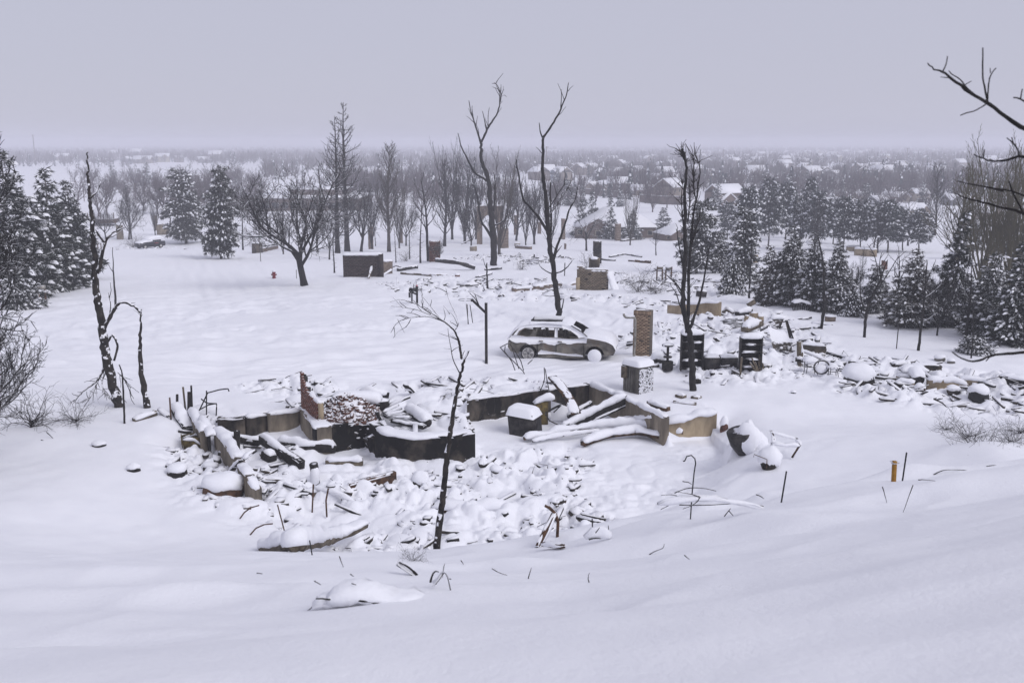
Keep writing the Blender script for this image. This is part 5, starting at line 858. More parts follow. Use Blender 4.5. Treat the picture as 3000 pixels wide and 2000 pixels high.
for x, y, snowy in ((-1.55, 0.0, False), (1.55, 0.02, True), (-1.55, 1.7, False), (1.55, 1.7, False)):
    c = CW(x, y + 0.08, 0.35); rim = MB(); ax_ = cl; n = 20; a = np.linspace(0, 2 * math.pi, n, endpoint=False)
    ty = MB(); ring = lambda r, o: np.array([c + ax_ * o + cdir * r * math.cos(q) + np.array([0, 0, 1.0]) * r * math.sin(q) for q in a])
    v = np.concatenate([ring(0.29, -0.10), ring(0.34, -0.09), ring(0.34, 0.12), ring(0.27, 0.12)]); q = []
    for k in range(3): q += [(k * n + i, k * n + (i + 1) % n, (k + 1) * n + (i + 1) % n, (k + 1) * n + i) for i in range(n)]
    w_ = thing('wheel', c, None, None); del w_['kind']; w_.parent = t; w_.location = Vector([float(z) for z in (c - ORG[t.name])])
    ty.add(v, q); obj('tyre', ty, M['tyre'], w_, True)
    v = np.concatenate([ring(0.29, -0.11), ring(0.255, -0.11), ring(0.245, -0.04), ring(0.06, -0.02)]); rim.add(v, q)
    for k in range(5):
        b_ = k * 2 * math.pi / 5 + 0.3
        for db in (-0.12, 0.12):
            bar(rim, [c - ax_ * 0.10 + (cdir * math.cos(b_) + np.array([0, 0, 1]) * math.sin(b_)) * 0.05, c - ax_ * 0.10 + (cdir * math.cos(b_ + db) + np.array([0, 0, 1]) * math.sin(b_ + db)) * 0.265], 0.045, 0.035)
    obj('rim', rim, M['rim'], w_)
    if snowy:
        s = MB(); v = np.concatenate([ring(0.33, -0.14), ring(0.2, -0.24), ring(0.01, -0.26)]); s.add(v, [(k * n + i, (k + 1) * n + i, (k + 1) * n + (i + 1) % n, k * n + (i + 1) % n) for k in range(2) for i in range(n)]); obj('snow', s, M['snow'], w_, True)
rng = np.random.default_rng(6); s = MB()   # snow over roof, bonnet and tail, plastered along the side
def snow_sheet(prs, y0, y1, hs, ny=10, edge=True):
    p = resample([(x, 0, z) for x, z in prs], 0.12); n = len(p); v = []; H = np.interp(np.linspace(0, 1, n), np.linspace(0, 1, len(hs)), hs)
    for i in range(n):
        x, z = p[i, 0], p[i, 2]; hw = 0.94 - tumb(z) + 0.03
        for j in range(ny + 1):
            f = y0 + (y1 - y0) * j / ny; ed = min(1.0, (1 - abs(2 * j / ny - 1)) * 5); h = H[i] * (0.15 + 0.85 * ed ** 0.5) * (1 + rng.normal(0, 0.06)); v.append(CW(x, 0.94 + f * hw, z + h - (0.06 if ed == 0 else 0)))
    i = (np.arange(n - 1)[:, None] * (ny + 1) + np.arange(ny)[None]).ravel(); s.add(v, np.stack([i, i + 1, i + ny + 2, i + ny + 1], -1))
snow_sheet([(-2.55, 1.0), (-2.2, 1.42), (-1.95, 1.60), (-1.48, 1.71)], -1.04, 1.04, [0.02, 0.10, 0.15, 0.16]); snow_sheet([(-1.5, 1.71), (-0.8, 1.76), (0.05, 1.74)], -1.04, -0.72, [0.10, 0.05, 0.10], 6); snow_sheet([(-1.5, 1.71), (-0.8, 1.76), (0.05, 1.74)], 0.72, 1.04, [0.14, 0.16, 0.14], 6); snow_sheet([(0.0, 1.74), (0.3, 1.69), (0.5, 1.62)], -1.04, 1.04, [0.15, 0.17, 0.06])
snow_sheet([(0.95, 1.24), (1.25, 1.20), (1.7, 1.13), (2.1, 1.06), (2.38, 0.94), (2.52, 0.7)], -1.03, 1.03, [0.05, 0.16, 0.20, 0.18, 0.14, 0.04])
def side_patch(pts, o=0.05, bulge=0.05):
    f3 = lambda x, q, z: CW(x, 0.94 - (0.94 - tumb(z) + o * 0.5 - q), z); poly_plate(s, pts, [], 0, 0.06, f3)
xs_ = np.arange(1.16, -2.2, -0.07); ed_ = 0.87 + 0.16 * vn(xs_, xs_ * 0, 0.45, 3) + 0.09 * vn(xs_, xs_ * 0 + 5, 0.15, 4) + 0.04 * np.sin(xs_ * 1.7) - np.where((xs_ < -1.15) & (xs_ > -1.95), 0.0, 0.02)
side_patch([(-2.46, 1.0), (-2.35, 1.17), (-2.05, 1.19), (-1.65, 1.13), (-1.3, 1.15), (-0.8, 1.13), (-0.3, 1.13), (0.3, 1.10), (0.75, 1.11), (1.2, 1.17)] + [(float(x), float(z)) for x, z in zip(xs_, ed_)] + [(-2.3, 0.9)])
for x in (-1.10, -0.24, 1.03): mb = MB(); bar(mb, [CW(x, -0.03, 0.34), CW(x + 0.01, -0.03, 0.84)], 0.022, 0.022); obj('door_seam', mb, M['black'], t)
side_patch([(-1.08, 0.42), (-0.95, 0.55), (-0.6, 0.50), (-0.2, 0.46), (0.3, 0.40), (0.7, 0.42), (1.02, 0.36), (1.02, 0.30), (0.3, 0.33), (-0.4, 0.38), (-1.08, 0.34)], 0.10)
side_patch([(-2.25, 1.2), (-1.95, 1.58), (-1.5, 1.70), (-0.8, 1.76), (0.0, 1.74), (0.0, 1.58), (-0.9, 1.59), (-1.3, 1.57), (-1.75, 1.53), (-2.0, 1.38), (-2.1, 1.2)], 0.08); side_patch([(-0.32, 1.15), (-0.32, 1.56), (-0.2, 1.56), (-0.18, 1.15)], 0.05)
side_patch([(0.0, 1.74), (0.45, 1.66), (0.9, 1.42), (1.2, 1.2), (0.8, 1.16), (0.74, 1.26), (0.42, 1.46), (0.0, 1.58)], 0.06); o = obj('snow', s, M['snow'], t, True)
# ---------------------------------------------------------------- air conditioner
b = P(1872, 1152); yaw = R(40); A = 0.93; H = 1.2; rot = rz(yaw); t = thing('air_conditioner', b, 'square outdoor air-conditioning unit capped with a thick cushion of snow', 'air conditioner'); b = b + np.array([0, 0.45, 0]); 
mb = MB(); mb.box(b + np.array([0, 0, H / 2 - 0.08]), (A - 0.06, A - 0.06, H), rot); obj('casing', mb, M['metal_grey'], t); mb = MB(); mb.box(b + np.array([0, 0, H - 0.06]), (A + 0.02, A + 0.02, 0.10), rot); obj('top_cover', mb, M['metal_grey'], t)
ux, uy = rot[:, 0], rot[:, 1]   # ux points right-back, -uy points right-front, -ux left-front
sl_mesh = MB(); sl_mesh.box((0, 0, 0), (0.02, 0.28, 0.014)); slm = sl_mesh.mesh('louvre'); slm.materials.append(M['metal_grey'])
for i in range(34): place(slm, 'louvre', b - ux * (A / 2 - 0.02) - uy * (A / 2 - 0.18) + np.array([0, 0, 0.05 + i * 0.031]), (0, 0.5, yaw), None, t)
for i in range(4): mb = MB(); mb.box(b - ux * (A / 2 - 0.015) + uy * (-0.05 + i * 0.13) + np.array([0, 0, H / 2 - 0.1]), (0.02, 0.10, H - 0.12), rot); obj('side_panel', mb, M['metal_grey'], t)
mb = MB(); n = 14
for i in range(n + 1): mb.box(b - uy * (A / 2 - 0.01) + ux * (-A / 2 + 0.04 + i * (A - 0.08) / n) + np.array([0, 0, H / 2 - 0.1]), (0.014, 0.02, H - 0.14), rot)
for i in range(20): mb.box(b - uy * (A / 2 - 0.005) + np.array([0, 0, 0.04 + i * 0.052]), (A - 0.06, 0.012, 0.012), rot)
g_ = obj('grille', mb, M['metal_dark'], t); g_['kind'] = 'stuff'
s = MB(); rng = np.random.default_rng(4)
for i in range(520):   # clots of snow caught in the coil grille
    u_, z = rng.uniform(-0.5, 0.5) * (A - 0.1), rng.uniform(0.0, 1) ** 1.0 * (H - 0.16); r_ = rng.uniform(0.012, 0.026); c = b - uy * (A / 2 + 0.002) + ux * u_ + np.array([0, 0, z]); s.box(c, (r_ * 2.2, r_ * 1.5, r_ * 1.5), rot @ ry(rng.uniform(-0.6, 0.6)), 0.5, rng)
o = obj('grille_snow', s, M['snow'], g_); o['kind'] = 'stuff'
s = MB(); N = 15; g = np.linspace(-1, 1, N); gx, gy = np.meshgrid(g, g); e = np.clip((1 - np.abs(gx) ** 5) * (1 - np.abs(gy) ** 5), 0, 1) ** 0.42; zz = H - 0.06 + 0.27 * e + 0.03 * vn(gx, gy, 0.5, 3); v = b + (gx[..., None] * ux + gy[..., None] * uy) * (A / 2 + 0.07) * (1 - 0.03 * (1 - e))[..., None]; v[..., 2] = b[2] + zz
i = (np.arange(N - 1)[:, None] * N + np.arange(N - 1)[None]).ravel(); s.add(v.reshape(-1, 3), np.stack([i, i + 1, i + N + 1, i + N], -1)); obj('snow', s, M['snow'], t, True)
mb = MB(); mb.box(b - ux * (A / 2 + 0.06) + uy * 0.30 + np.array([0, 0, H - 0.36]), (0.12, 0.26, 0.5), rot); obj('junction_box', mb, M['wood_grey'], t)
# ---------------------------------------------------------------- basketball hoop, mailbox, poles
b = P(1425, 1065); Yb = b[1]; t = thing('basketball_hoop', b, 'steel basketball post with a bare rim and no backboard in the open yard', 'basketball hoop')
mb = MB(); bar(mb, [b - [0, 0, 0.3], at(1424, 887, Yb)], 0.13, 0.13); obj('post', mb, M['metal_dark'], t)
mb = MB(); bar(mb, [at(1424, 917, Yb - 0.05), at(1400, 895, Yb - 0.1), at(1384, 879, Yb - 0.15)], 0.11, 0.11); obj('arm', mb, M['metal_dark'], t)
for q in ([(1402, 892), (1390, 872), (1376, 858)], [(1404, 895), (1396, 876), (1391, 860)]): mb = MB(); mb.tube([at(x, y, Yb - 0.2) for x, y in q], 0.02, 6); obj('brace', mb, M['metal_dark'], t)
mb = MB(); c = at(1364, 878, Yb - 0.15); mb.tube([c + np.array([0.25 * math.cos(a) * 1.3, 0.3 * math.sin(a), 0]) for a in np.linspace(0, 2 * math.pi, 25)], 0.013, 5, cap=False); mb.box(at(1383, 879, Yb - 0.15), (0.12, 0.16, 0.12)); obj('rim', mb, M['metal_dark'], t)
s = MB(); cap(s, [at(1423, 914, Yb - 0.05), at(1386, 877, Yb - 0.15)], 0.08, 0.035, RNG, 0.0); obj('snow', s, M['snow'], t, True)
b = P(1215, 891); Ym = b[1]; t = thing('mailbox', b, 'burned black mailbox on two posts with a bright pink ribbon', 'mailbox')
for x, w_ in ((1207, 4.5), (1222, 6)): mb = MB(); bar(mb, [P(x, 890) - [0, 0, 0.3], at(x - 0.5, 858 if x < 1215 else 838, Ym)], m_px(w_, Ym), m_px(w_, Ym)); obj('post', mb, M['char'], t)
mb = MB(); bar(mb, [at(1201, 854, Ym), at(1221, 862, Ym)], 0.14, 0.10); obj('crossbar', mb, M['char'], t)
mb = MB(); c = at(1204, 849, Ym); n = 10; a = np.linspace(0, math.pi, n); ring = [(0.16 * math.cos(q), 0.16 * math.sin(q)) for q in a] + [(-0.16, -0.14), (0.16, -0.14)]; dvec = unit(np.array([0.55, 0.83, 0])); sv = np.array([dvec[1], -dvec[0], 0]); m = len(ring)
v = [c + sv * x + np.array([0, 0, z]) + dvec * d for d in (-0.05, 0.5) for x, z in ring]; mb.add(v, [(i, (i + 1) % m, m + (i + 1) % m, m + i) for i in range(m)], [(2 * m - 1, m + i, m + i + 1) for i in range(m - 2)]); obj('letter_box', mb, M['black'], t); s = MB(); cap(s, [c + dvec * 0.0 + np.array([0, 0, 0.15]), c + dvec * 0.5 + np.array([0, 0, 0.15])], 0.26, 0.07, RNG, 0.0); obj('snow', s, M['snow'], t, True)
mb = MB(); mb.box(at(1200, 864, Ym), (0.13, 0.2, 0.36), rz(0.2)); obj('newspaper_box', mb, M['black'], t); mb = MB(); mb.box(at(1221, 837, Ym), (0.06, 0.05, 0.12), ry(0.3)); mb.tube([at(1221, 835, Ym), at(1223, 842, Ym)], 0.03, 5); obj('ribbon', mb, M['pink'], t)
mb = MB(); rng = np.random.default_rng(9)
for i in range(14): c = at(rng.uniform(1208, 1222), rng.uniform(845, 853), Ym); mb.tube([c, c + rng.normal(0, 0.14, 3), c + rng.normal(0, 0.22, 3)], 0.012, 4)
obj('twig_bundle', mb, M['twig'], t)['kind'] = 'stuff'
def stick(label, p, w_, mat='black', name='metal_rod', cat='rod', Y=None, snow=0, group=None):
    Yb = Y or P(*p[0])[1]; q = np.array([at(a, c, Yb) for a, c in p]); q[0, 2] -= 0.15; t = thing(name, q[0], label, cat, group); mb = MB(); mb.tube(resample(q, 0.08), m_px(w_, Yb) / 2, 7); obj('shaft', mb, M[mat], t, True)
    if snow: s = MB(); cap(s, [q[-1] + np.array([-0.02, 0, 0]), q[-1] + np.array([0.03, 0, 0])], 0.05, snow, RNG, 0.0); obj('snow', s, M['snow'], t, True)
    return t
GS = 'stakes and rods standing in the snow'
for lab, p, w_, mt, nm in (('left one of three thin rods behind the basketball post', [(1373, 947), (1366, 890)], 2.5, 'metal_dark', 'metal_rod'), ('middle one of three thin rods behind the basketball post', [(1371, 944), (1369.5, 891)], 2, 'metal_dark', 'metal_rod'), ('right one of three thin rods behind the basketball post, leaning', [(1386, 945), (1377, 893)], 2.5, 'metal_dark', 'metal_rod'),
    ('black rod leaning right on the slope edge right of the fallen branch', [(2286, 1472), (2304, 1380)], 5, 'black', 'metal_rod'), ('thin black rod flecked with snow right of the ochre stake', [(2642, 1408), (2656, 1325)], 5, 'black', 'metal_rod'), ('thin dark stake on the right slope left of the straight burned sapling', [(2626, 1022), (2632, 958)], 3, 'metal_dark', 'garden_stake'), ('short black rod near the bowed pipe in the front', [(1738, 1572), (1735, 1519)], 4, 'black', 'metal_rod'), ('thin leaning rod in front of the long brown beam', [(834, 1546), (813, 1478)], 4, 'rust', 'metal_rod'),
    ('rusty upright rod at the front of the brown beam, left one', [(914, 1490), (918, 1418)], 5, 'rust', 'metal_rod'), ('rusty bent upright strip right of the upright rod', [(957, 1500), (955, 1465), (962, 1430)], 5.5, 'rust', 'metal_rod'), ('thin rod leaning against the back foundation wall', [(825, 1228), (834, 1207)], 3, 'black', 'metal_rod'), ('rod stuck in the snow under the big curved log', [(917, 1625), (907, 1582)], 4, 'black', 'metal_rod'), ('thin dark post behind the ruined fireplace', [(1654, 808), (1655, 770)], 3, 'char_bare', 'garden_stake')):
    stick(lab, p, w_, mt, nm, nm.split('_')[1], group=GS)
b = P(2619, 1410); t = thing('survey_stake', b, 'short ochre wooden stake with a snow cap near the right slope edge', 'stake'); mb = MB(); bar(mb, [b - [0, 0, 0.2], at(2621, 1350, b[1])], 0.06, 0.06); obj('shaft', mb, M['yellow'], t); s = MB(); q = at(2621, 1350, b[1]); cap(s, [q - [0.05, 0, 0], q + [0.05, 0, 0]], 0.09, 0.05, RNG, 0.0); obj('snow', s, M['snow'], t, True)
stick("black shepherd's hook plant hanger in front of the fallen branch", [(2022, 1520), (2028, 1440), (2034, 1380), (2039, 1352), (2034, 1338), (2022, 1331), (2011, 1337), (2006, 1350), (2003, 1357), (2001, 1350)], 4, 'black', 'plant_hanger', 'plant hanger')
t = stick('brown bowed pipe frame standing in the front of the yard', [(1632, 1572), (1635, 1530), (1628, 1505), (1612, 1488), (1597, 1480)], 10, 'rust', 'bent_pipe', 'pipe'); 
timber('snow-lined strut slanting down from the bowed pipe', [(None, *at(1622, 1505, P(1632, 1572)[1])), (None, *at(1595, 1570, P(1632, 1572)[1] - 0.3)), (None, *at(1575, 1600, P(1632, 1572)[1] - 0.6))], 0.08, 0.05, 'rust', 0.10, 'metal_strut', 'strut')
timber('low rusty foot piece under the bowed pipe', [(1592, 1593, 0.1), (1650, 1600, 0.05)], 0.07, 0.06, 'rust', 0.12, 'metal_strut', 'strut')
# ---------------------------------------------------------------- charred shelving and low cabinets
def shelf(label, px0, px1, pyb, pyt, n):
    b = P((px0 + px1) / 2, pyb); Y = b[1]; W_ = m_px(px1 - px0, Y); H = m_px(pyb - pyt, Y); D = 0.35; t = thing('charred_shelf', b, label, 'shelf', 'charred metal shelves behind the twin-trunked tree'); mb = MB(); mb.box(b + np.array([0, D, H / 2]), (W_ - 0.02, 0.02, H)); obj('back_panel', mb, M['conc_black'], t)
    for s_ in (-1, 1): mb = MB(); mb.box(b + np.array([s_ * (W_ / 2 - 0.02), D / 2, H / 2 - 0.02]), (0.04, D - 0.02, H)); obj('side_panel', mb, M['metal_dark'], t)
    for i in range(n + 1):
        z = 0.06 + i * (H - 0.06) / n; mb = MB(); mb.box(b + np.array([0, D / 2 - 0.004, z]), (W_ - 0.09, D - 0.04, 0.035)); sh = obj('shelf_board', mb, M['metal_dark'], t); s = MB(); rng = np.random.default_rng(i + int(px0))
        if i < n: a, c = sorted(rng.uniform(-0.46, 0.46, 2)); a = min(a, -0.2); c = max(c, 0.25); cap(s, [b + np.array([a * W_, D / 2 - 0.06, z + 0.02]), b + np.array([c * W_, D / 2 - 0.06, z + 0.02])], D - 0.14, 0.05, rng, 0.0); obj('snow', s, M['snow'], sh, True)
        else: cap(s, [b + np.array([-0.5 * W_, D / 2, z + 0.02]), b + np.array([0.5 * W_, D / 2, z + 0.02])], D, 0.2, rng, 0.02, rough=0.12); obj('snow', s, M['snow'], sh, True)
shelf('tall charred open shelf directly behind the twin-trunked tree', 1993, 2061, 1086, 972, 4); shelf('tall charred open shelf right of the low cabinets', 2165, 2232, 1100, 983, 5)
for i, (a, c) in enumerate(((2064, 2110), (2113, 2162))):
    b = P((a + c) / 2, 1087); W_ = m_px(c - a, b[1]); H = m_px(40, b[1]); t = thing('charred_cabinet', b, ('left' if i == 0 else 'right') + ' one of two low charred cabinets between the tall shelves', 'cabinet', 'low charred cabinets'); mb = MB(); mb.box(b + np.array([0, 0.25, H / 2 - 0.1]), (W_, 0.45, H + 0.2)); obj('body', mb, M['conc_black'], t); mb = MB(); mb.box(b + np.array([0, 0.018, H / 2 - 0.06]), (W_ - 0.06, 0.03, H)); obj('door', mb, M['metal_dark'], t); s = MB(); cap(s, [b + np.array([-W_ / 2, 0.3, H]), b + np.array([W_ / 2, 0.3, H])], 0.5, 0.16, RNG, 0.02, rough=0.12); obj('snow', s, M['snow'], t, True)
b = P(1957, 1082); t = thing('pedestal_stool', b, 'charred pedestal with a snowy round top left of the tall shelf', 'pedestal'); Y = b[1]
for nm, r0, z0, z1 in (('base', 0.26, -0.05, 0.34), ('column', 0.06, 0.34, 1.08), ('collar', 0.20, 0.52, 0.57), ('top', 0.28, 1.06, 1.12)): mb = MB(); mb.tube([b + np.array([0, 0.2, z0]), b + np.array([0, 0.2, z1])], r0, 12); obj(nm, mb, M['char_bare'], t)
s = MB(); cap(s, [b + np.array([-0.25, 0.2, 1.12]), b + np.array([0.25, 0.2, 1.12])], 0.42, 0.12, RNG, 0.0, rough=0.1); cap(s, [b + np.array([-0.17, 0.2, 0.57]), b + np.array([-0.05, 0.2, 0.57])], 0.3, 0.06, RNG, 0.0); obj('snow', s, M['snow'], t, True)
# ---------------------------------------------------------------- snow-capped box, tubs, boulders
def lump(mb, c, rx_, ry_, rz_, rng, rough=0.12, flat=0.0, n=14, m=9):
    th = np.linspace(0.02, math.pi - 0.02, m); ph = np.linspace(0, 2 * math.pi, n, endpoint=False); T, Pp = np.meshgrid(th, ph, indexing='ij'); d = np.stack([np.sin(T) * np.cos(Pp), np.sin(T) * np.sin(Pp), np.cos(T)], -1); r = 1 + rough * 2 * (vn(d[..., 0] * 1.7 + c[0] * 3, d[..., 1] * 1.7 + d[..., 2] * 2.1 + c[1], 0.9, 7)); v = d * r[..., None] * np.array([rx_, ry_, rz_]) + np.asarray(c)
    i = np.arange(m - 1)[:, None] * n; j = np.arange(n)[None]; k = (j + 1) % n; mb.add(v.reshape(-1, 3), np.stack([i + j, i + n + j, i + n + k, i + k], -1).reshape(-1, 4))
def boulder(label, px, py, wpx, hpx, mat='rubble', snow=0.6, name='boulder', cat='boulder', dark=0.35, group=None, deep=0.8):
    b = P(px, py); Y = b[1]; W_ = m_px(wpx, Y) / 2; H = m_px(hpx, Y); rng = np.random.default_rng(int(px * 7 + py)); t = thing(name, b, label, cat, group); mb = MB(); lump(mb, b + np.array([0, W_ * deep, H * 0.08]), W_ * 0.98, W_ * deep, H * 0.72, rng, 0.16); obj('core', mb, M[mat], t, True); s = MB(); lump(s, b + np.array([0, W_ * deep * 1.12, H * (0.40 + dark * 0.35)]), W_ * 1.04, W_ * deep * 1.08, H * 0.46, rng, 0.16); obj('snow', s, M['snow'], t, True); return t
b = onz(1540, 1278, -11.25); Y = b[1]; t = thing('metal_box', b, 'charred metal box with a smooth thick snow cushion in the open basement', 'box'); rot = rz(R(-24)) @ ry(R(-6)); mb = MB(); mb.box(b + np.array([-0.02, 0.5, 0.38]), (1.05, 0.85, 0.85), rot); obj('body', mb, M['metal_dark'], t); s = MB(); N = 13; g = np.linspace(-1, 1, N); gx, gy = np.meshgrid(g, g); e = np.clip((1 - np.abs(gx) ** 6) * (1 - np.abs(gy) ** 6), 0, 1) ** 0.4; v = np.stack([gx * 0.58, gy * 0.48, 0.36 + 0.36 * e - 0.10 * gx], -1).reshape(-1, 3) @ rot.T + b + np.array([-0.02, 0.5, 0.38]); i = (np.arange(N - 1)[:, None] * N + np.arange(N - 1)[None]).ravel(); s.add(v, np.stack([i, i + 1, i + N + 1, i + N], -1)); obj('snow', s, M['snow'], t, True)
GBd = 'snow-capped stones and lumps'
for a_ in (('large round tub heaped with snow beside the wire chairs', 2528, 1135, 96, 66, 'rubble', 0.6, 'stone_tub', 'tub'), ('dark rock under a snow cap, left one on the left slope', 386, 1384, 40, 26), ('wider dark rock under a snow cap, right one on the left slope', 512, 1400, 62, 40), ('low dark rock half buried near the left foundation wall', 612, 1380, 46, 24), ('thin dark sliver of rock showing on the left slope', 282, 1310, 44, 16), ('snow-capped lump with rusty sheet metal near the front left corner', 640, 1465, 130, 72, 'rust'), ('dark hole-like rock under snow in the middle of the yard', 1232, 1440, 56, 60), ('dark rock in front of the leaning tree with a thick snow cap', 1455, 1390, 40, 26),
           ('stump-like block with a tall snow cap right of the retaining wall', 2123, 1263, 26, 46, 'brick_rubble'), ('snow-buried barrel lying in the right-hand rubble', 2878, 1168, 62, 40, 'black'), ('round dark pot under snow beside the tan slabs', 2700, 1150, 34, 28, 'wood_brown'), ('round snow-covered stone at the right edge of the tan slabs', 2800, 1150, 40, 20), ('pointed grey roof cone poking from the snow, larger one', 2760, 1057, 36, 16, 'metal_grey'), ('pointed grey cone poking from the snow, smaller one', 2790, 1063, 24, 12, 'metal_grey'), ('brown clay pot lying in the snow before the middle house', 1388, 830, 12, 8, 'brick_red'), ('brick block with snow on top in the rubble of the middle house', 1340, 810, 16, 10, 'brick_red'), ('small stone in the snow near the burned post', 1396, 842, 8, 6), ('dark stone under snow right of the shelf foot', 2040, 1122, 36, 30), ('small snow-capped stone before the low cabinets', 2150, 1096, 20, 12), ('dark block capped with snow left of the pedestal', 1930, 1066, 44, 34), ('small dark stone showing on the open slope behind the retaining wall', 2326, 1155, 16, 12)):
    boulder(*a_, **({} if len(a_) > 7 else {'group': GBd}))
# overturned pots and broken garden chairs in the right of the yard
b = P(2188, 1328); Y = b[1]; t = thing('plant_pot', b, 'big overturned round pot plastered with snow in the right of the yard', 'pot'); mb = MB(); d = unit(np.array([-0.35, -0.25, 0.75])); mb.tube([b + np.array([0, 0.3, -0.05]), b + np.array([-0.12, 0.27, 0.3]), b + np.array([-0.22, 0.2, 0.72])], [0.26, 0.40, 0.46], 16); obj('body', mb, M['metal_dark'], t, True); s = MB(); lump(s, b + np.array([0.06, 0.20, 0.44]), 0.46, 0.50, 0.58, RNG, 0.25); lump(s, b + np.array([0.42, 0.26, 0.30]), 0.34, 0.34, 0.42, RNG, 0.2); obj('snow', s, M['snow'], t, True)
b = P(2312, 1345); Y = b[1]; t = thing('garden_chair', b, 'tipped garden chair frame with snow on every rail beside the overturned pot', 'chair')
for nm, q, sn in (('seat_rail', [(2262, 1298), (2300, 1303), (2343, 1303)], 0.14), ('seat_rail', [(2258, 1262), (2285, 1272), (2335, 1285)], 0.12), ('leg', [(2343, 1303), (2330, 1325), (2320, 1340)], 0.03), ('leg', [(2262, 1298), (2258, 1320), (2240, 1318)], 0.06), ('armrest', [(2258, 1262), (2268, 1280), (2264, 1300)], 0.06), ('armrest', [(2335, 1285), (2344, 1303)], 0.08)):
    mb = MB(); pp_ = [at(x, y, Y + (0.5 if y < 1292 else 0.0)) for x, y in q]; bar(mb, pp_, 0.05, 0.05, step=0.2); r_ = obj(nm, mb, M['wood_brown'], t); s = MB(); cap(s, [k + np.array([0, 0, 0.02]) for k in pp_], 0.10, sn, RNG, 0.02); obj('snow', s, M['snow'], r_, True)
b = P(2250, 1377); Y = b[1]; t = thing('lantern', b, 'round lantern with a wire bail under a snow dome beside the overturned pot', 'lantern'); mb = MB(); mb.tube([b + np.array([0.05, 0.15, 0.0]), b + np.array([0.05, 0.15, 0.25]), b + np.array([0.05, 0.15, 0.4])], [0.2, 0.29, 0.28], 14); obj('body', mb, M['rubble'], t, True); s = MB(); lump(s, b + np.array([0.08, 0.14, 0.38]), 0.36, 0.34, 0.36, RNG, 0.14); obj('snow', s, M['snow'], t, True); mb = MB(); mb.tube([at(2208, 1338, Y - 0.15), at(2209, 1330, Y - 0.15), at(2242, 1343, Y - 0.18), at(2247, 1345, Y - 0.18), at(2246, 1373, Y - 0.18)], 0.012, 5); obj('bail', mb, M['rust'], t)
print('objects', round(time.time() - T0, 1))
# ---------------------------------------------------------------- beams, boards and pipes of the near house
GD = 'fallen timbers in the near foundation'
T_ = lambda lab, pts, w_, h, mat='char', snow=0.16, name='charred_beam', cat='beam', **k: timber(lab, pts, w_, h, mat, snow, name, cat, group=GD, **k)
T_('thick black beam slanting across the left room under a roll of snow', [(766, 1285, 0.35), (884, 1362, 0.12)], 0.24, 0.30, snow=0.2)
T_('long straight snow-topped beam at the front of the left room', [(815, 1300, 0.12), (900, 1308, 0.14), (982, 1312, 0.2)], 0.3, 0.28, snow=0.24)
T_('curved snow-lined sheet between the left wall stub and the pipe', [(757, 1400, 0.12), (810, 1402, 0.16), (862, 1416, 0.05)], 0.3, 0.06, 'metal_dark', 0.12)
T_('long brown steel girder lying in front of the black walls', [(1022, 1432, 0.22), (1090, 1414, 0.22), (1158, 1395, 0.25)], 0.16, 0.36, 'rust', 0.05)
T_('pale low sill beam continuing left of the brown girder', [(786, 1462, 0.06), (880, 1447, 0.12), (1018, 1432, 0.14)], 0.26, 0.22, 'wood_grey', 0.12)
T_('round snow-covered log in front of the black wall corner', [(955, 1354, 0.1), (1062, 1352, 0.1)], 0.3, 0.26, 'wood_grey', 0.2, round_=True)
T_('bent strip sagging down right of the upright rods', [(920, 1424, 0.35), (963, 1434, 0.32), (1005, 1452, 0.2), (1042, 1470, 0.05)], 0.12, 0.05, 'rust', 0.12, 'bent_strip', 'strip')
T_('large curved log loaded with thick snow at the front left', [(772, 1606, 0.05), (868, 1596, 0.16), (983, 1575, 0.22), (1069, 1534, 0.3)], 0.30, 0.24, 'wood_grey', 0.3, 'snowy_log', 'log', round_=True, sw=0.42)
T_('half-buried log ridge in front of the leaning tree', [(1270, 1486, 0.03), (1400, 1494, 0.08), (1545, 1488, 0.06), (1652, 1462, 0.16)], 0.3, 0.24, 'wood_brown', 0.28, 'snowy_log', 'log', round_=True, sw=0.5)
T_('thick snow-topped ladder-like beam leaning up to the right basement wall', [(1650, 1258, 0.08), (1740, 1212, 0.5), (1838, 1166, 0.85)], 0.22, 0.34, snow=0.24)
T_('thinner dark beam just below the ladder-like beam', [(1735, 1232, 0.25), (1840, 1184, 0.65)], 0.08, 0.12, snow=0.06)
T_('short dark beam behind the ladder-like beam', [(1664, 1220, 0.3), (1732, 1178, 0.7)], 0.14, 0.16, snow=0.12)
T_('long bowed branch buried in snow across the front of the open basement', [(1535, 1284, 0.1), (1671, 1256, 0.2), (1770, 1245, 0.25), (1858, 1243, 0.28), (2002, 1266, 0.1)], 0.16, 0.14, 'wood_brown', 0.26, 'snowy_log', 'log', round_=True, sw=0.36)
T_('bowed brown timber in front of the long buried branch', [(1706, 1298, 0.04), (1786, 1272, 0.16), (1862, 1263, 0.2), (1938, 1276, 0.08)], 0.22, 0.2, 'wood_brown', 0.2, sw=0.36)
T_('second thin buried branch nearer the metal box', [(1560, 1292, 0.08), (1640, 1276, 0.14), (1760, 1262, 0.16)], 0.1, 0.1, 'char', 0.18, 'snowy_log', 'log', round_=True)
T_('broad snow-covered plank lying left of the tan retaining wall', [(1805, 1240, 0.1), (1870, 1226, 0.2), (1930, 1220, 0.2)], 0.5, 0.1, 'wood_brown', 0.26)
T_('short brown timber behind the right basement wall', [(1900, 1180, 0.1), (1958, 1198, 0.08)], 0.24, 0.2, 'wood_brown', 0.18)
T_('thin grey timber in the snow behind the retaining wall', [(1972, 1178, 0.04), (2040, 1184, 0.05)], 0.14, 0.12, 'wood_grey', 0.12)
T_('snowy timber end poking out behind the right basement wall', [(1985, 1160, 0.03), (2004, 1164, 0.05)], 0.3, 0.16, 'wood_grey', 0.14)
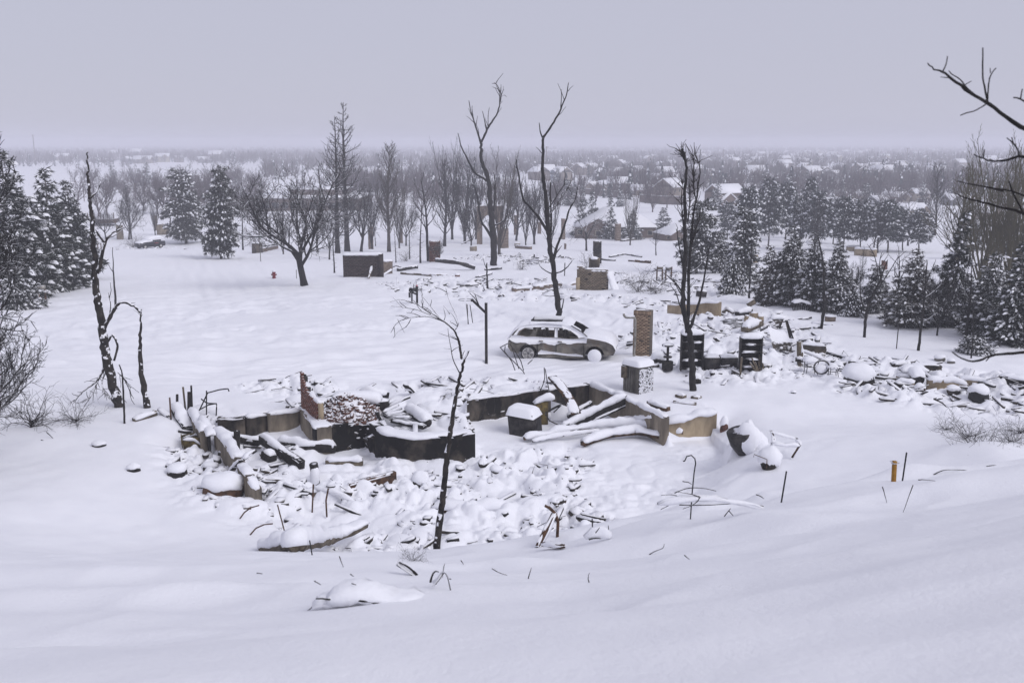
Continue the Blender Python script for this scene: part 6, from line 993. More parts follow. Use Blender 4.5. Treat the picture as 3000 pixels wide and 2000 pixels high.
T_('small snowy timber end right of the other one', [(2030, 1165, 0.03), (2050, 1168, 0.05)], 0.3, 0.16, 'wood_grey', 0.14)
T_('curved plank rising over the back basement wall with a snow back', [(None, *at(1617, 1103, 40.3)), (None, *at(1636, 1122, 39.9)), (None, *at(1656, 1148, 39.4)), (None, *at(1674, 1180, 38.8)), (None, *at(1688, 1212, 38.3))], 0.42, 0.07, 'wood_brown', 0.13)
T_('snow-draped dark bench on the rubble terrace', [(1058, 1153, 0.25), (1098, 1155, 0.3), (1130, 1156, 0.15)], 0.35, 0.2, snow=0.34)
T_('leaning board at the back of the rubble terrace', [(1188, 1128, 0.6), (1216, 1158, 0.05)], 0.3, 0.08, snow=0.18)
T_('long dark joist under thick snow on the rubble terrace', [(1050, 1184, 0.3), (1095, 1187, 0.3), (1140, 1186, 0.3)], 0.4, 0.36, snow=0.26)
T_('board jutting up right from the rubble terrace', [(1137, 1188, 0.25), (1202, 1162, 0.55)], 0.16, 0.07, snow=0.1)
T_('thick snow-covered log sloping down on the right of the rubble terrace', [(1195, 1202, 0.25), (1225, 1222, 0.2), (1256, 1240, 0.12)], 0.35, 0.3, snow=0.26, round_=True)
for i in range(5): T_(('first', 'second', 'third', 'fourth', 'fifth')[i] + ' from the back of the fanned charred slats on the rubble terrace', [(1122 + 3 * i, 1206 + 4 * i, 0.2), (1168 + 9 * i, 1186 + 9 * i, 0.3)], 0.09, 0.07, snow=0.07)
T_('dark broad plank under the fanned slats of the terrace', [(1150, 1230, 0.08), (1245, 1250, 0.05)], 0.26, 0.14, snow=0.10)
T_('slanting timber stub on the terrace edge', [(1120, 1240, 0.0), (1104, 1206, 0.5)], 0.14, 0.10, snow=0.10)
T_('plank resting across the left foundation wall, pointing right', [(None, *onz(712, 1345, -10.1)), (None, *onz(748, 1318, -9.9))], 0.14, 0.07, snow=0.1)
T_('plank leaning on the outside of the left foundation wall', [(672, 1380, 0.15), (None, *onz(706, 1348, -10.1))], 0.14, 0.07, snow=0.1)
T_('board lying outside the left end of the foundation', [(392, 1232, 0.03), (456, 1208, 0.12)], 0.2, 0.16, 'wood_grey', 0.12)
T_('short charred board beside the charred posts', [(466, 1198, 0.2), (496, 1222, 0.05)], 0.16, 0.10, snow=0.12)
T_('thick snow roll on a joist behind the left foundation wall', [(515, 1192, 0.3), (552, 1262, 0.1)], 0.4, 0.3, snow=0.22)
T_('narrow snow-topped beam along the inside of the left wall', [(640, 1262, 0.3), (700, 1285, 0.2), (760, 1296, 0.12)], 0.22, 0.2, snow=0.2)
T_('lumpy short timber in the left room', [(775, 1328, 0.15), (800, 1342, 0.05)], 0.35, 0.25, snow=0.24)
T_('short thick log end left of the brown girder', [(752, 1440, 0.05), (792, 1446, 0.1)], 0.34, 0.14, 'wood_brown', 0.2)
# upright charred posts and panels at the left end
for lab, p, w_, mt in (('stubby charred post left of the pointed ones', [(518, 1215), (519, 1155)], 8, 'char_bare'), ('rusty thin post left of the charred posts', [(501, 1232), (497, 1164)], 5, 'rust'), ('thin pale pointed post among the charred posts', [(544, 1205), (536, 1133)], 6, 'wood_grey'), ('tall thin pointed charred post, rightmost of its cluster', [(563, 1215), (560, 1129)], 6, 'char_bare'), ('thick split charred post in the post cluster', [(553, 1215), (554, 1148)], 11, 'char_bare'), ('short dark snow-capped post inside the left room', [(693, 1312), (694, 1262)], 20, 'char_bare')):
    stick(lab, p, w_, mt, 'charred_post', 'post', snow=0.1 if 'cap' in lab else 0.03, group='charred posts at the left end of the foundation')
t = thing('plank_panel', onz(600, 1306, -11.0), 'panel of charred upright planks in the left foundation wall', 'panel'); rng = np.random.default_rng(3)
for i in range(4): a = onz(590 + i * 7, 1236 + i * 10, TZ); mb = MB(); bar(mb, [a + [0, 0, -1.2], a + [0, 0, rng.uniform(-0.06, 0.06)]], 0.11, 0.05, rng, 0.05); obj('plank', mb, M['char_bare'], t)
s = MB(); cap(s, [onz(588, 1232, TZ) + [0, 0.1, 0], onz(618, 1275, TZ) + [0, 0.1, 0]], 0.3, 0.22, RNG); obj('snow', s, M['snow'], t, True)
b = P(560, 1318); Y = b[1]; t = thing('wooden_crate', b, 'open mossy yellow-brown board box outside the left foundation wall', 'crate'); mb = MB(); bar(mb, [at(536, 1300, Y) , at(589, 1297, Y)], 0.03, 0.42); obj('front_board', mb, M['moss'], t); mb = MB(); bar(mb, [at(533, 1282, Y + 0.6), at(586, 1272, Y + 0.6)], 0.03, 0.2); obj('back_board', mb, M['moss'], t)
for x in (531, 588): mb = MB(); bar(mb, [at(x + 3, 1300, Y), at(x, 1282, Y + 0.6)], 0.03, 0.34); obj('side_board', mb, M['moss'], t)
s = MB(); cap(s, [at(533, 1279, Y + 0.6), at(586, 1269, Y + 0.6)], 0.05, 0.06, RNG, 0.01); cap(s, [at(536, 1284, Y), at(570, 1286, Y), at(590, 1300, Y)], 0.05, 0.06, RNG, 0.01); obj('snow', s, M['snow'], t, True)
Y = P(610, 1215)[1]; t = thing('bent_tubing', P(605, 1215), 'bent black tubular frame standing behind the left foundation wall', 'frame'); 
for q in ([(605, 1218), (605, 1144)], [(606, 1151), (625, 1146), (643, 1141), (668, 1138), (671, 1146)], [(584, 1202), (608, 1151)], [(589, 1168), (607, 1181), (635, 1182)], [(584, 1200), (610, 1186), (635, 1181), (633, 1229)]): mb = MB(); mb.tube(resample([at(x, y, Y) for x, y in q], 0.1), 0.026, 6); obj('tube', mb, M['black'], t, True)
def wires(name, label, Y, qs, r=0.018, mat='metal_dark', cat='frame', snow=True):
    b = at(*qs[0][0], Y); t = thing(name, b, label, cat); s = MB()
    for i, q in enumerate(qs):
        p = np.array([at(x, y, Y + 0.12 * math.sin(i * 2.1)) for x, y in q]); mb = MB(); mb.tube(resample(p, 0.06), r, 5); obj('tube', mb, M[mat], t, True)
    return t
wires('chair_frame', 'tangled bent metal chair frame on the snow left of the burned car', P(1535, 1100)[1], [[(1464, 1018), (1491, 1004), (1510, 1030), (1526, 1057), (1534, 1085)], [(1466, 1018), (1485, 1040), (1503, 1057), (1533, 1088), (1546, 1116)], [(1480, 1013), (1478, 1030), (1490, 1045), (1500, 1060), (1509, 1085)], [(1546, 1066), (1560, 1053)], [(1500, 1020), (1512, 1055), (1520, 1080)]], 0.022)
wires('bent_rod', 'bent black rods sticking up from the back basement wall', 39.8, [[(1594, 1076), (1596, 1107), (1590, 1128), (1582, 1146)], [(1597, 1080), (1602, 1110), (1612, 1162)]], 0.02, cat='rod')
wires('wire_loop', 'loop of bent wire lying over the panel beside the metal box', P(1640, 1262)[1], [[(1598, 1210), (1616, 1200), (1645, 1186), (1622, 1208)], [(1598, 1212), (1610, 1232), (1640, 1246)], [(1610, 1200), (1645, 1182)]], 0.025, cat='wire')
wires('metal_hoop', 'thin arched metal hoop on the snow at the front left, upper one', P(715, 1520)[1], [[(703, 1518), (716, 1500), (735, 1486), (759, 1479)]], 0.022, 'rust', 'hoop'); wires('metal_hoop', 'thin arched metal hoop on the snow at the front left, lower one', P(745, 1566)[1], [[(732, 1567), (750, 1546), (775, 1535), (799, 1533)]], 0.022, 'rust', 'hoop')
wires('wire_hose', 'thin dark curved wires hanging on the sooty concrete wall', onz(1430, 1165, TZ)[1] - 0.06, [[(1430, 1165), (1420, 1190), (1412, 1215), (1395, 1245)], [(1447, 1163), (1450, 1190), (1446, 1214)], [(1430, 1212), (1440, 1218), (1452, 1214)]], 0.012, cat='wire')
b = P(921, 1412); t = thing('flue_pipe', b, 'short upright flue pipe with a dark mouth and snowy side', 'pipe'); mb = MB(); mb.tube([b + [0.02, 0.1, -0.1], b + [0, 0.1, 0.45], b + [-0.02, 0.06, 0.62]], [0.15, 0.15, 0.15], 12, cap=False); mb.tube([b + [-0.02, 0.06, 0.62], b + [0, 0.1, 0.45]], [0.14, 0.13], 12); obj('tube', mb, M['metal_dark'], t, True); s = MB(); lump(s, b + np.array([0.02, 0.03, 0.22]), 0.17, 0.16, 0.36, RNG, 0.06); obj('snow', s, M['snow'], t, True)
b = onz(1585, 1250, -11.3); t = thing('panel_stub', b, 'upright yellowish panel stub with a snow roll right of the metal box', 'panel'); mb = MB(); mb.box(b + [0, 0.3, 0.45], (0.58, 0.12, 1.0), rz(0.25)); obj('panel', mb, M['moss'], t); s = MB(); cap(s, [b + [-0.3, 0.25, 0.95], b + [0.1, 0.35, 1.1], b + [0.55, 0.4, 1.15]], 0.3, 0.2, RNG); obj('snow', s, M['snow'], t, True)
b = onz(1640, 1240, -11.3); t = thing('metal_sheet', b, 'pale crumpled sheet leaning in the open basement', 'sheet'); mb = MB(); g = np.linspace(0, 1, 9); gx, gy = np.meshgrid(g, g); v = np.stack([b[0] - 0.35 + 0.95 * gx, b[1] + 0.2 + 0.35 * gy, b[2] + 0.05 + 0.75 * gy * (1 - 0.45 * gx) + 0.06 * vn(gx, gy, 0.3, 4)], -1).reshape(-1, 3); i = (np.arange(8)[:, None] * 9 + np.arange(8)[None]).ravel(); mb.add(v, np.stack([i, i + 1, i + 10, i + 9], -1)); obj('sheet', mb, M['snow'], t, True)
b = onz(1352, 1245, -10.9); t = thing('metal_sheet', b, 'snow-covered sheet leaning on the left end of the sooty concrete wall', 'sheet'); mb = MB(); mb.prism([(b[0] - 0.5, b[1] + 0.1), (b[0] + 0.1, b[1] + 0.0), (b[0] + 0.2, b[1] + 0.5), (b[0] - 0.2, b[1] + 0.6)], -11.6, [-11.0, -10.6, -10.0, -10.5]); obj('sheet', mb, M['snow'], t)
# ---------------------------------------------------------------- fallen branch and front log
def branchy(label, Y, main, subs, name='fallen_branch', snow=0.12, w_=6, mat='twig', extra=0, seed=1):
    rng = np.random.default_rng(seed); mb = MB(); t = thing(name, at(*main[0], Y), label, 'branch'); q = limb(mb, main, Y, w_, w_ * 0.4, rng, 0.0, 6, extra); obj('stem', mb, M[mat], t, True); s = MB()
    if snow: cap(s, q + np.array([0, 0, m_px(w_, Y) * 0.3]), m_px(w_, Y), snow, rng, 0.03)
    for p in subs: mb = MB(); limb(mb, p, Y + rng.uniform(-0.15, 0.15), 4.2, 2.2, rng, 0.0, 5, 0); obj('twig', mb, M[mat], t, True)
    if snow: obj('snow', s, M['snow'], t, True)
    return t
branchy('long fallen branch with a ridge of snow beside the plant hanger', P(2236, 1494)[1] - 0.3, [(2236, 1484), (2190, 1474), (2128, 1462), (2051, 1455), (1990, 1462), (1926, 1474)], [[(2051, 1455), (2020, 1445), (1985, 1440)], [(2051, 1455), (2040, 1475), (2000, 1490)], [(1980, 1462), (1985, 1450), (1960, 1448), (1936, 1450)], [(1985, 1462), (1960, 1480), (1935, 1492)], [(1976, 1444), (2000, 1432), (2030, 1427), (2070, 1430), (2098, 1438)], [(2000, 1409), (2018, 1412), (2026, 1418)], [(2215, 1448), (2228, 1452), (2238, 1460)], [(1990, 1478), (2050, 1480), (2140, 1475), (2155, 1472)], [(2122, 1512), (2140, 1488)], [(2136, 1496), (2148, 1510)]], w_=8, snow=0.07, seed=3)
Yf = P(1040, 1775)[1]
t = branchy('snow-heaped log end with a dark hollow beneath, closest thing on the front slope', Yf, [(1122, 1772), (1085, 1762), (1038, 1757), (980, 1755), (925, 1752)], [[(935, 1755), (905, 1787), (895, 1790)], [(970, 1762), (990, 1772)], [(920, 1700), (940, 1712)], [(1026, 1680), (1036, 1688)], [(1030, 1708), (1044, 1712)], [(918, 1800), (934, 1803)]], 'front_log', 0.0, 12, 'char_bare', seed=4)
rng = np.random.default_rng(5)
for q, w_, h in ((((918, 1748), (950, 1738), (1000, 1734), (1050, 1736), (1110, 1752)), 0.16, 0.07), (((960, 1725), (1040, 1712), (1120, 1722), (1200, 1738), (1262, 1752)), 0.22, 0.07), (((1165, 1752), (1205, 1760), (1250, 1762)), 0.16, 0.06)):
    s = MB(); cap(s, np.array([at(x, y, Yf + 0.12 + (0.3 if w_ > 0.4 else 0.0)) for x, y in q]), w_, h, rng, 0.03, 0.06, 0.3, 0.06); obj('snow', s, M['snow'], t, True)
mb = MB(); limb(mb, [(1188, 1770), (1215, 1778), (1246, 1770)], Yf + 0.05, 12, 8, rng); obj('stem', mb, M['char_bare'], t, True)
branchy('short charred stub leaning out of the snow above the front log', P(1220, 1684)[1], [(1222, 1684), (1200, 1662), (1170, 1645)], [], 'charred_stub', 0.05, 10, 'char_bare', seed=5)
branchy('arched black twig with fine shoots right of the front log', P(1285, 1722)[1], [(1261, 1705), (1266, 1682), (1276, 1671), (1286, 1675)], [[(1320, 1728), (1312, 1690), (1302, 1673), (1292, 1690), (1276, 1712)], [(1296, 1690), (1300, 1660), (1303, 1650)], [(1316, 1695), (1322, 1696)]], 'fallen_branch', 0.03, 8, 'char_bare', seed=6)
branchy('low dark bowed branch beside the short black rod', P(1740, 1590)[1], [(1712, 1572), (1745, 1562), (1772, 1560), (1790, 1568)], [[(1745, 1560), (1757, 1544)], [(1784, 1562), (1782, 1538)], [(1725, 1580), (1745, 1575), (1760, 1577)]], 'fallen_branch', 0.14, 8, 'char_bare', seed=7)
TWL = ['bent dark twig in the smooth snow right of the arched twig', 'short upright twig right of the bent dark twig', 'small hooked twig in the middle of the front slope', 'thin twig rising left of the leaning dead tree', 'cluster twig on the slope edge before the plant hanger', 'thin twig on the left of the snow hump below the ochre stake', 'reddish thin twig on the right of the snow hump below the ochre stake', 'short flat twig left of the dark twigs on the right bank', 'longest flat twig on the near right bank', 'short flat twig near the right edge of the bank', 'dark twig on the left slope, upper of two', 'dark twig on the left slope, lower of two', 'tiny twig below the plant hanger', 'tiny twig left of the front log', 'tiny twig beside the foot of the leaning dead tree', 'flat branch on the snow before the right-hand rubble, lower one', 'flat branch on the snow before the right-hand rubble, upper one', 'thick dark stick pointing at the shrub on the right bank']
for i, (q, sd) in enumerate((([(1441, 1664), (1460, 1676), (1486, 1684)], 1), ([(1548, 1694), (1552, 1678), (1557, 1662)], 2), ([(1726, 1705), (1722, 1690), (1727, 1677)], 3), ([(994, 1628), (1000, 1646), (1006, 1660)], 4), ([(1902, 1624), (1920, 1612), (1944, 1606), (1946, 1592)], 5), ([(2585, 1425), (2590, 1440), (2598, 1472)], 6), ([(2675, 1420), (2662, 1455), (2646, 1500)], 7), ([(2690, 1405), (2706, 1404), (2740, 1408)], 8), ([(2735, 1390), (2760, 1376), (2800, 1375), (2845, 1378)], 9), ([(2890, 1366), (2905, 1362), (2926, 1362)], 10), ([(136, 1265), (150, 1278), (160, 1288)], 11), ([(120, 1288), (145, 1294)], 12), ([(2005, 1625), (2012, 1632), (2020, 1637)], 13), ([(752, 1677), (770, 1680)], 14), ([(1350, 1640), (1358, 1652)], 15), ([(2590, 1178), (2640, 1180), (2652, 1178)], 16), ([(2622, 1168), (2650, 1172), (2660, 1178)], 17), ([(2736, 1168), (2760, 1180), (2780, 1198)], 18))):
    branchy(TWL[i], P(*q[-1] if q[-1][1] > q[0][1] else q[0])[1], q, [], 'snow_twig', 0, 4 if i != 17 else 7, seed=sd)['group'] = 'twigs poking through the snow'
# ---------------------------------------------------------------- right-hand house
GR2 = 'fallen timbers of the right-hand house'
def U_(lab, pts, w_, h, mat='char', snow=0.14, name='charred_beam', cat='beam', **k): return timber(lab, pts, w_, h, mat, snow, name, cat, group=GR2, **k)
def sheet(label, corners, mat, snow=None, name='collapsed_sheet'):
    p = np.array([at(x, y, Y) for x, y, Y in corners]); t = thing(name, p[0], label, 'sheet', GR2 + ', sheets'); n = len(p); off = np.array([0, 0.05, 0.03]); mb = MB(); tri = [tuple(k) for k in tessellate_polygon([[Vector((a, c, 0)) for a, c, _ in corners]])]
    mb.add(np.concatenate([p, p + off]), [(i, (i + 1) % n, n + (i + 1) % n, n + i) for i in range(n)], tri + [(a + n, b_ + n, c + n) for c, b_, a in tri]); obj('sheet', mb, M[mat], t)
    if snow: s = MB(); q = np.array([at(x, y, Y) for x, y, Y in snow]); cap(s, q, 0.35, 0.12, RNG); obj('snow', s, M['snow'], t, True)
    return t
Ys = P(2290, 1035)[1]
sheet('dark triangular roof sheet leaning at the top of the collapsed heap', [(2258, 930, Ys + 2.2), (2298, 930, Ys + 2.2), (2284, 966, Ys + 1.6)], 'conc_black', [(2256, 929, Ys + 2.3), (2300, 928, Ys + 2.3)])
sheet('snow-covered slab sloping down the front of the collapsed heap', [(2250, 958, Ys + 1.6), (2300, 975, Ys + 1.4), (2325, 1008, Ys + 0.5), (2262, 1004, Ys + 0.5)], 'snow'); sheet('black sheet under the snow-covered slab', [(2260, 1003, Ys + 0.5), (2322, 1005, Ys + 0.5), (2318, 1034, Ys), (2266, 1024, Ys)], 'conc_black')
sheet('narrow upright black sheet at the right of the collapsed heap', [(2300, 940, Ys + 1.8), (2308, 940, Ys + 1.8), (2326, 992, Ys + 1.2), (2312, 990, Ys + 1.2)], 'conc_black'); sheet('curved dark bucket-like sheet before the collapsed heap', [(2250, 1022, Ys - 0.4), (2264, 1030, Ys - 0.4), (2290, 1068, Ys - 0.8), (2282, 1076, Ys - 0.8), (2262, 1048, Ys - 0.6)], 'conc_black', [(2255, 1020, Ys - 0.3), (2275, 1042, Ys - 0.5), (2290, 1066, Ys - 0.8)])
for a_ in (('snow-wrapped vertical pipe right of the collapsed heap', [(2344, 1070, 0.0), (None, *at(2342, 1000, P(2344, 1070)[1]))], 0.22, 0.22, 'wood_grey', 0.2), ('long thin beam sloping right from the snow-wrapped pipe', [(2342, 1024, 0.5), (2422, 1056, 0.1)], 0.1, 0.1, 'wood_grey', 0.1), ('snow-topped cross pipe at the foot of the snow-wrapped pipe', [(2330, 1052, 0.3), (2356, 1054, 0.3)], 0.2, 0.2, 'char', 0.12), ('dark joist behind the second shelf', [(2234, 985, 0.5), (2268, 1005, 0.3)], 0.1, 0.08, 'char', 0.08),
           ('snow-topped joist leading left from the heap', [(2228, 968, 0.4), (2252, 955, 0.7)], 0.12, 0.1, 'char', 0.08), ('rounded snow-covered log above the second shelf', [(2180, 965, 0.3), (2228, 945, 0.5)], 0.4, 0.3, 'wood_grey', 0.3), ('broken board lying right of the wicker seat', [(2378, 945, 0.05), (2440, 952, 0.03)], 0.14, 0.08, 'char', 0.12), ('long board on the snow left of the planter ring', [(2375, 930, 0.1), (2312, 938, 0.08)], 0.2, 0.1, 'char', 0.14), ('dark board end near the leaning sapling', [(2384, 960, 0.04), (2406, 958, 0.06)], 0.12, 0.08, 'char', 0.1), ('flat dark roof piece behind the tan wall', [(2010, 842, 0.1), (2070, 838, 0.15)], 0.3, 0.1, 'char', 0.14), ('dark rounded hood piece right of the twin-trunked tree', [(2040, 858, 0.3), (2070, 862, 0.2)], 0.5, 0.4, 'metal_dark', 0.3), ('snow-capped timber hump at the back of the right house', [(2190, 895, 0.3), (2212, 882, 0.6)], 0.4, 0.3, 'wood_grey', 0.25), ('thick log under snow near the conifer row', [(2158, 920, 0.2), (2200, 912, 0.3)], 0.35, 0.3, 'char', 0.26), ('bent snow-covered pipe right of the tan wall', [(2118, 915, 0.2), (2130, 905, 0.5), (2150, 918, 0.2)], 0.16, 0.16, 'wood_grey', 0.14)):
    U_(*a_)
for x, y0, y1, w_ in ((2229, 958, 924, 15), (2210, 936, 915, 20), (2188, 940, 922, 10)): pillar({2229: 'tan post with a round snow cap above the collapsed heap', 2210: 'tan stub with a snow cap left of the tan post', 2188: 'short tan stub left of the tan posts'}[x], x, y0, y1, w_, 'conc_tan', 'masonry_post', 'post', 1.0, 0.18)
rng = np.random.default_rng(15)
for i in range(9): U_(('topmost', 'second', 'third', 'fourth', 'fifth', 'sixth', 'seventh', 'eighth', 'ninth')[i] + ' charred board from the back of the black stack behind the shelves', [(2108 + rng.uniform(0, 25), 935 + i * 3, 0.25 - i * 0.02), (2150 + rng.uniform(0, 28), 938 + i * 2.4, 0.3 - i * 0.02)], 0.12, 0.10, 'char', 0.03, 'charred_board', 'board')
t = thing('stick_bundle', P(2226, 1100), 'sheaf of scorched sticks standing before the second shelf', 'sticks')
for i, (a, c, x1, y1) in enumerate(((2222, 1095, 2197, 1062), (2224, 1098, 2203, 1048), (2228, 1100, 2212, 1060), (2230, 1100, 2222, 1058), (2232, 1100, 2228, 1062), (2234, 1100, 2224, 1038), (2240, 1105, 2234, 1062))): mb = MB(); Y = P(2226, 1100)[1]; mb.tube([at(a, c + 4, Y), at(x1, y1, Y - 0.1 + 0.06 * i)], [0.045, 0.035], 6); obj('stick', mb, M['wood_grey'], t, True)
stick('pale snow-lined pole leaning on the second shelf', [(2168, 1104), (2173, 1046)], 6, 'wood_grey', 'leaning_pole', 'pole')
# wire furniture
def chairwire(label, px, py, w_, h, name='wire_chair'):
    b = P(px, py); Y = b[1]; W_ = m_px(w_, Y); H = m_px(h, Y); t = thing(name, b, label, 'chair', 'burned wire chairs beside the big tub')
    for x in (-0.5, -0.3, 0.3, 0.5): mb = MB(); mb.tube(resample([b + [x * W_, 0.05, -0.1], b + [x * W_ * 0.8, 0.1, H * 0.5], b + [x * W_, 0.0, H]], 0.1), 0.018, 5); obj('leg', mb, M['metal_dark'], t, True)
    for z in (0.55, 1.0): mb = MB(); mb.tube([b + [W_ * 0.5 * math.cos(a), 0.3 + 0.3 * math.sin(a), H * z] for a in np.linspace(0, 6.28, 17)], 0.018, 5, cap=False); obj('ring', mb, M['metal_dark'], t, True)
    s = MB(); cap(s, [b + [-W_ * 0.5, 0.3, H], b + [W_ * 0.5, 0.3, H]], 0.6, 0.18, RNG, 0.02, rough=0.1); obj('snow', s, M['snow'], t, True)
chairwire('wire stool with a snow cushion, left one beside the big tub', 2376, 1095, 44, 38); chairwire('wire chair with thin snow, right one beside the big tub', 2442, 1104, 34, 28)
b = P(2410, 1100); Y = b[1]; t = thing('tyre_ring', b, 'upright ring with snow inside between the two wire chairs', 'ring'); mb = MB(); c = at(2408, 1076, Y - 0.1); mb.tube([c + [0.34 * math.cos(a), 0.05, 0.30 * math.sin(a)] for a in np.linspace(0, 6.28, 25)], 0.035, 6, cap=False); obj('ring', mb, M['metal_dark'], t, True); s = MB(); lump(s, c + np.array([0, 0.12, -0.1]), 0.3, 0.1, 0.24, RNG, 0.08); obj('snow', s, M['snow'], t, True)
b = P(2350, 912); Y = b[1]; t = thing('wicker_seat', b, 'slatted garden seat under a snow roll in front of the conifer row', 'seat'); W_ = m_px(56, Y); 
for i in range(11): mb = MB(); mb.box(b + np.array([-W_ / 2 + W_ * i / 10, 0.1 + 0.25 * math.sin(i * 0.31), 0.28]), (0.05, 0.05, 0.62), ry(0.05 * (i - 5))); obj('slat', mb, M['char_bare'], t)
s = MB(); cap(s, [b + [-W_ / 2, 0.2, 0.58], b + [0, 0.35, 0.66], b + [W_ / 2, 0.2, 0.5]], 0.5, 0.2, RNG); obj('snow', s, M['snow'], t, True)
b = P(2437, 942); Y = b[1]; t = thing('planter_ring', b, 'round tan stone planter with a snow rim right of the leaning sapling', 'planter'); r_ = m_px(16, Y); mb = MB(); mb.tube([b + [0, r_, -0.1], b + [0, r_, 0.33]], r_, 18); obj('body', mb, M['stone_tan'], t, True); s = MB(); cc = [b + [r_ * 0.85 * math.cos(a), r_ + r_ * 0.85 * math.sin(a), 0.33] for a in np.linspace(0, 6.28, 20)]; cap(s, cc, 0.2, 0.12, RNG, 0.02, rough=0.05); obj('snow', s, M['snow'], t, True)
b = P(2440, 925); Y = b[1]; t = thing('hoop_bench', b, 'arched iron bench back with bars behind the planter', 'bench'); W_ = m_px(40, Y); mb = MB(); mb.tube([b + [W_ / 2 * math.cos(a), 0.2, 0.15 + 0.35 * math.sin(a)] for a in np.linspace(0, 3.14, 14)], 0.03, 6); obj('arch', mb, M['metal_dark'], t, True)
for i in range(9): x = -0.42 + i * 0.105; mb = MB(); mb.tube([b + [x * W_, 0.2, -0.1], b + [x * W_, 0.2, 0.15 + 0.35 * math.sqrt(max(0, 1 - (2 * x) ** 2))]], 0.015, 5); obj('bar', mb, M['metal_dark'], t, True)
b = P(2668, 1130); t = thing('drain_pipe', b, 'large snow-covered pipe with a dark mouth in the right-hand rubble', 'pipe'); mb = MB(); mb.tube([b + [0.35, 0.0, 0.25], b + [0.3, 1.0, 0.45]], 0.24, 14, cap=False); mb.tube([b + [0.35, 0.02, 0.25], b + [0.33, 0.3, 0.3]], 0.2, 14); obj('tube', mb, M['metal_dark'], t, True); s = MB(); cap(s, [b + [0.36, -0.05, 0.42], b + [0.3, 1.1, 0.62]], 0.46, 0.25, RNG, 0.04); cap(s, [b + [-0.2, 0.8, 0.55], b + [1.0, 0.85, 0.55]], 0.5, 0.3, RNG); obj('snow', s, M['snow'], t, True)
# ---------------------------------------------------------------- middle house timbers
for lab, pts, w_, h, mt in (('long dark girder resting on the red brick chimney', [(1276, 762, 0.9), (1345, 770, 0.8), (1390, 784, 0.15)], 0.25, 0.4, 'metal_dark'), ('low dark beam across the rubble right of the black wall', [(1165, 790, 0.2), (1222, 782, 0.3)], 0.3, 0.3, 'char'), ('pale long pipe in the rubble of the middle house', [(1175, 800, 0.1), (1270, 806, 0.1), (1310, 806, 0.1)], 0.3, 0.2, 'wood_grey'), ('dark trough in the middle of the rubble', [(1265, 812, 0.1), (1305, 816, 0.1)], 0.3, 0.2, 'char'), ('bent dark frame at the left of the rubble', [(1145, 785, 0.3), (1160, 778, 0.6), (1174, 782, 0.2)], 0.12, 0.12, 'char'), ('thin pale pipe sagging from the black wall', [(1122, 806, 0.05), (1148, 790, 0.5)], 0.07, 0.07, 'wood_grey'), ('long dark timber right of the rubble', [(1395, 812, 0.05), (1440, 800, 0.15)], 0.2, 0.16, 'char'), ('dark slanting plank above the far rubble', [(1352, 715, 0.3), (1385, 700, 1.2)], 0.25, 0.15, 'metal_dark'), ('dark timber behind the red chimney', [(1420, 790, 0.1), (1470, 785, 0.2)], 0.2, 0.2, 'char'), ('dark bent gate frame right of the small tray', [(1549, 768, 0.1), (1578, 760, 0.7), (1578, 772, 0.0)], 0.06, 0.08, 'metal_dark'), ('dark tray-like board left of the gate frame', [(1505, 764, 0.05), (1527, 762, 0.05)], 0.5, 0.12, 'char'), ('long dark log in the far foundations', [(1762, 760, 0.1), (1802, 764, 0.05)], 0.3, 0.3, 'char'), ('brown log in the far foundations right of the dark one', [(1842, 764, 0.1), (1905, 768, 0.1)], 0.4, 0.35, 'wood_brown'), ('dark bent pipe heap in the far foundations', [(1785, 752, 0.1), (1830, 744, 0.4), (1880, 752, 0.2)], 0.2, 0.2, 'char'), ('flat snowy roof piece before the wedge chimney', [(1770, 692, 0.2), (1805, 690, 0.3)], 0.5, 0.2, 'char'), ('dark low slab right of the wedge chimney', [(1820, 705, 0.1), (1870, 700, 0.1)], 0.5, 0.3, 'conc_soot')):
    timber(lab, pts, w_, h, mt, 0.14, 'charred_beam', 'beam', group='fallen timbers of the far houses')
b = P(1521, 755); t = thing('wheel_ring', b, 'small upright wire wheel in the far snow', 'wheel'); mb = MB(); mb.tube([b + [0.18 * math.cos(a), 0, 0.3 + 0.3 * math.sin(a)] for a in np.linspace(0, 6.28, 19)], 0.02, 5, cap=False); obj('ring', mb, M['metal_dark'], t, True)
for i in range(4): mb = MB(); a = i * 0.8; mb.tube([b + [0.18 * math.cos(a), 0, 0.3 + 0.3 * math.sin(a)], b + [-0.18 * math.cos(a), 0, 0.3 - 0.3 * math.sin(a)]], 0.01, 4); obj('spoke', mb, M['metal_dark'], t)
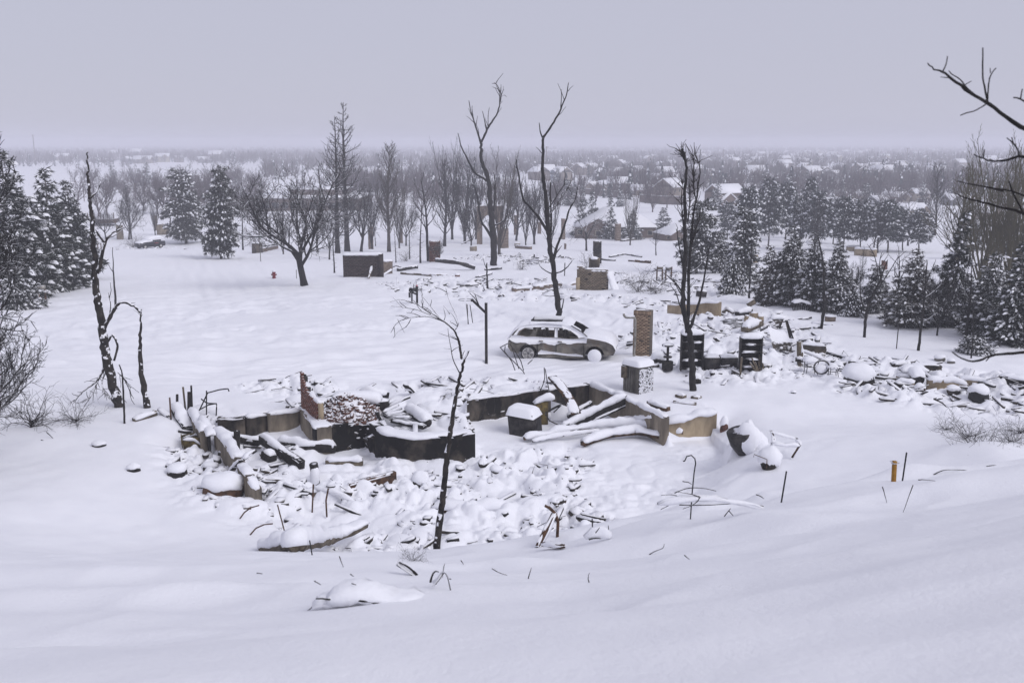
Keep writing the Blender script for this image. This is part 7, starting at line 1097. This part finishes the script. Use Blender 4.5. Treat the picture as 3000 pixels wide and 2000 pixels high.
# ---------------------------------------------------------------- loose rubble showing between the pillows of snow
def rubble(name, polys, n, lo, hi, mat, seed, label=None, up=0.0):
    rng = np.random.default_rng(seed); mb = MB(); k = 0
    pr = [np.array(p) for p in polys]; ar = [max(1.0, np.ptp(p[:, 0]) * np.ptp(p[:, 1])) for p in pr]; pb = np.array(ar) / sum(ar)
    X, Yv = [], []
    while len(X) < n:
        p = pr[rng.choice(len(pr), p=pb)]; x = rng.uniform(p[:, 0].min(), p[:, 0].max(), 400); y = rng.uniform(p[:, 1].min(), p[:, 1].max(), 400); m = (sdf(x, y, p.tolist()) < 0) & (vn(x, y, 1.4, seed) > -0.05); X += list(x[m])[:60]; Yv += list(y[m])[:60]
    X = np.array(X[:n]); Yv = np.array(Yv[:n]); Z = GF(X, Yv)
    for x, y, z in zip(X, Yv, Z):
        s_ = np.exp(rng.uniform(math.log(lo), math.log(hi))); sz = s_ * np.array([rng.uniform(0.6, 2.2), rng.uniform(0.5, 1.2), rng.uniform(0.3, 0.9)]); rot = rz(rng.uniform(0, 3.14)) @ rx(rng.normal(0, 0.35)) @ ry(rng.normal(0, 0.3)); mb.box((x, y, z + up - sz[2] * 0.05), sz, rot, 0.22, rng)
    o = obj(name, mb, M[mat]); o['kind'] = 'stuff'; o['label'] = label; o['category'] = 'rubble'; return o
rubble('foundation_rubble', [RUB[0][0]], 620, 0.08, 0.30, 'rubble', 41, up=-0.045, label='dark burned rubble showing through the snow in the near foundation')
rubble('terrace_rubble', [RUB[2][0]], 240, 0.07, 0.26, 'rubble', 42, up=-0.04, label='dark burned rubble showing through the snow on the terrace')
rubble('house_rubble', [RUB[3][0], RUB[4][0]], 720, 0.10, 0.36, 'rubble', 43, up=-0.06, label='dark burned rubble showing through the snow around the right-hand house')
rubble('far_rubble', [RUB[5][0], RUB[6][0], RUB[7][0], RUB[9][0]], 1900, 0.09, 0.50, 'rubble', 44, up=-0.1, label='dark burned rubble showing through the snow of the far houses')
def splinters(name, polys, n, seed, label, L0=0.4, L1=1.6, mat='rubble'):
    rng = np.random.default_rng(seed); mb = MB(); pr = [np.array(p) for p in polys]; X, Yv = [], []
    while len(X) < n:
        p = pr[rng.integers(len(pr))]; x = rng.uniform(p[:, 0].min(), p[:, 0].max(), 60); y = rng.uniform(p[:, 1].min(), p[:, 1].max(), 60); m = (sdf(x, y, p.tolist()) < 0) & (vn(x, y, 2.0, seed) > -0.1); X += list(x[m])[:12]; Yv += list(y[m])[:12]
    Z = GF(np.array(X), np.array(Yv))
    for x, y, z in zip(X[:n], Yv[:n], Z[:n]):
        L = rng.uniform(L0, L1); a = rng.uniform(0, 6.28); e = rng.normal(0.08, 0.22); d = np.array([math.cos(a) * math.cos(e), math.sin(a) * math.cos(e), math.sin(e)]); c = np.array([x, y, z + 0.02])
        if rng.random() < 0.8: bar(mb, [c - d * L / 2, c + d * L / 2 + rng.normal(0, 0.03, 3)], rng.uniform(0.07, 0.2), rng.uniform(0.04, 0.14), rng, 0.10, 0.6)
        else: mb.tube([c - d * L / 2, c + rng.normal(0, 0.10, 3) + [0, 0, 0.06], c + d * L / 2], rng.uniform(0.012, 0.022), 5)
    o = obj(name, mb, M[mat]); o['kind'] = 'stuff'; o['label'] = label; o['category'] = 'rubble'
EDGE = [(x, y + 0.25) for x, y in pp([(930, 1254), (1000, 1246), (1072, 1236), (1098, 1252), (1130, 1271), (1250, 1278), (1392, 1267)], -10.2)] + [(x, y + 1.2) for x, y in pp([(1392, 1267), (1130, 1271), (1072, 1236), (930, 1254)], -10.2)]
splinters('edge_splinters', [EDGE], 90, 61, 'charred splinters along the top of the black basement wall', 0.3, 1.0)
splinters('foundation_splinters', [RUB[0][0]], 90, 51, 'splintered boards and wires tangled in the snow of the near foundation', 0.3, 1.1)
splinters('terrace_splinters', [RUB[2][0]], 80, 52, 'splintered boards tangled in the snow of the terrace', 0.4, 1.4)
splinters('house_splinters', [RUB[3][0], RUB[4][0]], 230, 53, 'splintered boards tangled in the snow around the right-hand house', 0.4, 1.3)
splinters('far_splinters', [RUB[5][0], RUB[6][0], RUB[7][0]], 300, 54, 'splintered boards tangled in the snow of the far houses', 0.6, 2.0)
print('debris', round(time.time() - T0, 1))
# ---------------------------------------------------------------- street things in the middle distance
b = P(440, 727); Y = b[1]; dr = unit(np.array([0.62, 0.78, 0])); lt = np.array([-dr[1], dr[0], 0]); t = thing('parked_car', b, 'dark parked car under snow on the far street at the left', 'car')
def FC(x, y, z): return b + dr * x + lt * y + np.array([0, 0, z])
def loft(mb, secs):
    n = len(secs[0]); v = [FC(*p) for s_ in secs for p in s_]; m = len(secs); mb.add(v, [(i * n + j, i * n + (j + 1) % n, (i + 1) * n + (j + 1) % n, (i + 1) * n + j) for i in range(m - 1) for j in range(n)] , [(0, j + 1, j) for j in range(1, n - 1)] + [((m - 1) * n, (m - 1) * n + j, (m - 1) * n + j + 1) for j in range(1, n - 1)])
sec = lambda x, z0, z1, w0, w1: [(x, -w0, z0), (x, w0, z0), (x, w0 * 1.02, (z0 + z1) * 0.55), (x, w1, z1), (x, -w1, z1), (x, -w0 * 1.02, (z0 + z1) * 0.55)]
mb = MB(); loft(mb, [sec(-2.25, 0.45, 0.85, 0.8, 0.75), sec(-2.1, 0.32, 1.0, 0.9, 0.82), sec(-1.0, 0.28, 1.08, 0.93, 0.85), sec(1.2, 0.28, 1.1, 0.93, 0.85), sec(2.1, 0.32, 1.08, 0.9, 0.82), sec(2.25, 0.45, 0.95, 0.82, 0.78)]); obj('body', mb, M['far_car'], t, False)
mb = MB(); loft(mb, [sec(-0.9, 1.05, 1.1, 0.84, 0.8), sec(-0.2, 1.05, 1.6, 0.84, 0.66), sec(1.4, 1.05, 1.66, 0.84, 0.66), sec(2.15, 1.05, 1.15, 0.82, 0.74)]); obj('cabin', mb, M['snow'], t); mb = MB(); mb.box(FC(0.75, -0.83, 1.24), (1.5, 0.05, 0.24), rz(math.atan2(dr[1], dr[0]))); obj('window', mb, M['glass'], t)
for x in (-1.4, 1.35):
    for y in (-0.86, 0.86):
        w_ = thing('wheel', FC(x, y, 0.33), None, None); del w_['kind']; w_.parent = t; w_.location = Vector([float(k) for k in FC(x, y, 0.33) - b]); mb = MB(); mb.tube([FC(x, y - 0.11, 0.33), FC(x, y + 0.11, 0.33)], 0.34, 16); obj('tyre', mb, M['tyre'], w_); mb = MB(); mb.tube([FC(x, y - 0.125, 0.33), FC(x, y + 0.125, 0.33)], 0.2, 12); obj('rim', mb, M['rim'], w_)
for y in (-0.7, 0.7): mb = MB(); mb.box(FC(-2.22, y, 0.75), (0.12, 0.26, 0.14), rz(math.atan2(dr[1], dr[0]))); obj('headlight', mb, M['metal_pale'], t)
mb = MB(); mb.box(FC(0.6, -0.955, 0.85), (0.7, 0.02, 0.16), rz(math.atan2(dr[1], dr[0]))); obj('door_panel', mb, M['red'], t)
s = MB(); cap(s, [FC(-0.75, 0, 1.28), FC(-0.2, 0, 1.6), FC(0.6, 0, 1.66), FC(1.5, 0, 1.66), FC(2.2, 0, 1.2)], 1.6, 0.34, RNG, 0.05, 0.2, 0.06); cap(s, [FC(-2.2, 0, 0.95), FC(-0.6, 0, 1.25)], 1.6, 0.25, RNG, 0.05, 0.2, 0.06); obj('snow', s, M['snow'], t, True)
b = P(803, 814); t = thing('fire_hydrant', b, 'small red hydrant with a snow cap left of the large spreading tree', 'hydrant'); b = b + np.array([0, 0, -0.1])
for nm, z0, z1, r_ in (('barrel', 0, 0.55, 0.15), ('flange', 0.12, 0.17, 0.21), ('bonnet', 0.55, 0.68, 0.17)): mb = MB(); mb.tube([b + [0, 0, z0], b + [0, 0, z1]], r_, 12); obj(nm, mb, M['red'], t, True)
mb = MB(); mb.tube([b + [-0.26, 0, 0.42], b + [0.26, 0, 0.42]], 0.08, 10); obj('nozzle', mb, M['red'], t, True); s = MB(); lump(s, b + np.array([0, 0, 0.76]), 0.2, 0.2, 0.13, RNG, 0.05); obj('snow', s, M['snow'], t, True)
b = P(764, 767); Y = b[1]; t = thing('street_sign', b, 'green street name sign on a thin post left of the large spreading tree', 'sign'); H = m_px(76, Y); mb = MB(); mb.tube([b - [0, 0, 0.2], b + [0, 0, H]], 0.045, 7); obj('post', mb, M['metal_grey'], t); mb = MB(); mb.box(b + [-0.05, 0, H - 0.1], (0.62, 0.03, 0.17)); obj('name_plate', mb, M['green'], t); s = MB(); cap(s, [b + [-0.34, 0, H], b + [0.24, 0, H]], 0.05, 0.05, RNG, 0.0); obj('snow', s, M['snow'], t, True)
stick('thin post right of the hydrant', [(869, 816), (868, 790)], 2, 'metal_grey', 'sign_post', 'post')
def mailbox(label, px, py, mat, spot=None):
    b = P(px, py); t = thing('mailbox', b, label, 'mailbox'); 
    for x in (-0.25, 0.25): mb = MB(); mb.box(b + [x, 0, 0.45], (0.12, 0.12, 1.1)); obj('post', mb, M['wood_brown'], t)
    mb = MB(); mb.box(b + [0, 0, 1.08], (0.5, 0.3, 0.16)); mb.tube([b + [-0.28, 0, 1.16], b + [0.28, 0, 1.16]], 0.14, 10); obj('letter_box', mb, M['metal_grey' if mat == 'red' else mat], t)
    if mat == 'red': mb = MB(); mb.tube([b + [0.285, 0, 1.16], b + [0.32, 0, 1.16]], 0.16, 10); obj('end_disc', mb, M['red'], t)
    s = MB(); cap(s, [b + [-0.28, 0, 1.27], b + [0.28, 0, 1.27]], 0.26, 0.12, RNG, 0.0); obj('snow', s, M['snow'], t, True)
mailbox('double mailbox on wooden posts beside the far street, behind the tall snag', 292, 731, 'metal_pale'); mailbox('mailbox with a reddish end near the frosted bushes', 1958, 822, 'red'); mailbox('mailbox under the conifers at the left edge', 125, 885, 'metal_pale'); mailbox('wide low mailbox left of the one with a reddish end', 1932, 820, 'wood_grey')
b = P(292, 662); Y = b[1]; t = thing('burned_deck', b, 'snow-covered deck with posts behind the tall snag', 'deck'); W_ = m_px(70, Y); mb = MB(); mb.box(b + [0, 3, 0.9], (W_, 6, 0.8), rz(0.25)); obj('platform', mb, M['wood_brown'], t); s = MB(); cap(s, [b + [-W_ / 2, 3.2, 1.3], b + [W_ / 2, 3.4, 1.3]], 5.6, 0.3, RNG, 0.05, 0.5, 0.05); obj('snow', s, M['snow'], t, True)
for i in range(5): mb = MB(); mb.box(b + [-W_ / 2 + i * W_ / 4, 0.4 + 0.25 * i, 1.9], (0.15, 0.15, 1.5)); obj('post', mb, M['wood_grey'], t)
# ---------------------------------------------------------------- houses
def house_meshes(key, w_, d, h, rise, wall_m, wing=None, hip=False):
    wl, rf, wn, tr = MB(), MB(), MB(), MB(); ov = 0.5
    def gable(cx, cy, w2, d2, hh, rs, axis):
        a, c = (w2 / 2, d2 / 2)
        if axis == 'x':
            v = [(cx - a, cy - c, -2), (cx + a, cy - c, -2), (cx + a, cy + c, -2), (cx - a, cy + c, -2), (cx - a, cy - c, hh), (cx + a, cy - c, hh), (cx + a, cy + c, hh), (cx - a, cy + c, hh), (cx - a + (a * 0.75 if hip else 0), cy, hh + rs), (cx + a - (a * 0.75 if hip else 0), cy, hh + rs)]
            wl.add(v, [(0, 1, 5, 4), (1, 2, 6, 5), (2, 3, 7, 6), (3, 0, 4, 7)], [(4, 7, 8), (5, 9, 6)])
            k = rs / c; e = ov * k; hx = (a * 0.75 if hip else 0); p = [(cx - a - ov, cy - c - ov, hh - e), (cx + a + ov, cy - c - ov, hh - e), (cx + a + ov - hx, cy, hh + rs), (cx - a - ov + hx, cy, hh + rs), (cx - a - ov, cy + c + ov, hh - e), (cx + a + ov, cy + c + ov, hh - e)]
        else:
            v = [(cx - a, cy - c, -2), (cx + a, cy - c, -2), (cx + a, cy + c, -2), (cx - a, cy + c, -2), (cx - a, cy - c, hh), (cx + a, cy - c, hh), (cx + a, cy + c, hh), (cx - a, cy + c, hh), (cx, cy - c, hh + rs), (cx, cy + c, hh + rs)]
            wl.add(v, [(0, 1, 5, 4), (1, 2, 6, 5), (2, 3, 7, 6), (3, 0, 4, 7)], [(4, 5, 8), (6, 7, 9)])
            k = rs / a; e = ov * k; p = [(cx - a - ov, cy - c - ov, hh - e), (cx - a - ov, cy + c + ov, hh - e), (cx, cy + c + ov, hh + rs), (cx, cy - c - ov, hh + rs), (cx + a + ov, cy - c - ov, hh - e), (cx + a + ov, cy + c + ov, hh - e)]
        p = np.array(p); up = np.array([0, 0, 0.28]); lo = np.array([0, 0, 0.06]); q = [(0, 1, 2, 3), (3, 2, 5, 4)]; vv = np.concatenate([p + up, p + lo]); e_ = [(0, 1), (1, 2), (2, 5), (5, 4), (4, 3), (3, 0)]
        tri = [(6, 9, 10)] if False else []
        if hip and axis == 'x': tri = [(0, 3, 4), (1, 5, 2)]
        rf.add(vv, q + [(a_ + 6, b_ + 6, b_, a_) for a_, b_ in e_] + [(9, 8, 7, 6), (10, 11, 8, 9)], tri)
    gable(0, 0, w_, d, h, rise, 'x')
    if wing: gable(wing[0], wing[1], wing[2], wing[3], wing[4], wing[5], 'y')
    ws = []
    for x in np.linspace(-w_ / 2 + 1.6, w_ / 2 - 1.6, max(2, int(w_ / 3.5))):
        for z in ([1.6] if h < 4 else [1.6, 4.3]): ws.append((x, -d / 2 - 0.02, z))
    if wing: ws.append((wing[0], wing[1] - wing[3] / 2 - 0.03, 1.5)); 
    M_ = []
    for me, mt in ((wl.mesh('wall'), wall_m), (rf.mesh('roof'), 'snow')): me.materials.append(M[mt]); M_.append(me)
    wm = MB(); wm.box((0, 0, 0), (1.3, 0.08, 1.25)); wme = wm.mesh('window'); wme.materials.append(M['glass']); fm = MB(); fm.box((0, 0.03, 0), (1.6, 0.06, 1.55)); fme = fm.mesh('window_frame'); fme.materials.append(M['house_cream'])
    PROTO[key] = (M_[0], M_[1], ws, wme, fme)
house_meshes('ranch', 15, 9, 3.2, 2.6, 'house_tan', (3.5, -3.5, 6, 6, 3.0, 2.2)); house_meshes('two', 12, 9, 5.6, 2.8, 'house_brown', (-2.5, -3.5, 6, 5, 3.2, 2.2)); house_meshes('grey', 14, 9, 3.4, 2.8, 'house_grey', (-3.5, -3, 6, 6, 3.2, 2.4)); house_meshes('cream', 12, 9, 5.2, 2.8, 'house_cream', (2.5, -3.5, 5, 5, 5.0, 2.0)); house_meshes('blue', 13, 9, 4.2, 3.0, 'house_blue'); house_meshes('tall', 11, 9, 5.8, 3.2, 'house_tan', None); house_meshes('big', 24, 15, 3.4, 5.0, 'house_brown', (-5, -6, 9, 7, 3.2, 2.6), True)
def put_house(key, px, py, wpx, yaw, label, group=None, detail=True, base=None, name='house'):
    b = P(px, py) if base is None else base; pr = PROTO[key]; w0 = {'ranch': 15, 'two': 12, 'grey': 14, 'cream': 12, 'blue': 13, 'tall': 11, 'big': 24}[key]; sc = (m_px(wpx, b[1]) / w0) if wpx else 0.72
    t = thing(name, b, label, 'house', group); t.scale = (sc,) * 3; t.rotation_euler = (0, 0, yaw)
    for nm, me in (('wall', pr[0]), ('roof', pr[1])): o = bpy.data.objects.new(nm, me); col.objects.link(o); o.parent = t
    if detail:
        for x, y, z in pr[2]:
            o = bpy.data.objects.new('window', pr[3]); col.objects.link(o); o.parent = t; o.location = (x, y, z); f = bpy.data.objects.new('window_frame', pr[4]); col.objects.link(f); f.parent = o
    return t
for i, a_ in enumerate((('ranch', 176, 470, 50, 0.1, 'house with a long snowy roof furthest left beyond the park'), ('grey', 279, 474, 26, -0.2, 'small house left of the burned snag top beyond the park'), ('ranch', 312, 476, 30, 0.2, 'house right of the burned snag top beyond the park'), ('blue', 372, 474, 28, 1.3, 'bluish gable house beyond the park'), ('ranch', 420, 477, 50, 0.0, 'widest house in the row beyond the park'), ('cream', 478, 474, 36, 0.2, 'cream gable house beyond the park'), ('two', 524, 474, 24, 0.0, 'tall small house right of the cream gable beyond the park'), ('grey', 600, 476, 38, 0.3, 'house second from the right in the row beyond the park'), ('tall', 632, 470, 34, 0.1, 'house at the right end of the row beyond the park'), ('tall', 334, 462, 26, 0.2, 'house behind the row, left one'), ('tall', 400, 460, 28, 0.1, 'house behind the row, right one'),
    ('ranch', 1717, 560, 70, -0.25, 'house at the left end of the fenced row on the right'), ('two', 1776, 560, 44, -0.2, 'second house of the fenced row'), ('two', 1815, 566, 66, -0.25, 'third house of the fenced row with twin gables'), ('ranch', 1888, 572, 76, -0.2, 'fourth house of the fenced row'), ('tall', 1962, 588, 78, 0.9, 'big gabled house at the right end of the fenced row'), ('ranch', 1596, 524, 46, 0.2, 'house showing right of the right tall burned tree'), ('grey', 1660, 528, 44, 0.1, 'house above the left end of the fenced row'), ('ranch', 1946, 540, 78, -0.2, 'wide house behind the end of the fenced row'),
    ('two', 2122, 606, 92, 0.5, 'brown two-storey house in front of the pine stand'), ('ranch', 2120, 562, 60, 0.1, 'house behind the brown two-storey house'), ('ranch', 2205, 568, 74, -0.1, 'long house right of the brown two-storey house'), ('cream', 2328, 598, 44, 0.5, 'cream house with an arched gable above the pine stand'), ('grey', 2378, 592, 54, 0.3, 'grey house right of the cream house above the pine stand'), ('ranch', 2450, 575, 50, 0.0, 'house behind the pine stand left of the twin gables'), ('cream', 2524, 590, 42, 0.2, 'pale twin-gabled house above the pine stand'), ('grey', 2570, 598, 56, 0.6, 'grey gabled house right of the pale twin-gabled one'), ('ranch', 2625, 590, 70, -0.1, 'long house near the wind-swept tree'), ('ranch', 2662, 634, 96, 0.35, 'nearest low house right of the pine stand'), ('tall', 2690, 590, 46, 0.2, 'house just left of the wind-swept tree'), ('ranch', 2880, 640, 90, 0.2, 'house behind the olive-coloured trees'), ('grey', 2800, 600, 70, 0.2, 'house left of the olive-coloured trees'))):
    put_house(*a_, group='houses of the town in the haze')
put_house('big', 1800, 690, 230, -0.08, 'large house with a broad smooth snowy roof in the middle distance'); put_house('big', 1990, 700, 130, 0.3, 'house with a snowy roof right of the large smooth roof')
b = P(850, 618); t = thing('school_building', b, 'long low brown brick building with a flat snowy roof behind the burned trees', 'building'); L_ = m_px(400, b[1]); mb = MB(); mb.box(b + [0, 12, 1.0], (L_, 24, 4.6), rz(-0.03)); obj('wall', mb, M['house_brown'], t); mb = MB(); mb.box(b + [0, 12, 3.4], (L_ + 1, 25, 0.35), rz(-0.03)); obj('roof', mb, M['snow'], t)
mb = MB(); mb.box(b + [L_ * 0.15, 16, 4.3], (L_ * 0.4, 12, 1.6), rz(-0.03)); u_ = obj('upper_wall', mb, M['house_brown'], t); mb = MB(); mb.box(b + [L_ * 0.15, 16, 5.2], (L_ * 0.4 + 1, 13, 0.3), rz(-0.03)); obj('roof', mb, M['snow'], t)
for i in range(14): mb = MB(); mb.box(b + [-L_ / 2 + (i + 0.7) * L_ / 14.5, -0.05 + 0.03 * (L_ / 2 - (i + 0.7) * L_ / 14.5), 1.4], (1.8, 0.2, 1.5), rz(-0.03)); obj('window', mb, M['glass'], t)
b = P(530, 600); t = thing('school_annex', b, 'tan hall with a sloping snowy roof left of the long brown building', 'building'); W_ = m_px(70, b[1]); mb = MB(); mb.prism([(b[0] - W_ / 2, b[1]), (b[0] + W_ / 2, b[1]), (b[0] + W_ / 2, b[1] + 12), (b[0] - W_ / 2, b[1] + 12)], b[2] - 1, [b[2] + 1.5, b[2] + 4, b[2] + 4, b[2] + 1.5]); obj('wall', mb, M['house_tan'], t); mb = MB(); mb.prism([(b[0] - W_ / 2 - 0.5, b[1] - 0.5), (b[0] + W_ / 2 + 0.5, b[1] - 0.5), (b[0] + W_ / 2 + 0.5, b[1] + 12), (b[0] - W_ / 2 - 0.5, b[1] + 12)], [b[2] + 1.55, b[2] + 4.1, b[2] + 4.1, b[2] + 1.55], [b[2] + 1.9, b[2] + 4.5, b[2] + 4.5, b[2] + 1.9]); obj('roof', mb, M['snow'], t)
for lab, pts, h in (('brown board fence below the left of the fenced house row', [(1667, 566), (1740, 572), (1809, 580)], 2.0), ('curved brown fence below the right of the fenced house row', [(1874, 592), (1940, 598), (2008, 600)], 2.2), ('park pergola edge beyond the street', [(540, 532), (582, 532)], 3.0)):
    p = [P(a, c) for a, c in pts]; t = thing('board_fence', p[0], lab, 'fence', 'fences in the middle distance'); mb = MB(); bar(mb, [q + np.array([0, 0, h / 2 - 0.3]) for q in p], 0.2, h + 0.6); obj('boards', mb, M['fence'], t); s = MB(); bar(s, [q + np.array([0, 0, h + 0.08]) for q in p], 0.35, 0.14); obj('snow', s, M['snow'], t)
for px, pb, pt, lab in ((104, 480, 398, 'utility pole at the far left beyond the park'), (2118, 482, 440, 'utility pole above the brown two-storey house'), (2656, 480, 435, 'utility pole right of centre in the town'), (1601, 505, 432, 'utility pole beside the right tall burned tree'), (398, 590, 538, 'park lamp post behind the burned trees'), (247, 590, 540, 'park lamp post left of the burned trees')):
    b = P(px, pb); H = m_px(pb - pt, b[1]); t = thing('utility_pole', b, lab, 'pole'); mb = MB(); mb.tube([b - [0, 0, 1], b + [0, 0, H]], m_px(2.2, b[1]) / 2, 6); obj('shaft', mb, M['house_brown'], t); mb = MB(); mb.box(b + [0.3, 0, H - m_px(2, b[1])], (m_px(9, b[1]), 0.2, 0.25)); obj('crossarm', mb, M['house_brown'], t)
# ---------------------------------------------------------------- town trees
def fuzz(mb, p, H, W_, n, rng, thick=0.02):
    """a bare tree in the distance: a fan of thin twigs through the crown's volume"""
    h0 = rng.uniform(0.12, 0.25); a = rng.uniform(0, 6.283, n); t0 = rng.uniform(h0, 0.55, n); r1 = np.sqrt(rng.uniform(0, 1, n)); t1 = np.clip(t0 + rng.uniform(0.2, 0.55, n), 0, 1.0)
    env = np.sin(np.clip(t1, 0.05, 1) ** 0.8 * math.pi * 0.88) ** 0.7; s0 = np.stack([0.15 * r1 * np.cos(a), 0.15 * r1 * np.sin(a), t0], -1) * [W_, W_, H]; e = np.stack([r1 * env * np.cos(a) * 0.5, r1 * env * np.sin(a) * 0.5, t1], -1) * [W_, W_, H]
    sd = np.stack([np.sin(a * 3), np.cos(a * 5), 0.1 * np.ones(n)], -1); sd /= np.linalg.norm(sd, axis=1)[:, None]; k = thick * H; v = np.stack([s0 - sd * k, s0 + sd * k, e + sd * k * 0.5], 1).reshape(-1, 3) + p; mb.add(v, t=np.arange(3 * n).reshape(-1, 3))
    mb.add(np.array([[-0.02 * H, 0, -0.1 * H], [0.02 * H, 0, -0.1 * H], [0.006 * H, 0, 0.6 * H], [-0.006 * H, 0, 0.6 * H]]) + p, [(0, 1, 2, 3)])
def fir(mb, sm, p, H, W_, n, rng):
    for i in range(n):
        h = rng.uniform(0.05, 0.97); r = W_ / 2 * (1.02 - h) * rng.uniform(0.6, 1.1); a = rng.uniform(0, 6.283); o = np.array([math.cos(a), math.sin(a), 0]); sd = np.array([-o[1], o[0], 0]) * (0.18 * W_); c = p + np.array([0, 0, h * H]); tip = c + o * r - [0, 0, 0.10 * H]; v = [c - sd * 0.4 + [0, 0, 0.05 * H], c + sd * 0.4 + [0, 0, 0.05 * H], tip + sd * 0.7, tip - sd * 0.7]; mb.add(v, [(0, 1, 2, 3)])
        if i % 2 == 0: u = np.array([0, 0, 0.03 * H]); m_ = (np.array(v).mean(0)); sm.add((np.array(v) - m_) * 0.6 + m_ + u + o * 0.05 * W_, [(0, 1, 2, 3)])
rng = np.random.default_rng(99)
def put_far(kind, x, y, H, label, group, name):
    t = thing(name, (x, y, gz(x, y) - 0.2), label, 'tree', group); pr = PROTO[kind]; t.rotation_euler = (0, 0, rng.uniform(0, 6.28)); w2 = H * rng.uniform(0.75, 1.1); t.scale = (w2, w2, H)
    for nm, me in zip(('trunk', 'crown', 'snow'), [m_ for m_ in pr if isinstance(m_, bpy.types.Mesh)]): o = bpy.data.objects.new(nm, me); col.objects.link(o); o.parent = t
for k in range(112):   # trees of the park and behind the burned houses
    px = rng.uniform(215, 760) if k < 90 else rng.uniform(780, 1640); py = rng.uniform(530, 640) if k < 90 else rng.uniform(530, 650); b = P(px, py); put_far('far_' + 'abcd'[rng.integers(4)], b[0], b[1], rng.uniform(6, 11) if k < 90 else rng.uniform(6, 10), 'bare brownish tree in the hazy park behind the street' if k < 90 else 'bare brownish tree in the hazy wood behind the burned trees', 'bare trees of the park' if k < 90 else 'bare trees of the hazy wood', 'hazy_tree')
for k in range(120):  # first rows of the town
    px = rng.uniform(1560, 2960); py = rng.uniform(515, 625); b = P(px, py)
    if rng.random() < 0.72: put_far('far_' + 'abcd'[rng.integers(4)], b[0], b[1], rng.uniform(5, 9), 'bare brownish tree between the hazy houses of the town', 'bare trees of the town', 'town_tree')
    else: put_far('blue_a', b[0], b[1], rng.uniform(5, 9), 'dark snowy spruce between the hazy houses of the town', 'spruces of the town', 'town_spruce')
keys = ['ranch', 'two', 'grey', 'cream', 'blue', 'tall']
for k in range(150):  # houses fading into the haze
    px = rng.uniform(1560, 2950) if k > 16 else rng.uniform(60, 1500); py = 447 + 85 * rng.random() ** 1.25 if k > 16 else rng.uniform(440, 452); b = P(px, py)
    put_house(keys[rng.integers(6)], px, py, None, rng.uniform(-0.6, 0.6) + rng.choice([0, 1.57]), 'small snow-roofed house far off in the hazy town' if k > 16 else 'faint snow-roofed house beyond the park at the haze line', 'far houses of the hazy town' if k > 16 else 'faint houses at the haze line', False, b)
mb, fm, sm = MB(), MB(), MB(); n = 0
while n < 9000:      # the wooded town as one mass
    Y = 300 * (3300 / 300) ** (rng.random() ** 0.85); px = rng.uniform(-150, 1500) if rng.random() < 0.5 else rng.uniform(1500, 3150); x = (px - 1500) / FPX * Y
    if px < 780 and 300 < Y < 760: continue
    if px < 1000 and Y < 470: continue
    if vn(np.array([x]), np.array([Y]), 90, 77)[0] < -0.22 and Y < 1200: continue
    if px > 1560 and Y < 1100 and rng.random() < 0.12: continue
    p = np.array([x, Y, float(G(np.array([x]), np.array([Y]))[0]) - 0.3]); H = rng.uniform(5, 11) * (1.0 if px < 1500 else 0.92)
    if rng.random() < 0.8: fuzz(mb, p, H, H * rng.uniform(0.8, 1.2), 34 if Y < 800 else 16, rng, 0.02 if Y < 800 else 0.035)
    else: fir(fm, sm, p, H, H * 0.5, 22 if Y < 800 else 12, rng)
    n += 1
Ya = 850 * (5600 / 850) ** (rng.random(7500) ** 0.9); xa = (rng.uniform(-300, 3300, 7500) - 1500) / FPX * Ya; za = G(xa, Ya); ka = vn(xa, Ya, 170, 79) > -0.24
for x, Y, z in zip(xa[ka], Ya[ka], za[ka]):   # further off the crowns close into a carpet
    fuzz(mb, np.array([x, Y, z - 0.5]), rng.uniform(6, 12), rng.uniform(10, 24), 13, rng, 0.07)
for nm, m_, mt in (('town_woods', mb, 'far_twig'), ('town_firs', fm, 'needle_blue'), ('town_fir_snow', sm, 'snow')):
    o = obj(nm, m_, M[mt]); o['kind'] = 'stuff'
print('far', round(time.time() - T0, 1))
